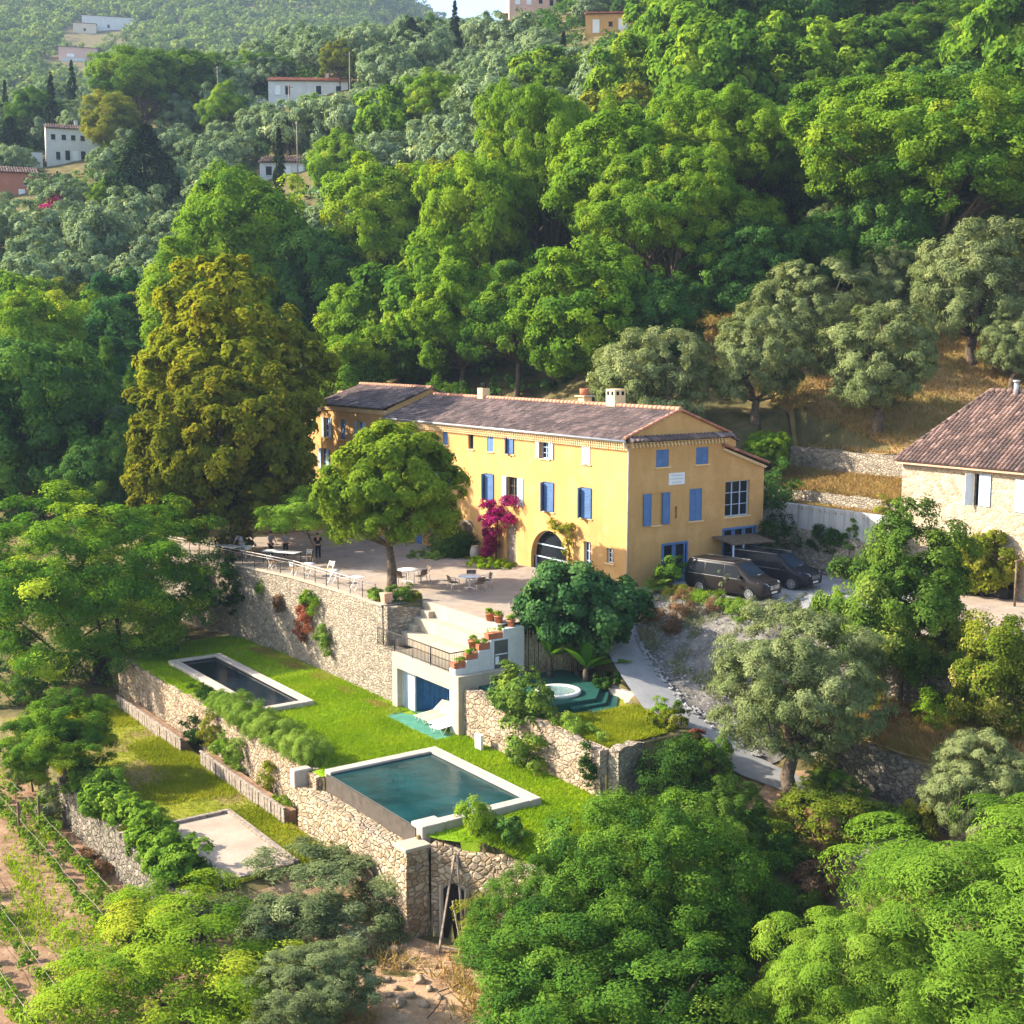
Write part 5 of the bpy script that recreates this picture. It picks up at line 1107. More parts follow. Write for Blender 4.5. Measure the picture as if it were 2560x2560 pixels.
# ------------------------------------------------------------------ vans
M['van_paint'] = plain('black_brown_van_paint', (0.020,0.016,0.015), 0.32, 0.12, var=0.1, coat=0.06)
M['van_paint_b'] = plain('black_blue_van_paint', (0.012,0.013,0.018), 0.3, 0.12, var=0.1, coat=0.06)
M['tyre'] = plain('tyre_rubber', (0.02,0.02,0.02), 0.9, 0.1); M['chrome'] = plain('chrome_trim', (0.62,0.62,0.62), 0.25, 0.6, metal=0.7, var=0.05)
M['plate'] = plain('number_plate', (0.68,0.66,0.62), 0.5, 0.3, var=0.03); M['lamp'] = plain('headlamp_lens', (0.42,0.47,0.55), 0.1, 0.7, var=0.2, scale=9); M['black_trim'] = plain('black_plastic', (0.012,0.012,0.012), 0.6, 0.3)
def van(loc, rz, paint, label):
    t = empty('parked_van', loc, rz, label, 'van', 'black vans parked by the gable'); b = MB()
    # length along -Y (front at y=-2.57), stations: y, z_bottom, z_belt, z_roof, half width bottom, belt, roof
    st = [(-2.56,.34,.62,.80,.70,.74,.62),(-2.48,.27,.70,.95,.86,.88,.74),(-2.2,.24,.82,1.03,.94,.95,.82),(-1.55,.24,.98,1.17,.95,.96,.84),(-.62,.24,1.05,1.86,.95,.96,.72),(-.30,.24,1.06,1.90,.95,.96,.74),(.6,.24,1.08,1.92,.95,.96,.75),(1.9,.24,1.08,1.91,.95,.96,.75),(2.42,.26,1.06,1.87,.94,.95,.73),(2.57,.34,1.0,1.62,.88,.90,.72)]
    sec = []
    for y,zb,zl,zr,wb,wl,wr in st:
        m = zb+.22
        sec.append([(-wb*.93,y,zb),(-wl,y,m),(-wl,y,zl),(-(wr+.07),y,zr-.10),(-wr,y,zr-.025),(-wr*.5,y,zr),(wr*.5,y,zr),(wr,y,zr-.025),(wr+.07,y,zr-.10),(wl,y,zl),(wl,y,m),(wb*.93,y,zb)])
    n = 12
    for i in range(len(sec)-1):
        for k in range(n-1): b.add([sec[i][k],sec[i][k+1],sec[i+1][k+1],sec[i+1][k]],[(0,1,2,3)],True)
        b.add([sec[i][n-1],sec[i][0],sec[i+1][0],sec[i+1][n-1]],[(0,1,2,3)])
    b.poly(sec[0]); b.poly(sec[-1][::-1]); bo = b.build('body', paint, t); 
    bmx = bmesh.new(); bmx.from_mesh(bo.data); bmesh.ops.remove_doubles(bmx, verts=bmx.verts[:], dist=1e-4); bmesh.ops.recalc_face_normals(bmx, faces=bmx.faces[:]); bmx.to_mesh(bo.data); bmx.free()
    g = MB(); g.add([(-.70,-1.50,1.20),(.70,-1.50,1.20),(.66,-.66,1.80),(-.66,-.66,1.80)],[(0,1,2,3)]); g.v=[(x,y-.02,z+.018) for x,y,z in g.v]; g.build('windscreen', plain('blue_tinted_glass',(0.03,0.045,0.065),0.08,0.12,var=.3,scale=1.5), t)
    def sw(s, y0, y1, y0b, name='side_window'):
        q = MB(); f = lambda y,z: (s*(.962+.012-(z-1.08)*.19),y,z); q.add([f(y0b,1.12),f(y1,1.12),f(y1,1.74),f(y0,1.74)],[(0,1,2,3)]); q.build(name, M['glass'], t)
    for s in (-1,1): sw(s,-.58,.02,-1.22); sw(s,.10,1.28,.10); sw(s,1.36,2.38,1.36)
    q = MB(); q.quad((-.62,2.60,1.12),(.62,2.60,1.12),(.6,2.585,1.62),(-.6,2.585,1.62)); q.build('rear_window', M['glass'], t)
    for s in (-1,1):
        c = MB(); c.bar((s*.972,-1.15,1.075),(s*.972,2.4,1.085),.022,.03); c.bar((s*.80,-.55,1.885),(s*.82,2.35,1.875),.03,.03); c.build('chrome_strip', M['chrome'], t)
        m = MB(); m.box(min(s*.97,s*1.16),max(s*.97,s*1.16),-1.12,-.98,1.1,1.28); m.build('mirror', M['black_trim'], t, .02)
        h = MB(); h.add([(s*.50,-2.555,.80),(s*.80,-2.40,.80),(s*.90,-2.02,.98),(s*.60,-2.46,.95)],[(0,1,2,3)]); h.v=[(x,y-.03,z+.02) for x,y,z in h.v]; h.build('headlight', M['lamp'], t)
        for y in (-1.62,1.58):
            a = MB(); a.tube([(s*.80,y,.36),(s*.968,y,.36)],.42,24); a.build('wheel_arch', M['black_trim'], t)
            w = MB(); w.tube([(s*.74,y,.345),(s*.985,y,.345)],.345,24); w.tube([(s*.98,y,.345),(s*1.0,y,.345)],[.33,.27],24); wh = w.build('wheel', M['tyre'], t)
            r_ = MB(); r_.tube([(s*.995,y,.345),(s*1.004,y,.345)],.06,10)
            for k in range(10):
                an = 2*math.pi*k/10; r_.bar((s*1.003,y,.345),(s*1.003,y+math.cos(an)*.24,.345+math.sin(an)*.24),.045,.012,up=(1,0,0))
            for k in range(20):
                a0=2*math.pi*k/20; a1=2*math.pi*(k+1)/20; r_.bar((s*1.003,y+math.cos(a0)*.245,.345+math.sin(a0)*.245),(s*1.003,y+math.cos(a1)*.245,.345+math.sin(a1)*.245),.03,.014,up=(1,0,0))
            r_.build('rim', M['chrome'], wh)
    g = MB(); g.box(-.46,.46,-2.60,-2.555,.56,.86); gr = g.build('grille', M['black_trim'], t); g = MB()
    for z in (.64,.72,.80): g.box(-.44,-.13,-2.615,-2.601,z-.018,z+.018); g.box(.13,.44,-2.615,-2.601,z-.018,z+.018)
    for k in range(16):
        a0=2*math.pi*k/16; a1=2*math.pi*(k+1)/16; g.bar((math.cos(a0)*.11,-2.62,.72+math.sin(a0)*.11),(math.cos(a1)*.11,-2.62,.72+math.sin(a1)*.11),.02,.02,up=(0,1,0))
    for k in range(3):
        a=math.pi/2+2*math.pi*k/3; g.bar((0,-2.62,.72),(math.cos(a)*.1,-2.62,.72+math.sin(a)*.1),.022,.015,up=(0,1,0))
    g.build('emblem', M['chrome'], gr)
    p = MB(); p.box(-.26,.26,-2.60,-2.57,.40,.50); p.build('number_plate', M['plate'], t)
    p = MB(); p.box(.05,.35,-1.47,-1.3,1.20,1.215); p.v=[(x,y-.03,z+.03) for x,y,z in p.v]; p.build('dashboard_paper', M['frame_white'], t)
    p = MB(); p.box(-.45,.45,-.25,.55,1.922,1.934); p.build('sunroof', M['glass'], t)
    for s in (-1,1): d = MB(); d.box(min(s*.955,s*.972),max(s*.955,s*.972),.02,.035,.4,1.06); d.box(min(s*.955,s*.972),max(s*.955,s*.972),1.30,1.315,.4,1.06); d.bar((s*.975,-.12,1.0),(s*.975,.0,1.0),.03,.03); d.bar((s*.975,.15,1.0),(s*.975,.3,1.0),.03,.03); d.build('door_seam', M['black_trim'], t)
    return t
ang = math.atan2(3.30-2.64, 5.78-2.6)                 # heading turned a little to +X
van((3.93,-4.35,.05), ang, M['van_paint'], 'dark brown-black van nearest the camera, side on, by the shrubs')
van((8.05,-3.55,.05), ang*1.0, M['van_paint_b'], 'glossy black van behind the other, nose out by the block wall')
# canopy at the lean-to doors
t = empty('canopy', (7.9,-.9,0), 0, 'small weathered brown canopy on thin posts over the rear of the far van', 'canopy'); b = MB()
b.add([(-1.5,-.9,2.2),(1.9,-.9,2.1),(1.9,.85,2.35),(-1.5,.85,2.45),(-1.5,-.9,2.26),(1.9,-.9,2.16),(1.9,.85,2.41),(-1.5,.85,2.51)],[(0,3,2,1),(4,5,6,7),(0,1,5,4),(1,2,6,5),(2,3,7,6),(3,0,4,7)]); b.build('canopy_roof', M['wood_dark'], t)
pm = MB().tube([(0,0,0),(0,0,2.18)],.05,8).mesh('post',M['grey_blue'])
for p in ((-1.4,-.8,0),(-.6,-.8,0)): link('post',pm,t,p)

# ------------------------------------------------------------------ courtyard furniture
def round_table(X,Y,label,r=.62,group='round tables in the courtyard'):
    z = float(zt(Y))+.045; t = empty('round_table',(X,Y,z),0,label,'table',group); b = MB(); b.lathe([(0,.70),(r,.70),(r+.01,.715),(r,.735),(0,.735)],n=24); b.build('tabletop',M['plastic_white'],t)
    b = MB(); b.tube([(0,0,.05),(0,0,.7)],.04,8); b.build('pedestal',M['plastic_white'],t); l = MB().bar((0,0,.08),(.36,0,.02),.05,.04).mesh('foot',M['plastic_white'])
    for k in range(4): o = link('foot',l,t); o.rotation_euler=(0,0,k*math.pi/2+.4)
    return t
CH = None
def armchair(X,Y,rz,label,dark='black_trim',group='chairs round the courtyard tables'):
    global CH
    z = float(zt(Y))+.045
    if CH is None:
        t = empty('garden_chair',(0,0,0)); b = MB(); b.box(-.23,.23,-.22,.24,.42,.45); b.build('seat',M['wood_dark'],t); b = MB()
        b.add([(-.25,.24,.5),(.25,.24,.5),(.25,.33,.84),(-.25,.33,.84),(-.25,.26,.5),(.25,.26,.5),(.25,.35,.84),(-.25,.35,.84)],[(0,3,2,1),(4,5,6,7),(0,1,5,4),(1,2,6,5),(2,3,7,6),(3,0,4,7)]); b.build('backrest',M['wood_dark'],t)
        for s in (-1,1):
            l = MB(); l.tube([(s*.27,-.24,0),(s*.27,-.22,.62),(s*.27,-.1,.66),(s*.27,.26,.66),(s*.26,.35,.84)],.02,6); l.tube([(s*.27,.30,0),(s*.27,.22,.44)],.02,6); l.build('armrest_frame',M['zinc'],t)
        CH = t; r = t
    else: r = copy_tree(CH)
    r.location=(X,Y,z); r.rotation_euler=(0,0,rz); return tag(r,label,'chair',group)
T1=(-8.75,9.2); T2=(-7.05,5.35)
round_table(*T1,'round white table right behind the courtyard tree trunk'); round_table(*T2,'round white table standing alone nearest the fig tree')
for (tx,ty),L_ in ((T1,[(-2.2,'dark chair left of the table behind the trunk'),(-.9,'dark chair in front of the table behind the trunk'),(.2,'dark chair right of the table behind the trunk')]),
                  (T2,[(-2.9,'chair left of the lone round table, turned sideways'),(-1.2,'chair in front of the lone round table'),(0.1,'chair at the right of the lone round table'),(1.3,'chair behind the lone round table')])):
    for a,lab in L_: armchair(tx+math.cos(a-.4)*.95, ty+math.sin(a-.4)*.95, a-.4-math.pi/2, lab)
def bistro(X,Y,r,label,square=False,rz=0.3):
    z = float(zt(Y))+.045; t = empty('folding_table',(X,Y,z),rz,label,'table','small white folding tables along the railing'); b = MB()
    if square: b.box(-r,r,-r,r,.70,.73)
    else: b.lathe([(0,.70),(r,.70),(r,.73),(0,.73)],n=20)
    b.build('tabletop',M['plastic_white'],t); lm = MB()
    lm.bar((-.28,-.2,0),(.28,-.2,.7),.03,.03); lm = lm.mesh('leg',M['plastic_white'])
    for q in (0,1): o=link('leg',lm,t); o.rotation_euler=(0,0,q*math.pi)
    for q in (0,1): o=link('leg',lm,t,(0,.4 if q==0 else -.4,0)); o.rotation_euler=(0,0,q*math.pi)
bistro(-12.3,14.9,.42,'largest round folding table at the railing, between two chairs'); bistro(-12.3,11.7,.38,'round folding table in the middle of the railing'); bistro(-12.4,8.8,.36,'square folding table nearest the corner pot',True)
def long_table(X,Y,lx,ly,label,rz=0.5):
    z=float(zt(Y))+.045; t=empty('long_table',(X,Y,z),rz,label,'table'); b=MB(); b.box(-lx,lx,-ly,ly,.71,.75); b.build('tabletop',M['plastic_white'],t); lm=MB().tube([(0,0,0),(0,0,.71)],.025,6).mesh('leg',M['iron'])
    for s in (-1,1):
        for q in (-1,1): link('leg',lm,t,(s*(lx-.08),q*(ly-.08),0))
long_table(-11.4,20.6,.45,1.25,'rectangular white table under the feathery green tree',.55); long_table(-13.0,25.2,.4,.9,'rectangular pale table deep in the chestnut shade',.2)
FC=None
def folding_chair(X,Y,rz,label,seat='plastic_white'):
    global FC
    z=float(zt(Y))+.045
    if FC is None:
        t=empty('folding_chair',(0,0,0)); 
        b=MB()
        for i in range(5): b.box(-.19,.19,-.18+i*.08,-.12+i*.08,.43,.45)
        b.build('seat',M['plastic_white'],t); b=MB()
        for zz in (.62,.72,.82): b.box(-.19,.19,.2+(zz-.45)*.2,.215+(zz-.45)*.2,zz-.03,zz+.03)
        b.build('backrest',M['plastic_white'],t)
        for s in (-1,1): b=MB(); b.bar((s*.2,-.2,0),(s*.2,.3,.88),.025,.025); b.bar((s*.18,.24,0),(s*.18,-.16,.44),.025,.025); b.build('leg_frame',M['plastic_white'],t)
        FC=t; r=t
    else: r=copy_tree(FC)
    r.location=(X,Y,z); r.rotation_euler=(0,0,rz); tag(r,label,'chair','white folding chairs along the railing')
    if seat!='plastic_white':
        for c in r.children:
            if c.name.startswith('seat'): c.material_slots[0].link='OBJECT'; c.material_slots[0].material=M[seat]
M['orange'] = plain('orange_seat',(0.55,0.27,0.08),0.7,0.2)
folding_chair(-12.95,15.5,2.0,'folding chair with an orange seat at the largest railing table, nearer the edge','orange'); folding_chair(-12.75,14.2,1.0,'second folding chair with an orange seat, right of the other orange one','orange')
folding_chair(-11.4,14.0,-1.2,'white folding chair seen from the back behind the railing tables'); folding_chair(-10.1,19.3,-.6,'white folding chair under the feathery green tree'); folding_chair(-12.2,24.0,2.6,'white folding chair in the chestnut shade near the bending man'); folding_chair(-13.0,18.6,.4,'white folding chair by the railing left of the orange-seated ones')
# flower pots on the parapet and the corner
def flower_pot(X,Y,z,label,box=None,pm='pot',plant='lime',h=.3,rz=0,pl=True,group='terracotta pots on the stepped parapet'):
    t=empty('flower_box' if box else 'flower_pot',(X,Y,z),rz,label,'flower pot',group); b=MB()
    if box: l,w=box; b.add([(-l*.92,-w*.85,0),(l*.92,-w*.85,0),(l*.92,w*.85,0),(-l*.92,w*.85,0),(-l,-w,h),(l,-w,h),(l,w,h),(-l,w,h)],[(0,3,2,1),(4,5,6,7),(0,1,5,4),(1,2,6,5),(2,3,7,6),(3,0,4,7)]); b.box(-l*1.03,l*1.03,-w*1.06,w*1.06,h-.06,h-.002)
    else: b.lathe([(0,0),(.14*h/.3,0),(.19*h/.3,h),(.21*h/.3,h),(.21*h/.3,h-.05)],n=16); b.lathe([(0,h-.03),(.18*h/.3,h-.03)],n=16)
    b.build('pot',M[pm],t)
    if pl:
        rng=np.random.default_rng(int(abs(X*100+Y*10))); C=rng.uniform(-1,1,(8,3))*np.array([box[0]*.85 if box else .12,box[1]*.8 if box else .12,.04])+np.array([0,0,h+.08]); V,T=leaves(C,np.full(8,.16),34,rng,.09,aspect=2,up=1.2); link('plant',crown_mesh(V,T,LM[plant],'plant'),t)
flower_pot(-13.45,-3.5,-1.72,'lowest terracotta flower box on the stepped parapet',(.36,.17)); flower_pot(-12.8,-3.5,-1.38,'second lowest terracotta flower box on the stepped parapet',(.33,.17))
flower_pot(-12.1,-3.5,-1.0,'terracotta flower box half way up the parapet, beside the tall pot',(.3,.17)); flower_pot(-12.35,-3.1,-1.0,'tall terracotta pot beside the flower box half way up',None,h=.42)
flower_pot(-11.25,-3.48,-.55,'longest terracotta flower box, near the top of the parapet',(.6,.2)); flower_pot(-10.8,-2.3,.04,'terracotta pot at the top edge of the steps, leftmost of three',None,h=.4); flower_pot(-10.7,-2.9,.04,'terracotta pot at the top edge of the steps, middle of three',None,h=.36); flower_pot(-10.35,-3.45,-.1,'terracotta pot at the top edge of the steps, closest to the fig tree',None,h=.34)
t=empty('corner_pot',(-12.9,4.45,.06),0,'square pale terracotta pot at the courtyard corner, end of the railing','pot'); b=MB(); b.add([(-.21,-.21,0),(.21,-.21,0),(.21,.21,0),(-.21,.21,0),(-.27,-.27,.55),(.27,-.27,.55),(.27,.27,.55),(-.27,.27,.55)],[(0,3,2,1),(4,5,6,7),(0,1,5,4),(1,2,6,5),(2,3,7,6),(3,0,4,7)]); b.build('pot',M['pot_pale'],t,.02)
b=MB(); b.lathe([(0,0),(.2,0),(.3,.25),(.33,.5),(.22,.8),(.2,.86),(.24,.9),(.18,.9),(.16,.8)],(0,0,0),18); o=b.build('stone_urn',M['coping'],None,loc=(-1.0,14.0,-.1)); tag(o,'rounded stone urn in the flower bed left of the magenta climber','urn')

# ------------------------------------------------------------------ loungers in the pool house
def lounger(X,Y,rz,label,cl,tilt=0.0,back=38):
    t=empty('sun_lounger',(X,Y,-4.9),rz,label,'sun lounger','sun loungers stacked in the pool house'); c,s=math.cos(R(back)),math.sin(R(back))
    b=MB(); b.box(-.31,.31,-.95,.35,.33,.37); b.add([(-.31,.35,.33),(.31,.35,.33),(.31,.35+.78*c,.33+.78*s),(-.31,.35+.78*c,.33+.78*s),(-.31,.35,.37),(.31,.35,.37),(.31,.34+.78*c,.37+.78*s),(-.31,.34+.78*c,.37+.78*s)],[(0,3,2,1),(4,5,6,7),(0,1,5,4),(1,2,6,5),(2,3,7,6),(3,0,4,7)]); b.build('sling',M[cl],t)
    for q in (-1,1):
        f=MB(); f.tube([(q*.33,-.97,.36),(q*.33,.35,.36),(q*.33,.35+.8*c,.36+.8*s)],.022,6); f.tube([(q*.33,-.9,.36),(q*.33,-.75,0),(q*.33,-.45,.36)],.02,6); f.tube([(q*.33,.1,.36),(q*.33,.3,0),(q*.33,.6,.36+.3*s)],.02,6); f.build('side_frame',M['plastic_white'],t)
    t.rotation_euler=(0,R(tilt),rz)
lounger(-13.4,-1.0,R(-77),'beige sun lounger deepest on the left in the pool house','beige_cloth',back=30); lounger(-13.4,-1.68,R(-77),'beige sun lounger in the middle of the pool house stack','beige_cloth',back=38); lounger(-13.45,-2.36,R(-77),'white sun lounger with raised back in the pool house','white_cloth',back=48); lounger(-13.75,-3.05,R(-77),'white sun lounger at the right opening of the pool house','white_cloth',back=22)

# ------------------------------------------------------------------ lower levels
t=empty('boules_court',(-25.75,-1.2,-7.35),0,'sandy boules court framed by timber beams on the lower grass','boules court'); b=MB(); b.box(-1.45,1.35,-6.9,0,-.1,.06); b.build('playing_surface',M['sand'],t)
for i,(a,c) in enumerate((((-1.55,.08,.06),(1.5,.08,.06)),((-1.55,-7,.08),(-1.55,.02,.08)),((1.45,-7,.05),(1.45,.02,.05)))): b=MB(); b.bar(a,c,.24,.26); b.build('timber_beam',M['wood_grey'],t,.02)
def edging(name,x,y0,y1,z,label,seed):
    t=empty(name,(x,y0,z),0,label,'timber edging'); rg=random.Random(seed); n=int((y1-y0)/.34); b=MB()
    for i in range(n):
        a=i*.34; h=.72+rg.uniform(-.05,.06); o=rg.uniform(-.02,.02); b.box(o-.03,o+.03,a,a+.285,-.1,h,tint=rg.random())
    b.build('planks',M['wood_grey'],t); b=MB(); b.box(-.05,.09,0,n*.34,.70,.78); b.build('cap_rail',M['wood_grey'],t,.01); b=MB(); b.box(.10,.62,.1,n*.34-.1,-.1,.55); b.build('soil',M['soil'],t)
edging('timber_edging',-22.85,-3.9,6.1,-7.35,'sunlit grey timber plank edging below the square pool wall',1); edging('timber_edging',-22.95,8.4,18.8,-7.35,'shaded timber plank edging further left, leaning with gaps',2)
stone_wall('vineyard_wall',[(-29.35,-10),(-29.35,8)],.5,-9.6,-7.3,M['stone_dry'],'low dry stone wall under the vine hedge above the vineyard',top_jit=.2,jit=.1)
PO=MB().box(-.05,.05,-.05,.05,-.3,1.75).mesh('vine_post',M['wood_dark'])
posts=[(-31.55,6.6),(-30.55,6.9),(-31.55,-7.3),(-30.5,-6.7),(-31.55,-.3),(-30.5,.2),(-34.6,-2),(-34.6,4.5),(-34.6,-9)]
NM=['vineyard post at the far end of the second row','vineyard post at the far end of the first row by the wall','vineyard post at the near end of the second row','vineyard post at the near end of the first row by the wall','vineyard post half way along the second row','vineyard post half way along the first row','vineyard post half way along the third row','vineyard post at the far end of the third row','vineyard post at the near end of the third row']
for (x,y),l in list(zip(posts,NM))[:4]:
    o=link('vine_post',PO,None,(x,y,zg(x,y))); tag(o,'dark thin '+l,'post')
for k,(x,ya_,yb_) in enumerate(((-30.52,-9,13),(-31.55,-9,13),(-34.6,-13,8),(-35.9,-13,8))):
    b=MB(); pts=[(x+.03*math.sin(y),y,zg(x,y)+.95+.03*math.sin(y*2.1)) for y in np.arange(ya_,yb_,1.0)]; b.tube(pts,.010,5); o=b.build('irrigation_line',M['wood_grey'],None); tag(o,['pale line along the first vine row beside the wall','pale line along the second vine row','pale line along the third vine row','pale line along the fourth vine row in the corner'][k],'irrigation line')
# ladder, drum and rocks by the pier
t=empty('wooden_ladder',(-21.75,-15.9,zg(-21.75,-15.9)),0,'pale wooden orchard ladder narrowing upwards, leaning by the pier','ladder'); 
rx=Vector((.55,-.62,0)).normalized(); bk=Vector((.45,.5,0)).normalized()
ra_=Vector((0,0,0))-rx*.5; rb_=rx*.5; top=Vector((0,0,3.4))+bk*1.1
for q in (ra_,rb_): b=MB(); b.bar(q,top+q*.12,.07,.07); b.build('rail',M['wood_grey'],t)
b=MB(); b.bar(rb_*.9,Vector((0,0,2.2))+bk*-.2+rx*.1,.06,.06); b.build('prop',M['wood_grey'],t); rm=None
for i,k in enumerate((.06,)): b=MB(); b.bar(ra_.lerp(top,k),rb_.lerp(top,k),.06,.06); b.build('rung',M['wood_grey'],t)
z=zg(-21.6,-17.0); b=MB(); b.tube([(-.3,0,.27),(.3,0,.27)],.26,16); o=b.build('metal_drum',M['wood_grey'],None,loc=(-21.6,-17.1,z)); o.rotation_euler=(0,0,R(-60)); tag(o,'weathered cylindrical drum lying on the dirt below the ladder','drum'); b=MB(); b.tube([(.3,0,.27),(.33,0,.27)],.2,14); b.build('drum_mouth',M['dark'],o)
b=MB(); b.tube([(-22.2+.5*math.sin(k*.7)*.5-k*.16,-17.2-.12*k-.25*math.sin(k*.5),zg(-22.2,-17.5)+.08) for k in range(16)],.022,5); o=b.build('hose',M['iron'],None); tag(o,'thin dark hose trailing over the dirt left of the drum','hose')
def rock(X,Y,s,label,seed,zs=.7,name='rock',m='rock'):
    bm=bmesh.new(); bmesh.ops.create_icosphere(bm,subdivisions=3,radius=1); rg=random.Random(seed); off=rg.uniform(0,50)
    for v in bm.verts:
        k=1+.35*float(vnoise(v.co.x*1.1+off,v.co.y*1.1,v.co.z*1.1,3))+.12*float(vnoise(v.co.x*3+off,v.co.y*3,v.co.z*3,4)); v.co=Vector((v.co.x*k*s,v.co.y*k*s*rg.uniform(.98,1.02),v.co.z*k*s*zs))
    me=bpy.data.meshes.new(name); bm.to_mesh(me); bm.free(); me.materials.append(M[m]); o=link(name,me,None,(X,Y,zg(X,Y)+s*zs*.35)); o.rotation_euler=(0,0,rg.uniform(0,6)); return tag(o,label,'rock','rocks on the dirt yard' if name=='rock' else None)
rk=random.Random(9)
for k,(u,v,s) in enumerate([(742,1800,.55),(765,1835,.42),(728,1852,.38),(790,1858,.5),(775,1885,.45),(755,1905,.55),(810,1870,.35),(735,1890,.36),(800,1905,.42),(720,1820,.3),(780,1815,.26),(830,1895,.25),(748,1868,.28),(765,1790,.3),(822,1838,.22)]):
    X,Y,_=hit(u,v); rock(X,Y,s*.45,'tan rock in the rubble heap on the bottom dirt between the trees',20+k)
X,Y,_=hit(1645,1640); rock(X,Y,.75,'large grey boulder beside the bright drooping tree',77,.6,'boulder','bank')

# ------------------------------------------------------------------ people
def blob(name, chain, edges, radii, m, parent, sub=1):
    me=bpy.data.meshes.new(name); me.from_pydata(chain,edges,[]); o=link(name,me,parent); sk=o.modifiers.new('skin','SKIN'); sv=me.skin_vertices[0].data
    for i,r_ in enumerate(radii): sv[i].radius=(r_,r_) if not hasattr(r_,'__len__') else r_
    sv[0].use_root=True; s=o.modifiers.new('sub','SUBSURF'); s.levels=sub; s.render_levels=sub; me.materials.append(m); return o
M['skin']=plain('skin',(0.42,0.24,0.17),0.6,0.3,var=.05); M['hair']=plain('dark_hair',(0.02,0.014,0.01),0.7,0.2)
M['shirt_blue']=plain('pale_blue_shirt',(0.42,0.54,0.62),0.9,0.1); M['shirt_grey']=plain('grey_shirt',(0.26,0.25,0.27),0.9,0.1); M['trousers']=plain('black_trousers',(0.012,0.012,0.014),0.9,0.1); M['trousers_pale']=plain('pale_trousers',(0.45,0.47,0.5),0.9,0.1)
def person(X,Y,rz,label,shirt,trs,bend=0.0):
    t=empty('person',(X,Y,float(zt(Y))+.045),rz,label,'person'); hip=Vector((0,0,.93)); 
    sp=lambda d,sx=0: hip+Vector((sx,-math.sin(bend)*d,math.cos(bend)*d))          # bends towards -y
    ch,nk,hd=sp(.40),sp(.56),sp(.70)+Vector((0,-.05*math.sin(bend),0))
    arm=[]
    for s in (-1,1):
        sh=sp(.48,s*.19); el=sh+Vector((s*.06,-.10-.12*math.sin(bend),-.28)); wr=el+Vector((-s*.02,-.16,-.20)); arm.append((sh,el,wr))
    V=[hip,sp(.2),ch,nk,hd,hd+Vector((0,-.0,.10))]; E=[(0,1),(1,2),(2,3),(3,4),(4,5)]; Rr=[.12,.11,.13,.055,.095,.075]
    for s,(sh,el,wr) in zip((-1,1),arm):
        b0=len(V); V+=[sh,el,wr,wr+Vector((0,-.07,-.06))]; E+=[(2,b0),(b0,b0+1),(b0+1,b0+2),(b0+2,b0+3)]; Rr+=[.055,.042,.03,.035]
        for f in range(4): V.append(wr+Vector((-.03+.02*f,-.13-.012*(f in(1,2)),-.11-.01*(f%2)))); E.append((b0+3,len(V)-1)); Rr.append(.009)
        V.append(wr+Vector((-s*.055,-.075,-.075))); E.append((b0+3,len(V)-1)); Rr.append(.01)
    legs=[]
    for s in (-1,1):
        b0=len(V); hp=hip+Vector((s*.09,0,-.06)); kn=Vector((s*.10,-.03,.49)); an=Vector((s*.11,.02,.08)); V+=[hp,kn,an,an+Vector((0,-.16,-.04))]; E+=[(0,b0),(b0,b0+1),(b0+1,b0+2),(b0+2,b0+3)]; Rr+=[.085,.06,.042,.035]; legs.append((hp,kn,an))
    blob('body',[tuple(v) for v in V],E,Rr,M['skin'],t)
    V=[sp(.02),sp(.2),sp(.38),sp(.50)]; E=[(0,1),(1,2),(2,3)]; Rr=[(.17,.125),(.16,.12),(.18,.135),(.09,.075)]
    for (sh,el,wr) in arm: b0=len(V); V+=[sh,sh.lerp(el,.75)]; E+=[(2,b0),(b0,b0+1)]; Rr+=[.07,.058]
    blob('shirt',[tuple(v) for v in V],E,Rr,shirt,t)
    V=[hip+Vector((0,0,.03))]; E=[]; Rr=[(.165,.13)]
    for hp,kn,an in legs: b0=len(V); V+=[hp,kn,an]; E+=[(0,b0),(b0,b0+1),(b0+1,b0+2)]; Rr+=[.10,.075,.065]
    blob('trousers',[tuple(v) for v in V],E,Rr,trs,t)
    b=MB(); b.lathe([(0,.115),(.06,.10),(.10,.05),(.105,0),(.09,-.04)],tuple(hd+Vector((0,.012,.03))),12); b.build('hair',M['hair'],t)
person(-12.45,24.3,R(-70),'person in a pale blue shirt bending over a table','',M['trousers_pale'],.75) if False else person(-12.2,25.0,R(-65),'person in a pale blue shirt bending over in the chestnut shade',M['shirt_blue'],M['trousers_pale'],.7)
person(-11.0,23.2,R(20),'person in a grey top and black trousers, standing',M['shirt_grey'],M['trousers'],.05); person(-10.2,22.6,R(-30),'person in black trousers leaning, half hidden by leaves',M['shirt_grey'],M['trousers'],.25); person(-9.0,20.3,R(160),'person in dark clothes behind the feathery green tree trunk',M['trousers'],M['trousers'],.1)

# stone house yard: grill and white crate
t=empty('barbecue',(15.0,-13.4,.05),0,'black covered barbecue beside the stone house door','barbecue'); b=MB(); b.box(-.3,.3,-.6,.6,.05,.82); b.build('cabinet',M['black_trim'],t,.02); b=MB(); b.tube([(0,-.6,.82),(0,.6,.82)],.28,14); b.build('lid',M['iron'],t); b=MB(); b.bar((-.32,-.4,.9),(-.32,.4,.9),.04,.04); b.build('handle',M['chrome'],t)
t=empty('pergola',(13.6,-13.2,0),0,'rough timber pergola carrying the yellowing vine by the stone house','pergola'); pm=MB().tube([(0,0,0),(0,0,2.4)],.06,8).mesh('post',M['wood_dark'])
for p in ((0,-2,0),(0,2,0),(1.6,-2,0),(1.6,2,0)): link('post',pm,t,p)
bm2=MB().box(-.1,1.7,-.05,.05,2.4,2.5).mesh('beam',M['wood_dark'])
for i in range(5): link('beam',bm2,t,(0,-2+i,0))

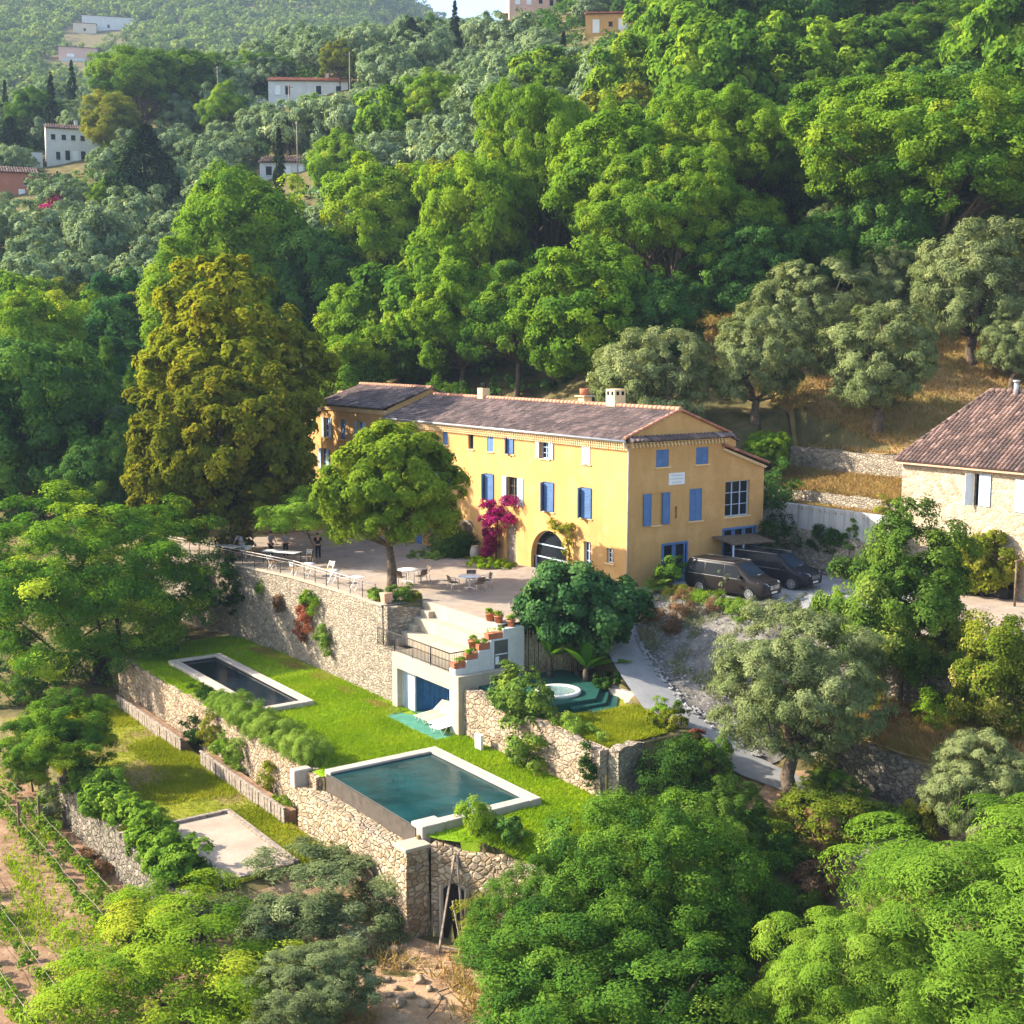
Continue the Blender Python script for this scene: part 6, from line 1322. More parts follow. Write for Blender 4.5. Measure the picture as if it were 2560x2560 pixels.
# ------------------------------------------------------------------ houses on the hills
HPX = []
def hill_house(u,vb,yc,wpx,hm,dm,label,wall,tiles,rz,wins,name='hill_house',roofh=1.1,chim=None,annex=None,shut='blue'):
    X,Y,yc=hit(u,vb,yc*.82,yc*1.25); z=zg(X,Y)-.2; w=wpx*1.32505*yc/3228.0; HPX.append((u,vb,wpx,yc)); t=empty(name,(X,Y,z),rz,label,'house'); b=MB(); b.box(-w/2,w/2,0,dm,-4,hm)
    b.poly([(-w/2,0,hm),(-w/2,dm/2,hm+roofh),(-w/2,dm,hm)]); b.poly([(w/2,0,hm),(w/2,dm,hm),(w/2,dm/2,hm+roofh)]); b.build('wall',M[wall],t)
    up=Vector((0,dm/2+.35,roofh*(1+.7/dm))); tile_roof('roof',(w/2+.25,-.35,hm+.02),(-w/2-.25,-.35,hm+.02),up,up.length,M[tiles],t,pitch=.42,tl=.7,r=.16,seed=int(u))
    b=MB(); b.quad((-w/2-.25,dm/2,hm+roofh+.1),(w/2+.25,dm/2,hm+roofh+.1),(w/2+.25,dm+.35,hm),(-w/2-.25,dm+.35,hm)); b.build('roof',M[tiles],t)
    for (fx,z0,ww,hh,kind) in wins:
        x=fx*w; b=MB(); b.box(x-ww/2,x+ww/2,-.03,.05,z0,z0+hh); wi=b.build('window',M['glass' if kind!='w' else 'frame_white'],t); s=MB(); s.box(x-ww/2-.08,x+ww/2+.08,-.10,-.031,z0-.1,z0-.002); s.build('sill',M['white_wall'],wi)
        if kind=='s':
            for q in (-1,1): s=MB(); s.box(x+q*(ww/2+ww*.26)-ww*.24,x+q*(ww/2+ww*.26)+ww*.24,-.07,-.032,z0,z0+hh); s.build('shutter',M['glass'],wi)
    if chim: b=MB(); b.box(chim*w-.3,chim*w+.3,dm/2-.3,dm/2+.3,hm,hm+roofh+1.0); b.build('chimney',M[wall],t)
    if annex:
        for (x0,x1,y0,y1,z0,z1,m) in annex: b=MB(); b.box(x0,x1,y0,y1,z0,z1); b.build('annex' if m!='dark' else 'carport',M[m],t)
    return t
W_=[(-.38,.9,.9,1.6,'w'),(-.26,.9,.8,1.6,'g'),(.13,1.0,.9,1.5,'g'),(.38,1.0,.9,1.5,'g')]
hill_house(582,188,228,146,3.3,7,'long white bungalow with dark shutters and red tiled roof on the hill','white_wall','tiles_red',R(-32),W_,chim=.22,annex=[(7.3,12,1.5,6,0,2.6,'dark'),(-12.5,-7.3,-2.2,-1.8,-3,-.2,'white_wall')])
hill_house(138,302,262,92,5.6,7,'two storey white villa with four small upper windows on the left hill','white_wall','tiles_warm',R(-14),[(-.36,3.6,.75,.95,'g'),(-.16,3.6,.75,.95,'g'),(.02,3.6,.75,.95,'g'),(.2,3.6,.75,.95,'g'),(-.1,.1,.8,1.7,'g'),(.05,.1,.9,1.7,'w'),(.2,.1,.8,1.7,'g'),(-.28,.1,.7,1.4,'g')],chim=.1,annex=[(-7.2,-5.2,0,4,-3,1.2,'white_wall')])
hill_house(533,334,182,84,2.3,6,'small white cottage with a pale tiled roof behind the tall cypress','white_wall','tiles_warm',R(-36),[(-.3,.4,.9,1.3,'g'),(.12,.4,.9,1.3,'w'),(.4,.4,.9,1.3,'w')])
hill_house(28,366,205,82,3.6,6,'terracotta red house cut by the left edge','red_wall','tiles_warm',R(-10),[(.25,1.7,.7,1.1,'g'),(.15,-.4,1.0,1.4,'w')])
hill_house(1150,62,268,88,3.4,6,'small yellow cottage with white doors and red roof on the right hill','ochre','tiles_red',R(-40),[(-.28,.3,1.2,2.2,'w'),(.02,1.2,.7,.9,'g'),(.27,.3,1.5,2.3,'w')],roofh=.9)
hill_house(1005,30,285,86,5.4,8,'tall pink house cut by the top edge of the picture','pink_wall','tiles_red',R(-30),[(-.32,2.4,1.0,1.7,'w'),(-.08,2.4,1.0,1.7,'w'),(.17,2.6,.8,1.1,'g'),(.4,2.2,.8,1.2,'g')])
hill_house(205,56,800,92,7,14,'long white house high on the hazy far hill','white_wall','tiles_warm',R(-20),[(-.3,1,1.2,1.8,'w'),(0,1,1.2,1.8,'g'),(.3,1,1.2,1.8,'w')],annex=[(15.3,24,1,8,-4,3.6,'white_wall')] )
hill_house(160,62,790,40,5.0,12,'low pale house left of the long white one on the far hill','cream_wall','tiles_warm',R(-20),[(0,1,1.2,1.4,'g')])
hill_house(148,112,720,68,5.5,12,'pink and white house lower on the hazy far hill','pink_wall','tiles_warm',R(-20),[(-.2,1.2,3.2,1.3,'w'),(.25,1.2,1.2,1.2,'g')],annex=[(-7,3,-2.5,-.5,-4,.3,'white_wall')])
hill_house(925,28,292,44,2.4,5,'low cream house beside the cypress at the patch of sky','cream_wall','tiles_warm',R(-30),[(0,.8,.8,1.0,'g')])
t=empty('patio_umbrella',at_depth(952,50,284),0,'pale patio parasol left of the pink house','parasol'); b=MB(); b.tube([(0,0,0),(0,0,2.6)],.06,6); b.build('pole',M['wood_grey'],t); b=MB(); b.lathe([(2.3,2.2),(1.2,2.55),(0,2.95)],n=10,smooth=False); b.build('canopy',M['beige_cloth'],t)
for (u,vb,yc,h,lab) in ((545,185,212,9,'tall pale utility pole above the tiled cottage'),(410,135,235,9,'utility pole on the crest left of the bungalow'),(662,272,222,9,'utility pole at the left end of the bungalow'),(560,240,190,8,'utility pole among the olives below the bungalow')):
    X,Y,_=at_depth(u,vb,yc); t=empty('utility_pole',(X,Y,zg(X,Y)),0,lab,'pole'); b=MB(); b.tube([(0,0,-.5),(0,0,h+2)],[.11,.08],8); b.build('shaft',M['wood_grey'],t); b=MB(); b.bar((-.7,0,h+1.5),(.7,0,h+1.5),.1,.1); b.build('crossarm',M['wood_grey'],t)
# ------------------------------------------------------------------ trees one by one
def on(kind, X, Y, w, h, label, cat='tree', **k):
    tr, cr, pw, ph = PROTO[kind][k.get('i',0) % len(PROTO[kind])]
    return put(kind, k.get('i',0), X, Y, w/pw, h/ph, label, cat, k.get('group'), k.get('name') or kind_name[kind], k.get('rz', 0.5), k.get('mat'), k.get('zoff',0.0))
# courtyard
on('chestnut', -8.6, 35.2, 12.0, 20.0, 'tall olive-green chestnut tree, the taller of the two behind the courtyard', i=0, rz=.4)
on('chestnut_low', -11.9, 27.7, 11.6, 12.3, 'broad chestnut tree turning yellow and brown over the far courtyard', i=0, rz=1.9)
on('chestnut_small', -10.43, 8.19, 7.1, 9.2, 'round green chestnut tree with a bare trunk in the courtyard', rz=2.2)
on('mimosa', -10.2, 19.0, 5.4, 4.9, 'small feathery bright green tree beside the courtyard tables', rz=1.0, mat='weeper')
on('fig_tall', -7.0, -4.5, 5.6, 5.9, 'dense dark fig tree beside the house corner above the deck', i=0, rz=.3)
# left
by_px('laurel', 170, 938, 420, 78, 86, 'huge dense laurel tree with yellow-green tips left of the narrow pool', rz=.5)
by_px('oak', 55, 553, 180, 105, 125, 'bright green round tree at the left edge above the dark one', mat='lime', i=0)
by_px('deep', 70, 652, 260, 92, 106, 'big dark evergreen at the left edge behind the laurel', i=0)
by_px('deep', 175, 830, 130, 90, 98, 'smaller dark bush-like tree between the laurel and the chestnuts', i=1)
by_px('spire', 195, 590, 90, 95, 112, 'pointed green tree left of the chestnuts, taller of the pair', i=0)
by_px('spire', 250, 640, 80, 92, 108, 'pointed green tree touching the left side of the chestnuts', i=1)
by_px('poplar', 330, 452, 135, 108, 130, 'leafy mid green tree rising behind the left of the chestnuts', i=0)
by_px('deep', 235, 800, 110, 92, 102, 'dark round tree directly left of the chestnut crowns', i=2)
by_px('deep', 300, 700, 150, 108, 120, 'dark tree filling the gap behind the chestnuts', i=2)
# behind the courtyard and house
for k, (kind,u,v,w,a,b_,lab,i,mat) in enumerate([
 ('oak',435,328,250,128,160,'wide oak with a sunlit top behind the tall chestnut',0,'lime'),
 ('lime',720,310,215,112,140,'open bright tree with bare limbs showing, left of the giant oaks',0,None),
 ('lime',640,248,118,165,210,'round bright green tree right of the lone cypress by the small house',1,None),
 ('lime',688,538,190,104,118,'light green tree rising behind the left end of the roof',2,None),
 ('poplar',650,640,110,102,112,'bushy green tree at the left end of the farmhouse roof',1,None),
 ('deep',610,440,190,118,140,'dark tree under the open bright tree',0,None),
 ('oak_big',1040,172,260,108,122,'tallest yellow-green oak rising behind the middle of the roof',1,'lime'),
 ('oak',900,300,200,104,118,'yellow-green oak left of the tallest one behind the house',1,'lime'),
 ('lime',870,480,180,100,110,'bright green tree low behind the roof, left of centre',1,None),
 ('deep',840,610,110,96,104,'small grey-green tree touching the farmhouse roof ridge',1,'oak'),
 ('oak',975,500,180,98,106,'green oak right behind the middle of the roof ridge',2,None),
 ('oak',1195,235,240,112,128,'yellow-green oak right of the tallest one',3,'lime'),
 ('oak_big',1290,285,330,100,116,'broad deep green oak behind the chimneys',0,'oak'),
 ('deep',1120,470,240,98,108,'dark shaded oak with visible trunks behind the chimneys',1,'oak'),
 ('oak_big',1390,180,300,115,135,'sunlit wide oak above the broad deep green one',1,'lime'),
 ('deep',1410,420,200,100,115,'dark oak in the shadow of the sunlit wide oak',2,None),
 ('oak',1520,240,220,120,140,'oak between the sunlit wide oak and the big right-hand oak',2,None),
 ('oak_big',1770,135,460,102,125,'huge oak with a yellow-lit left side on the upper right',3,'oak'),
 ('oak_big',1900,190,260,105,125,'dark oak at the right edge beside the huge one',0,'deep'),
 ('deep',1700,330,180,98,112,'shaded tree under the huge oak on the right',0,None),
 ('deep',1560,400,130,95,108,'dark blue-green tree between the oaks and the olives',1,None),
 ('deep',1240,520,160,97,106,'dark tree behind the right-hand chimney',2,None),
 ('oak',1480,120,210,150,185,'green oak high on the right-hand hill, left of the ridge gap',2,None),
 ('oak_big',1600,60,260,150,190,'round-topped oak on the upper right hill',1,None),
 ('oak_big',1740,20,280,150,190,'bright oak near the top edge on the right',0,None),
 ('oak_big',1880,30,260,140,180,'oak in the top right corner',3,None),
 ('oak',1330,150,190,150,185,'oak on the hill shoulder left of the upper right forest',3,'lime'),
 ('oak',1410,85,180,170,210,'oak below the yellow cottage on the hill',0,None),
 ('oak',1250,45,130,200,250,'leafy bright tree right of the yellow cottage',1,'lime'),
 ('oak',1350,30,170,190,240,'dark green tree behind the yellow cottage',2,None)]):
    by_px(kind,u,v,w,a,b_,lab,i=i,mat=mat)
# mid hill, picked out one by one
for (kind,u,v,w,a,b_,lab,i,mat) in [
 ('lime',425,133,92,190,255,'round bright tree on the hill left of the white bungalow',1,None),
 ('lime',818,116,112,180,240,'bright green domed tree on the olive hillside',0,None),
 ('oak',270,95,170,240,280,'dark oak clump on the crest of the left hill',1,None),
 ('oak',380,100,130,245,280,'dark oak right of the crest clump',2,None),
 ('oak',500,105,110,255,290,'dark oak on the crest above the white bungalow',0,None),
 ('lime',205,152,110,215,260,'yellow-green tree on the crest right of the two cypresses',2,'yellow'),
 ('lime',225,225,60,190,235,'small vivid yellow-green tree above the white villa',0,'lime'),
 ('lime',195,325,60,165,205,'small vivid green tree in front of the white villa',1,'lime'),
 ('lime',430,290,130,155,195,'flat-topped green tree left of the small tiled cottage',2,'oak'),
 ('lime',640,60,70,240,285,'yellow-green tree on the skyline of the left hill',1,'yellow'),
 ('oak',60,150,90,215,260,'olive-green pine-like tree at the left end of the crest',2,None),
 ('oak',620,185,100,215,250,'bright hedge-like tree in front of the white bungalow',3,'lime'),
 ('fir',268,190,130,170,215,'large dark fir-like evergreen on the left hillside',0,None),
 ('fir',775,12,60,235,285,'dark bushy fir on the skyline near the patch of sky',0,None),
 ('fir',15,170,60,190,240,'dark evergreen at the left edge of the hillside',0,None)]:
    by_px(kind,u,v,w,a,b_,lab,i=i,mat=mat,smax=.85)
for (u,v,w,a,b_,lab) in [(95,135,26,215,270,'thick cypress, left one of the pair on the left crest'),(134,112,22,215,270,'slim cypress, right one of the pair on the left crest'),(525,235,24,150,200,'tall cypress in front of the small tiled cottage'),(858,0,26,240,290,'cypress standing against the patch of sky'),
    (590,95,20,268,300,'short cypress on the crest above the white bungalow'),(1063,58,20,200,260,'dim cypress among the olives below the pink house'),(318,150,16,200,260,'thin cypress beside the dark oak clump'),(8,150,18,200,260,'slim cypress at the very left edge')]:
    by_px('cypress',u,v,w,a,b_,lab,i=int(u)%2,smax=3.5)
# olives on the dry slope behind the house
for n_,(u,v,w,a,b_,lab,i) in enumerate([(1228,625,195,86,97,'olive tree just behind the chimney end of the farmhouse',0),(1430,585,175,83,95,'olive tree behind the lean-to roof, left of the sunny one',1),(1530,495,190,92,108,'olive tree higher on the slope behind the lean-to olives',2),
    (1662,578,205,84,92,'sunlit olive with a dark leaning trunk above the rubble wall',3),(1845,422,210,90,106,'tall sunlit olive right of the slope, trunk showing',0),(1695,458,130,96,112,'shaded olive between the two sunlit olives',1),(1668,362,150,104,122,'olive below the huge oak, upper row',2),
    (1825,370,190,106,124,'pale olive at the upper right under the oak',3),(1915,590,120,86,96,'olive cut by the right edge above the stone house',0),(1570,390,120,102,118,'dark olive at the edge of the oaks',1)]):
    by_px('olive',u,v,w,a,b_,lab,i=i)
# near right and foreground
on('olive_near', -6.6, -18.6, 6.3, 8.2, 'big silvery olive tree on the gravel path, trunk visible', i=0, rz=.7)
by_px('loquat', 1712, 955, 262, 53, 61, 'glossy leaved tree with a thin pale trunk below the parking', rz=.4)
by_px('bloom_tree', 1895, 1165, 190, 50, 56, 'tree with creamy yellow-green tufts cut by the right edge', rz=.2, name='flowering_tree')
by_px('olive_near', 1850, 1385, 190, 47, 53, 'low silvery olive bush beside the ochre track', i=2, mat='olive')
by_px('weeper', 2010, 1540, 780, 39, 43, 'huge bright green tree with drooping leaves in the bottom right corner', rz=1.0)
by_px('weeper', 1640, 1735, 450, 36, 40, 'bright green tree with drooping leaves, lower and left of the huge corner one', rz=3.0)
by_px('citrus', 1255, 1525, 450, 43, 48, 'big glossy green tree at the bottom centre', i=0, rz=.6)
by_px('citrus', 1150, 1750, 560, 38, 41, 'glossy green tree filling the bottom edge at the centre', i=1, rz=4.0)
by_px('olive_near', 585, 1800, 250, 40, 44, 'dark olive at the very bottom, left of the dirt yard', rz=2.0, mat='olive_dark')
by_px('citrus', 1015, 1640, 250, 42, 47, 'lower rounded green tree left of the big glossy one', i=1, rz=2.4)
by_px('bloom_tree', 1545, 1500, 190, 49, 54, 'yellow-flecked shrub beside the olive trunk', rz=2.2)
by_px('fig', 648, 1535, 215, 55, 60, 'fig bush against the wall below the square pool', i=1, rz=1.5)
by_px('olive_near', 600, 1620, 400, 48, 53, 'grey-green olive tree in front of the fig bush at the bottom', i=0, rz=.9, mat='olive_dark')
by_px('walnut', 330, 1735, 520, 43, 47, 'light green spreading tree at the bottom left', rz=.3)
by_px('loquat', 115, 1310, 205, 60, 66, 'small leafy tree at the left edge of the terraces', rz=1.2, mat='oak')
by_px('loquat', 55, 1360, 100, 60, 64, 'small round tree at the left edge beside the leafy one', rz=2.2, mat='fig')
by_px('fig', 1860, 1000, 140, 66, 70, 'yellowing vine-covered tree by the stone house wall', i=1, mat='yellow', name='vine_tree')
by_px('oak', 1450, 815, 80, 82, 90, 'small bright green tree at the back corner of the house', i=1, mat='lime')
by_px('loquat', 1375, 1475, 150, 46, 51, 'glossy young orange tree below the bend of the gravel path', rz=1.4)
by_px('loquat', 1560, 1445, 80, 52, 56, 'young orange tree beside the olive trunk', rz=.2)

# ---- random olive groves and woods on the hills
rngF = np.random.default_rng(77)
def free(X, Y, r):
    for (a,b_,c) in FOOT:
        if (X-a)**2 + (Y-b_)**2 < (0.55*(c+r))**2: return False
    return True
def blocks_house(xc, yc, X, Y, r, h):
    z = zg(X,Y); u = (1280+FPX*xc/(yc*CT))/1.325; dz = z + h - CAMZ
    vtop = (1280 - FPX*math.tan(math.atan2(dz, yc) + R(7.5)) )/1.325 if False else (1280 - FPX*((dz*CT + yc*ST)/(yc*CT - dz*ST)))/1.325
    for (hu,hv,hw,hy) in HPX:
        if abs(u-hu) < hw*.62 + r*2400/yc*0.5 and yc < hy+9 and yc > hy-140 and vtop < hv-2: return True
        if abs(u-hu) < hw*.6 and abs(yc-hy) < 9: return True
    return False
cand = []
for _ in range(60000):
    yc = float(np.sqrt(rngF.uniform(105**2, 315**2))); u = rngF.uniform(-60, 2620); xc = (u-1280)/3228*yc
    X, Y = cam2world(xc, yc)
    wood = (u > 1560 + 90*math.sin(yc/20)) or yc < 150
    if u < 760 and yc < 150: wood = (float(vnoise(X/16,Y/16,0,21)) > .15)
    kind = 'oak_tree' if wood or float(vnoise(X/22,Y/22,0,22)) > 0.62 else 'olive_tree'
    if yc < 112 and 700 < u: continue
    r = 3.6 if kind == 'oak_tree' else 3.0
    cand.append((kind, X, Y, xc, yc, r))
placed = {'oak_tree':[], 'olive_tree':[]}; grid = {}
def ok_grid(X, Y, d):
    i, j = int(X//9), int(Y//9)
    for a in (-1,0,1):
        for b_ in (-1,0,1):
            for (x,y,dd) in grid.get((i+a,j+b_),[]):
                if (X-x)**2+(Y-y)**2 < (max(d,dd))**2: return False
    return True
for (kind,X,Y,xc,yc,r) in cand:
    d = (6.4 if kind == 'oak_tree' else 6.2)*(1.0 if yc < 200 else 1.08)
    if len(placed[kind]) >= (230 if kind == 'oak_tree' else 420): continue
    if not ok_grid(X,Y,d): continue
    if not free(X,Y,r): continue
    if -15 < X < 13 and Y < 46: continue
    if blocks_house(xc,yc,X,Y,r*1.3,8 if kind=='olive_tree' else 13): continue
    grid.setdefault((int(X//9),int(Y//9)),[]).append((X,Y,d)); placed[kind].append((yc,X,Y))
LABF = {'olive_tree':('silvery olive tree of the groves on the hillside beyond the farmhouse','olive trees on the hillside'),'oak_tree':('green broadleaf tree of the woods on the hillside beyond the farmhouse','woodland trees on the hillside')}
for kind, L in placed.items():
    L.sort(); P_ = FAR[kind]; rest = []
    for n_, (yc,X,Y) in enumerate(L):
        me, w, h = P_[n_ % len(P_)]; s = float(rngF.uniform(.95,1.45)) if kind=='olive_tree' else float(rngF.uniform(.75,1.35))
        if n_ >= 295: rest.append((X,Y,s)); continue
        o = link(kind, me, None, (X,Y,zg(X,Y))); o.scale = (s,s,s*float(rngF.uniform(.85,1.2))); o.rotation_euler = (0,0,float(rngF.uniform(0,6.28)))
        if kind == 'oak_tree':
            mm = ('oak','oak','lime','deep','lime','yellow','oak','emerald')[int(rngF.integers(0,8))]; o.material_slots[0].link = 'OBJECT'; o.material_slots[0].material = LM[mm]
        tag(o, LABF[kind][0], 'tree', LABF[kind][1])
    if rest:
        me = P_[0][0]; n = len(me.vertices); co = np.empty(n*3,np.float32); me.vertices.foreach_get('co',co); co = co.reshape(-1,3); tt = np.empty(n,np.float32); me.attributes['tint'].data.foreach_get('value',tt)
        co = co[:-16]; tt = tt[:-16]; VV=[]; TT=[]
        for (X,Y,s) in rest:
            a = rngF.uniform(0,6.28); c,s_ = math.cos(a),math.sin(a); q = co*s; VV.append(np.stack([q[:,0]*c-q[:,1]*s_+X, q[:,0]*s_+q[:,1]*c+Y, q[:,2]+zg(X,Y)],1)); TT.append(np.clip(tt+rngF.normal()*.1,0,1))
        o = link('distant_grove', np_mesh('distant_grove', np.concatenate(VV), 4, [LM['olive_far' if kind=='olive_tree' else 'oak']], {'tint':np.concatenate(TT)})); tag(o,'dense far rows of trees on the hilltop read as one mass','grove',kind='stuff')
print('far trees', {k:len(v) for k,v in placed.items()})
# understorey and the far mountain wood: uncountable masses
def mass(name, pts, rad, per, size, lm, seed, label, nclump=5, hz=.8):
    rng = np.random.default_rng(seed); n = len(pts); C = np.repeat(pts, nclump, 0) + rng.normal(size=(n*nclump,3))*np.repeat(rad,nclump)[:,None]*np.array([.5,.5,.25]); C[:,2] += np.repeat(rad,nclump)*hz*.6
    RC = np.repeat(rad,nclump)*.5*(.7+.6*rng.random(n*nclump)); V,T = leaves(C,RC,per,rng,size,aspect=1.5,twigs=6,outb=0,up=.7,cl_tint=.17)
    o = link(name, np_mesh(name, V, 4, [LM[lm]], {'tint':T})); return tag(o, label, 'vegetation', kind='stuff')
pts=[]; rad=[]
for _ in range(4200):
    yc = float(np.sqrt(rngF.uniform(104**2, 300**2))); u = rngF.uniform(-60,2620); X,Y = cam2world((u-1280)/3228*yc, yc)
    if -16 < X < 13 and Y < 44: continue
    if any(abs(u/1.325-hu) < hw*.65 and hy-14 < yc < hy+8 for hu,hv,hw,hy in HPX): continue
    pts.append((X,Y,zg(X,Y)-.2)); rad.append(rngF.uniform(.7,1.5)*(1+yc/400))
mass('undergrowth', np.array(pts), np.array(rad), 22, .55, 'deep', 31, 'dark low undergrowth between the hillside trees', 3)
pts=[]; rad=[]
for _ in range(6500):
    yc = float(330 + (1230-330)*rngF.random()**0.9); u = rngF.uniform(-80,1500); X,Y = cam2world((u-1280)/3228*yc, yc)
    if any(abs(u/1.325-hu) < hw*.55 and hy-75 < yc < hy+18 for hu,hv,hw,hy in HPX): continue
    pts.append((X,Y,zg(X,Y))); rad.append(rngF.uniform(2.4,4.4)*(.8+yc/1200))
mass('distant_wood', np.array(pts), np.array(rad), 30, 1.7, 'wood', 32, 'hazy blue-green wood covering the far mountain', 4, .9)
LM['greyt'] = LM['grey']
# ------------------------------------------------------------------ shrubs, hedges, climbers
def bush(name, X, Y, rad, lm, label, cat='shrub', z=None, n=14, per=110, size=.13, aspect=1.8, up=.7, group=None, rz=0, seed=None, lump=.25, shape=None, axis_up=.3, stem=True, rc=None):
    rng=np.random.default_rng(seed if seed is not None else int(abs(X*37+Y*91))%9999); rad=np.array(rad,float); rc=rc or float(rad.min())*.42
    if shape is not None: C=np.array(shape,float)+rng.normal(size=(len(shape),3))*.04
    else: C=clumps(rng,n,rad,rad[2]*.8,rc,bottom=-1,lump=lump)
    RC=rc*(.75+.55*rng.random(len(C))); V,T=leaves(C,RC,per*1.8,rng,size*.72,aspect=aspect,twigs=7,up=up,cl_tint=.16,axis_up=axis_up,lt=.15)
    z=zg(X,Y) if z is None else z; t=empty(name,(X,Y,z),rz,label,cat,group); link('foliage',crown_mesh(V,T,LM[lm],'foliage'),t)
    if stem: b=MB(); 
    if stem:
        for q in C[::max(1,len(C)//4)][:4]: b.tube([(0,0,-.15),tuple(np.array(q)*.5),tuple(q)],[.035,.025,.01],5)
        b.build('stem',M['bark'],t)
    return t
# clipped rosemary hedge on the lawn edge: separate rounded bushes
hy=[(6.9,.55,.6),(5.8,.62,.7)]+[(4.5-1.35*i,.95,.95) for i in range(5)]+[(-2.6,.9,.95),(-3.6,.8,.9)]
hl=['smallest round bush at the far end of the lawn edge hedge','second round bush from the far end of the lawn edge hedge']+['rounded grey-green hedge bush, number %s of the middle run on the lawn edge'%w for w in ('one','two','three','four','five')]+['bright bush next to last in the lawn edge hedge','darker bush at the pool end of the lawn edge hedge']
hl=['smallest round bush at the far end of the lawn edge hedge','round bush beside the smallest one in the lawn edge hedge']+['rounded grey-green bush in the middle run of the lawn edge hedge']*5+['bright green bush near the pool end of the lawn edge hedge','dark green bush at the corner of the square pool, end of the hedge']
for k,(y,r_,h) in enumerate(hy): bush('hedge_bush',-21.35+.1*math.sin(k),y,(r_,.8 if k>1 else .5,h*.75),'hedge' if k<7 else 'lime' if False else 'hedge',hl[k],'hedge bush',LAWN_Z,n=55,per=190,size=.085,aspect=3.0,group='bushes of the lawn edge hedge',rc=.30,lump=.05)
bush('low_bush',-21.1,9.6,(.5,2.6,.25),'ivy','low green ground bush along the edge beside the narrow pool','shrub',LAWN_Z,n=30,per=90,size=.1,rc=.22)
bush('round_shrub',-19.9,-14.75,(.75,.75,.75),'lime','round bright shrub at the near corner of the square pool','shrub',LAWN_Z-.1,n=26,per=130,size=.11); bush('round_shrub',-19.1,-16.0,(.8,.8,.5),'deep','dark low shrub right of the round bright one by the pool','shrub',n=22,per=110,size=.12); bush('round_shrub',-18.2,-18.0,(.7,.7,.55),'lime','small vivid shrub at the edge above the garden wall','shrub',n=18,per=110,size=.12)
# plants on the walls
for (x,y,z,rad,lm,lab) in [(-13.75,12.0,-.95,(.3,.75,.75),'lime','green tuft hanging just below the courtyard railing'),(-13.7,13.3,-2.7,(.22,.6,1.0),'red','reddish creeper patch hanging on the courtyard wall'),(-13.7,12.4,-1.9,(.2,.35,1.0),'red','thin reddish creeper strip under the green tuft'),(-13.75,10.3,-2.9,(.3,.6,1.0),'hedge','olive-green creeper right of the reddish one'),(-13.7,16.3,-1.9,(.22,.45,.5),'brown','small brownish tuft on the courtyard wall'),(-13.75,18.6,-1.3,(.25,.35,.4),'lime','small green tuft higher on the far courtyard wall'),(-14.4,21.7,-1.2,(.7,1.3,2.0),'ivy','big ivy mass hanging over the courtyard wall'),(-15.2,26.0,-1.6,(.5,1.2,1.2),'lime','yellow-green bush on the far courtyard wall'),
    (-22.15,8.6,-6.4,(.35,.8,.9),'ivy','leafy climber on the shaded part of the lawn wall'),(-22.3,5.9,-5.6,(.3,.7,.9),'yellow','pale climber beside the break in the timber edging'),(-22.25,4.3,-6.3,(.4,.6,1.1),'lime','bright green climber at the start of the sunlit edging'),(-22.2,2.9,-6.2,(.3,.7,.9),'hedge','grey-green climber on the sunlit lawn wall'),(-22.25,-.6,-6.4,(.35,.5,.95),'yellow','yellow-green climber half way along the sunlit wall'),(-22.3,-2.6,-6.9,(.3,.5,.5),'lime','small green plant in the bed at the end of the edging'),
    (-13.8,-13.9,-3.6,(.25,.3,.9),'ivy','dark ivy streak on the end of the tub wall')]:
    bush('wall_plant',x,y,rad,lm,lab,'climber',z-rad[2]*.8,n=int(10+18*rad[1]*rad[2]),per=100,size=.12,up=-.1,stem=False,rc=.26)
# ivy mass right of the tub wall end, shrubs round the path
bush('ivy_mound',-10.6,-16.2,(1.9,1.6,1.3),'ivy','dark ivy mound against the shaded end of the tub wall','shrub',-4.9,n=70,per=110,size=.13,rc=.5); bush('path_shrub',-8.4,-15.6,(1.0,1.0,.8),'oak','mixed green shrub at the bend of the gravel path','shrub',-4.4,n=34,per=110,size=.13); bush('red_shrub',-8.1,-14.3,(.45,.45,.4),'red','small red-leaved shrub at the edge of the gravel path','shrub',-3.6,n=12,per=90,size=.12)
bush('spiky_shrub',-7.9,-12.2,(.55,.55,.55),'lime','bright shrub where the tub garden meets the path','shrub',-3.05,n=14,per=100,size=.16,aspect=4,axis_up=1); bush('yellow_shrub',-8.9,-13.2,(.9,.8,.45),'yellow','yellowish low shrub at the tip of the tub garden','shrub',-3.05,n=22,per=100,size=.12); bush('grey_shrub',-7.3,-12.5,(.4,.4,.5),'grey','grey tufted shrub beside the bright one at the path','shrub',-3.2,n=10,per=80,size=.16,aspect=5,axis_up=1.2)
bush('garden_edge_plants',-12.7,-11.5,(.4,2.4,.35),'hedge','low yellow-green planting along the top of the tub wall','shrub',-3.0,n=40,per=80,size=.1,rc=.25)
bush('overhanging_shrub',-13.0,-8.0,(1.15,1.7,1.6),'fig','leafy shrub spilling over the tub wall in front of the deck','shrub',-3.6,n=50,per=70,size=.24,aspect=1.7,rc=.5); bush('overhanging_shrub',-13.9,-9.6,(.7,1.3,1.1),'fig','lower trailing branch of the shrub on the tub wall','shrub',-4.6,n=26,per=70,size=.22,rc=.42,stem=False)
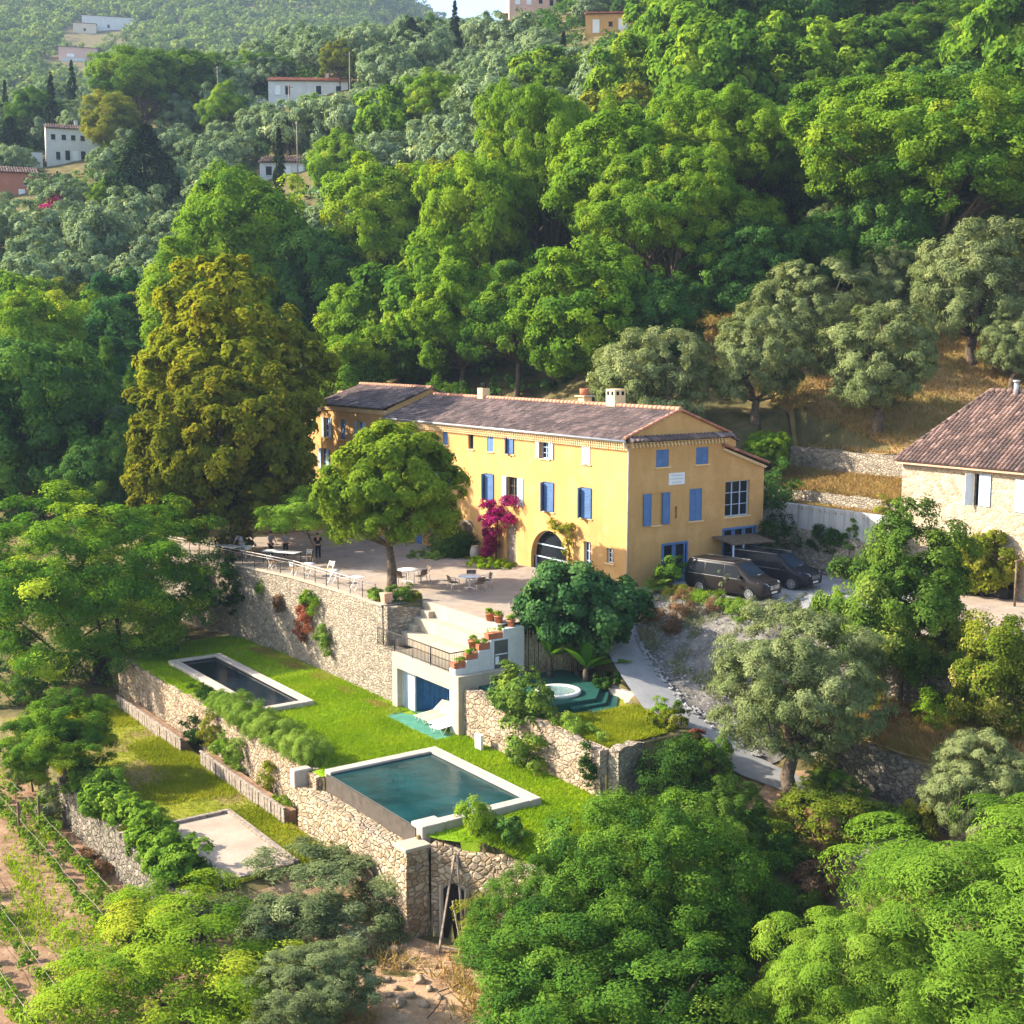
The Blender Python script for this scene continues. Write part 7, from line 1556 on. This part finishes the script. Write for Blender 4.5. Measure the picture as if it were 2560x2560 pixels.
# bank plants
for (x,y,rad,lm,lab) in [(-2.2,-4.5,(.6,.6,.4),'brown','round brown dry bush on the grey bank, left one'),(-1.2,-6.1,(.75,.7,.8),'brown','taller brown dry bush near the top of the grey bank'),(.1,-7.1,(.6,.6,.35),'brown','brown bush at the bank top right of the taller one'),(-2.4,-6.3,(.35,.35,.5),'brown','thin brown weed half way down the grey bank'),
    (1.1,-3.2,(.9,.9,.25),'yellow','low yellow-green cover at the foot of the cycads'),(1.0,-5.0,(1.0,.9,.28),'lime','green shrub between the cycads and the near van'),(1.0,-7.2,(.9,.9,.24),'lime','vivid yellow-green shrub below the near van front'),(1.3,-9.2,(1.2,1.1,.4),'grey','grey-green lavender-like shrub in front of the vans'),(.8,-10.8,(1.2,1.2,.8),'grey','second grey-green shrub right of the van, above the olive'),(1.5,-12.6,(1.2,1.0,.6),'yellow','yellow-green shrub row above the upper dry wall'),(1.7,-16.0,(1.3,1.3,.5),'lime','bright low bush along the top of the dry stone wall'),(2.0,-19.0,(1.6,1.8,.6),'yellow','wide yellow-green low bush near the right edge above the wall'),
    (-.2,-8.8,(.9,.9,.55),'hedge','rosemary-like shrub at the top of the bank behind the olive'),(4.6,-11.4,(.75,.75,.85),'lime','small citrus bush standing in front of the glossy tree')]:
    bush('bank_shrub',x,y,rad,lm,lab,'shrub',n=int(14+14*rad[0]),per=100,size=.12,aspect=2.6,rc=.3)
bush('young_shrub',2.4,-5.1,(.35,.35,1.0),'grey','slim grey-green young shrub in front of the near van','shrub',.05,n=14,per=70,size=.14,aspect=3.5,axis_up=1); bush('young_tree',1.75,-1.9,(.7,.7,1.15),'citrus','small bright tree at the gable door beside the cycads','shrub',.05,n=24,per=90,size=.18)
bush('dark_climber',11.0,-.9,(1.2,.9,2.0),'ivy','dark leafy climber at the corner of the gable and the block wall','climber',.6,n=50,per=70,size=.16,rc=.42); bush('ivy_patch',12.45,-3.3,(.3,1.3,.7),'ivy','green ivy hanging over the block wall','climber',1.7,n=34,per=90,size=.14,stem=False,rc=.3); bush('dark_shrub',12.6,-5.0,(.4,.55,1.4),'oak','slim dark shrub standing at the white rendered wall','shrub',1.6,n=20,per=80,size=.14); bush('corner_shrub',13.6,1.6,(1.2,1.2,1.6),'deep','dark shrub behind the corner of the lean-to roof','shrub',3.5,n=30,per=90,size=.18)
bush('corner_grass',15.0,-5.6,(.7,.7,.8),'yellow','yellow-green weeds at the corner of the stone house','shrub',3.5,n=18,per=80,size=.18,aspect=4,axis_up=1)
# beds along the farmhouse front
for (x,y,rad,lm,lab,sz,z) in [(-2.6,16.4,(1.5,1.4,.22),'hedge','low green bed left of the two in front of the farmhouse',.1,None),(-1.7,11.3,(1.5,2.2,.25),'grass','low green bed in front of the magenta climber',.1,None),(-1.0,17.6,(1.0,1.1,1.1),'deep','dark purple-green shrub against the farmhouse front',.16,None),(-1.1,15.6,(.8,.9,.9),'ivy','dark shrub left of the brown arched door',.16,None),(-12.0,4.55,(1.05,.4,.42),'citrus','green plants filling the top of the return wall',.1,.02),(-11.2,4.35,(.4,.35,.25),'yellow','yellow flowering plant at the end of the return wall',.09,.02),(-13.0,5.4,(.3,.6,.35),'hedge','rounded green plant beside the corner pot',.1,.02)]:
    bush('flower_bed' if rad[2]<.5 else 'front_shrub',x,y,rad,lm,lab,'plants',(float(zt(y))+.03) if z is None else z,n=int(20+22*rad[0]*rad[1]),per=110,size=sz,rc=max(.16,rad[2]*.6))
# magenta climber and vine on the farmhouse
rg=np.random.default_rng(44); sh=[]
for k in range(46):
    h=rg.random(); z=.4+3.3*h; w=.45+1.5*max(0,(h-.45)); sh.append((-.45-.35*rg.random(), 12.6+rg.normal()*w*.55-(.6*(h-.5)), z))
for k in range(10): sh.append((-.35, 11.6-1.1*rg.random(), 3.3+.4*rg.normal()))
bush('bougainvillea',0,0,(1,1,1),'pink','magenta bougainvillea climbing the farmhouse front','climber',-.1,shape=sh,per=120,size=.13,aspect=1.4,rc=.38,stem=False); b=MB(); b.tube([(-.3,12.6,0),(-.35,12.5,1.4),(-.3,12.3,3)],[.06,.05,.02],6); b.build('stem',M['bark'],bpy.data.objects['bougainvillea'])
sh=[(-.35,5.0+.1*rg.normal(),.5+.28*k) for k in range(8)]+[(-.35-.2*rg.random(),4.6+2.6*rg.random()-.4,2.75+.35*rg.random()) for k in range(16)]
bush('climbing_vine',0,0,(1,1,1),'yellow','yellow-green vine climbing beside the arched glazed door','climber',0,shape=sh,per=55,size=.16,aspect=1.6,rc=.28,stem=False); b=MB(); b.tube([(-.25,5.0,0),(-.25,5.0,1.6),(-.25,5.3,2.7)],[.05,.04,.015],6); b.build('stem',M['bark'],bpy.data.objects['climbing_vine'])
# cycads and banana plants
def frond_plant(name,X,Y,z,n,L,lm,label,trunk=.25,lift=.9,lw=.18,pin=True,droop=.9,cat='plant'):
    t=empty(name,(X,Y,z),0,label,cat); rng=random.Random(int(X*13+Y*7)); V=[]; T=[]
    for k in range(n):
        a=k*2.399; el=rng.uniform(.25,1.25)*lift; l=L*rng.uniform(.8,1.1); d=Vector((math.cos(a)*math.cos(el),math.sin(a)*math.cos(el),math.sin(el))); side=Vector((-math.sin(a),math.cos(a),0)); tint=min(1,max(0,rng.gauss(.5,.2)))
        P=lambda s: Vector((0,0,trunk))+d*(l*s)+Vector((0,0,-droop*l*.45*s*s))
        N=16
        for i in range(2,N):
            s=i/N; p=P(s); q=P(s+1/N)
            if pin:
                for sg in (-1,1):
                    w=l*lw*math.sin(math.pi*min(.97,s*.85+.12)); tip=p+side*sg*w+(q-p)*2.2-Vector((0,0,w*.25)); V+=[p,p+(q-p)*.8,tip,tip-(q-p)*.4]; T+=[tint]*4
            else:
                w0=l*lw*math.sin(math.pi*min(.98,s*.9+.05)); w1=l*lw*math.sin(math.pi*min(.98,(s+1/N)*.9+.05))
                for sg in (-1,1): V+=[p,q,q+side*sg*w1+Vector((0,0,w1*.25)),p+side*sg*w0+Vector((0,0,w0*.25))]; T+=[tint]*4
        V+=[P(0),P(.15),P(.15)+side*.03,P(0)+side*.03]; T+=[tint]*4
    link('fronds',np_mesh('fronds',np.array([tuple(v) for v in V]),4,[LM[lm]],{'tint':np.array(T)}),t)
    b=MB(); b.tube([(0,0,-.1),(0,0,trunk*.6),(0,0,trunk+.05)],[.16,.15,.1],8); b.build('trunk',M['bark'],t)
frond_plant('cycad',2.3,.0-.9,.05,34,1.35,'palm','cycad with arching fronds against the gable, upper one',.35); frond_plant('cycad',.6,-1.75,.05,34,1.25,'palm','cycad nearest the house corner, lower one',.25)
frond_plant('banana_plant',-7.9,-6.3,-2.6,9,2.3,'banana','banana plant with big pale leaves by the hot tub',.6,1.25,.14,False,.5); frond_plant('banana_plant',-8.9,-4.7,-2.6,7,2.4,'banana','banana plant half hidden in the fig tree',1.0,1.3,.14,False,.5); bush('tub_plants',-7.6,-7.6,(.7,.7,.45),'ivy','low dark plants around the banana by the path','shrub',-2.7,n=20,per=90,size=.14)
# vine hedge above the vineyard
vh=[(5.4,.8,.8),(4.0,1.0,1.0),(2.2,1.0,.95),(.3,1.0,1.0),(-1.6,1.05,1.1),(-3.4,1.0,1.05),(-5.2,1.0,1.0),(-6.8,.9,.9)]
for k,(y,r_,h) in enumerate(vh): bush('vine_bush',-28.6+.2*math.sin(k*2.1),y,(.95,r_,h*.8),'weeper','vivid green vine bush of the row above the low dry wall','vine','-' and -7.4,n=26,per=85,size=.2,aspect=1.2,group='vine bushes above the low dry wall',rc=.36)
for k,(x,y,rad,lm,lab) in enumerate([(-29.5,8.6,(.7,.9,.9),'lime','bright bush at the far end of the vine row'),(-30.0,6.9,(.6,.6,1.1),'grey','grey-green bush left of the vine row end'),(-29.9,-4.5,(.5,1.5,.5),'hedge','weedy bushes at the foot of the low dry wall'),(-29.9,.5,(.4,1.4,.4),'brown','dry weeds at the foot of the vineyard wall')]): bush('weed_bush',x,y,rad,lm,lab,'shrub',n=24,per=90,size=.14,rc=.3)
# young vines along the lines
rv=random.Random(12); VM=[]
for k in range(4):
    rng=np.random.default_rng(600+k); C=rng.normal(size=(5,3))*np.array([.10,.16,.10])+np.array([0,0,.5]); V,T=leaves(C,np.full(5,.26),26,rng,.15,aspect=1.3,up=.5); b=[(-.02,-.02,-.1),(.02,-.02,-.1),(.02,.02,.6),(-.02,.02,.6)]; V=np.concatenate([V,np.array(b)]); T=np.concatenate([T,np.full(4,.2)]); VM.append(np_mesh('grapevine',V,4,[LM['hedge' if k%2 else 'lime']],{'tint':T}))
for ri,(x,ya_,yb_) in enumerate(((-30.52,-9,13),(-31.55,-9,13),(-34.6,-12,8),(-35.9,-12,6))):
    y=ya_
    while y<yb_:
        if rv.random()<.86: xx=x+rv.uniform(-.1,.1); o=link('grapevine',VM[rv.randrange(4)],None,(xx,y,zg(xx,y)+.03)); o.scale=(rv.uniform(.7,1.25),)*3; o.rotation_euler=(0,0,rv.uniform(0,6.3) if False else rv.uniform(-.3,.3)); tag(o,['young grapevine on the row next to the dry wall','young grapevine on the second row from the dry wall','young grapevine on the third row in the weedy soil','young grapevine on the fourth row at the left edge'][ri],'grapevine','young vines of row %s'%['one','two','three','four'][ri])
        y+=rv.uniform(.75,1.15)
# magenta climbers by the far houses
for (u,v,yc,r_,lab) in ((110,352,196,3.2,'purple bougainvillea heap beside the terracotta house'),(215,288,255,2.2,'purple bougainvillea right of the white villa')):
    X,Y,z=at_depth(u,v,yc); bush('bougainvillea',X,Y,(r_,r_,r_*.6),'pink',lab,'climber',zg(X,Y),n=26,per=80,size=.42,rc=r_*.35)
for k_,(u,v,rad,lm,lab) in enumerate([(1470,1640,(1.1,1.0,.8),'oak','dark green bush in the gap between the two big front trees, upper one'),(1500,1760,(1.0,1.0,.8),'loquat','bush in the gap between the two big front trees, lower one'),(1585,1600,(1.0,.9,.7),'yellow','yellow-green bush left of the ochre track above the drooping tree'),(1640,1575,(.7,.7,.5),'hedge','low grassy bush on the near edge of the ochre track'),(1700,1580,(.8,.7,.5),'oak','low bush on the near edge of the ochre track, right one'),(12,1290,(1.6,1.6,1.4),'deep','dark bush at the left edge below the laurel, upper one'),(30,1335,(1.3,1.3,1.0),'oak','bush at the left edge below the laurel, lower one'),(70,1320,(1.2,1.2,.9),'deep','dark bush under the right skirt of the laurel'),(1420,1590,(.9,.9,.7),'citrus','glossy bush behind the big bottom centre tree'),(1540,1690,(.8,.8,.6),'brown','dry brown bush in the gap left of the drooping tree')]):
    X,Y,_=hit(u,v); bush('gap_bush',X,Y,rad,lm,lab,'shrub',n=30,per=100,size=.15,rc=.36)
# grass and weeds: uncountable
def blades(name,poly,n,h,w,lm,zf,label,seed,tilt=.5,dens=None):
    rng=np.random.default_rng(seed); px=np.array([p[0] for p in poly]); py=np.array([p[1] for p in poly]); X=rng.uniform(px.min(),px.max(),n*2); Y=rng.uniform(py.min(),py.max(),n*2)
    ins=np.zeros(len(X),bool); j=len(poly)-1
    for i in range(len(poly)):
        c=((py[i]>Y)!=(py[j]>Y))&(X<(px[j]-px[i])*(Y-py[i])/(py[j]-py[i]+1e-12)+px[i]); ins^=c; j=i
    for (a,b_,c,d) in (P1,P2): ins&=~((X>a-.03)&(X<b_+.03)&(Y>c-.03)&(Y<d+.03))
    if dens is not None: ins&=dens(X,Y)>rng.random(len(X))
    X=X[ins][:n]; Y=Y[ins][:n]; k=len(X); Z=zf(X,Y); a=rng.uniform(0,6.283,k); hh=h*(.5+rng.random(k)); ww=w*(.6+.8*rng.random(k)); lx=rng.normal(size=k)*tilt*hh; ly=rng.normal(size=k)*tilt*hh
    cx,sx=np.cos(a)*ww/2,np.sin(a)*ww/2; v0=np.stack([X-cx,Y-sx,Z],1); v1=np.stack([X+cx,Y+sx,Z],1); v2=np.stack([X+cx*.2+lx,Y+sx*.2+ly,Z+hh],1); v3=np.stack([X-cx*.2+lx,Y-sx*.2+ly,Z+hh],1)
    V=np.stack([v0,v1,v2,v3],1).reshape(-1,3); T=np.repeat(np.clip(.5+.22*vnoise(X/1.4,Y/1.4,0,seed)+rng.normal(size=k)*.16,0,1),4)
    return tag(link(name,np_mesh(name,V,4,[LM[lm]],{'tint':T})),label,'grass',kind='stuff')
blades('lawn_grass',[(LAWN_X+.1,22),(-13.6,22),(-13.5,-14.4),(-11.2,-16),(-12,-20),(-16.6,-21.4),(-19.2,-17.1),(-21.35,-14.2),(LAWN_X+.3,-13)],120000,.09,.045,'grass',lambda x,y:lawn_z(x,y)+.03,'short bright green lawn grass around both pools',71,.7,lambda x,y:np.where((x>-15.02)&(x<-13.6)&(y>-3.95)&(y<.95),0,np.clip(.95+1.3*vnoise(x/3.1,y/3.1,0,51),.12,1)))
blades('worn_grass',[(-14.6,1.3),(-13.65,1.3),(-13.7,20),(-14.9,20)],9000,.07,.05,'straw',lambda x,y:lawn_z(x,y)+.03,'worn brownish grass along the foot of the courtyard wall',79,.8,lambda x,y:np.clip(.6+1.2*vnoise(x/.9,y/1.6,0,52),0,1))
blades('bank_tufts',[(-4.2,-15),(-.2,-13),(.3,-3),(-2.0,-2.3),(-4.2,-4.5),(-5.0,-8)],9000,.22,.05,'greyt',lambda x,y:path_z(y)+(0.03-path_z(y))*sstep(0,.92,(x-path_x(y)-1.15)/(0.95-path_x(y)-1.15))+.06,'grey-green weeds and tufts dotted over the stony bank',80,.6,lambda x,y:np.where(x>path_x(y)+1.3,np.clip(1.6*vnoise(x/.7,y/.7,0,53)-.05,0,1),0))
blades('meadow_grass',[(-29.2,-8.5),(-22.7,-8.5),(-22.4,19),(-29.2,19)],60000,.12,.05,'tuft',lambda x,y:z_ground(np.minimum(x,LAWN_X-.6),y)+.02,'yellow-green rough grass round the boules court',72,.8,lambda x,y:np.where((x>-27.3)&(x<-24.3)&(y>-8.3)&(y<-1.1),0,.08+1.3*np.clip(vnoise(x/2.6,y/2.6,0,33)+.2,0,.75)))
blades('tub_garden_grass',[(-12.9,-14.1),(-9.6,-14.0),(-8.2,-12.2),(-7.7,-9.9),(-10.5,-9.9),(-12.9,-9.0)],22000,.12,.05,'tuft',lambda x,y:np.full(np.shape(x),-3.0),'tufty yellow-green grass of the tub garden',73,.8)
blades('vineyard_weeds',[(-45,-14),(-29.8,-14),(-29.8,18),(-45,18)],60000,.2,.07,'grass',lambda x,y:z_ground(x,y)+.03,'green weeds between the vine rows',74,.7,lambda x,y:np.clip(1.5*vnoise(x/1.7,y/3.2,0,35)-.12,0,1)*np.where((x>-32.6)&(x<-30),.25,1))
blades('dry_grass',[(13,-5.9),(19.6,-5.9),(19.6,6.6),(13,6.6)],30000,.25,.06,'straw',lambda x,y:z_ground(x,y)+.03,'straw coloured dry grass between the walls behind the vans',75,.7)
blades('dry_grass',[(20.3,-6),(30,-7),(44,-8),(46,24),(22,24),(20.3,7)],60000,.3,.08,'straw',lambda x,y:z_ground(x,y)+.05,'straw coloured dry grass under the olive trees',76,.7)
blades('dry_grass',[(-2.7,-34),(1.2,-34),(1.2,-15.5),(-2.7,-15.5)],26000,.4,.07,'straw',lambda x,y:-3.3+.15*(x+2.9)+0*y,'tall straw grass on the terrace between the two dry walls',77,.7)
blades('yard_weeds',[(-29,-30),(-19,-30),(-17,-22),(-20.5,-17.6),(-22.5,-14),(-29,-10)],14000,.3,.06,'straw',lambda x,y:z_ground(x,y)+.03,'dry weeds scattered over the dirt yard',78,.7,lambda x,y:np.clip(1.2*vnoise(x/1.5,y/1.5,0,36),0,1))
bush('pier_weeds',-20.9,-16.6,(1.0,1.0,1.3),'yellow','tall pale weeds growing through the ladder by the doorway','shrub',zg(-20.9,-16.6),n=30,per=70,size=.16,aspect=4,axis_up=1.0,rc=.4)
for (x,y,rad,lm,lab) in [(-5.6,-20.3,(1.3,1.1,.9),'oak','dark green shrub on the near side of the ochre track'),(-7.9,-21.5,(1.0,1.0,.8),'brown','dry brownish shrub in front of the ochre track'),(-3.9,-17.6,(.6,.5,.9),'yellow','yellow-green weeds beside the ochre track wall'),(-4.0,-23.2,(.7,.6,.8),'yellow','leafy weeds at the far end of the crumbling wall'),(-.2,-17.2,(.8,.7,1.0),'yellow','yellowish sprouts at the foot of the thin pale trunk'),(0,-20.5,(.9,.9,.9),'lime','bright fern-like plant on the straw terrace'),(-.5,-18.9,(.9,.9,.5),'brown','tawny dry shrub on the straw terrace')]: bush('track_shrub',x,y,rad,lm,lab,'shrub',n=24,per=90,size=.14,rc=.32,aspect=2.5)

rgb_=np.random.default_rng(91); VV=[]
for _ in range(900):
    y=rgb_.uniform(-15.5,-2.2); x0=float(path_x(y))+1.0; q=rgb_.random()**1.6; x=x0+(0.6-x0)*q; s_=rgb_.uniform(.03,.09)*(1.8 if q<.06 else 1)
    z=float(path_z(y))+(0-float(path_z(y)))*float(sstep(0,.92,q))+.10
    c=np.array([[1,0,0],[0,1,0],[-1,0,0],[0,-1,0],[0,0,.8],[0,0,-.5]])*s_*(.6+.8*rgb_.random((6,1)))+np.array([x,y,z])
    for f in ((0,1,4),(1,2,4),(2,3,4),(3,0,4)): VV+=[c[f[0]],c[f[1]],c[f[2]]]
tag(link('loose_stones',np_mesh('loose_stones',np.array(VV),3,[M['path']])),'small grey stones lying on the bank above the gravel path','stones',kind='stuff')
# ------------------------------------------------------------------ air
HZ = NT('haze_air'); HZ.n.remove(HZ.bsdf); pv = HZ.new('ShaderNodeVolumePrincipled'); pv.inputs['Color'].default_value=(0.55,0.74,1.0,1); pv.inputs['Density'].default_value=0.00018; pv.inputs['Anisotropy'].default_value=0.0
HZ.link(pv.outputs[0], HZ.out.inputs['Volume'])
b=MB(); b.box(GX.min()-5,GX.max()+5,GY.min()-5,GY.max()+5,GZ.min()-1,GZ.max()+14); hz=b.build('haze',HZ.m,None); tag(hz,'thin blue haze over the far hills',None,kind='stuff')
for c in bpy.data.objects:
    if 'haze' == c.name: c.display_type='WIRE'
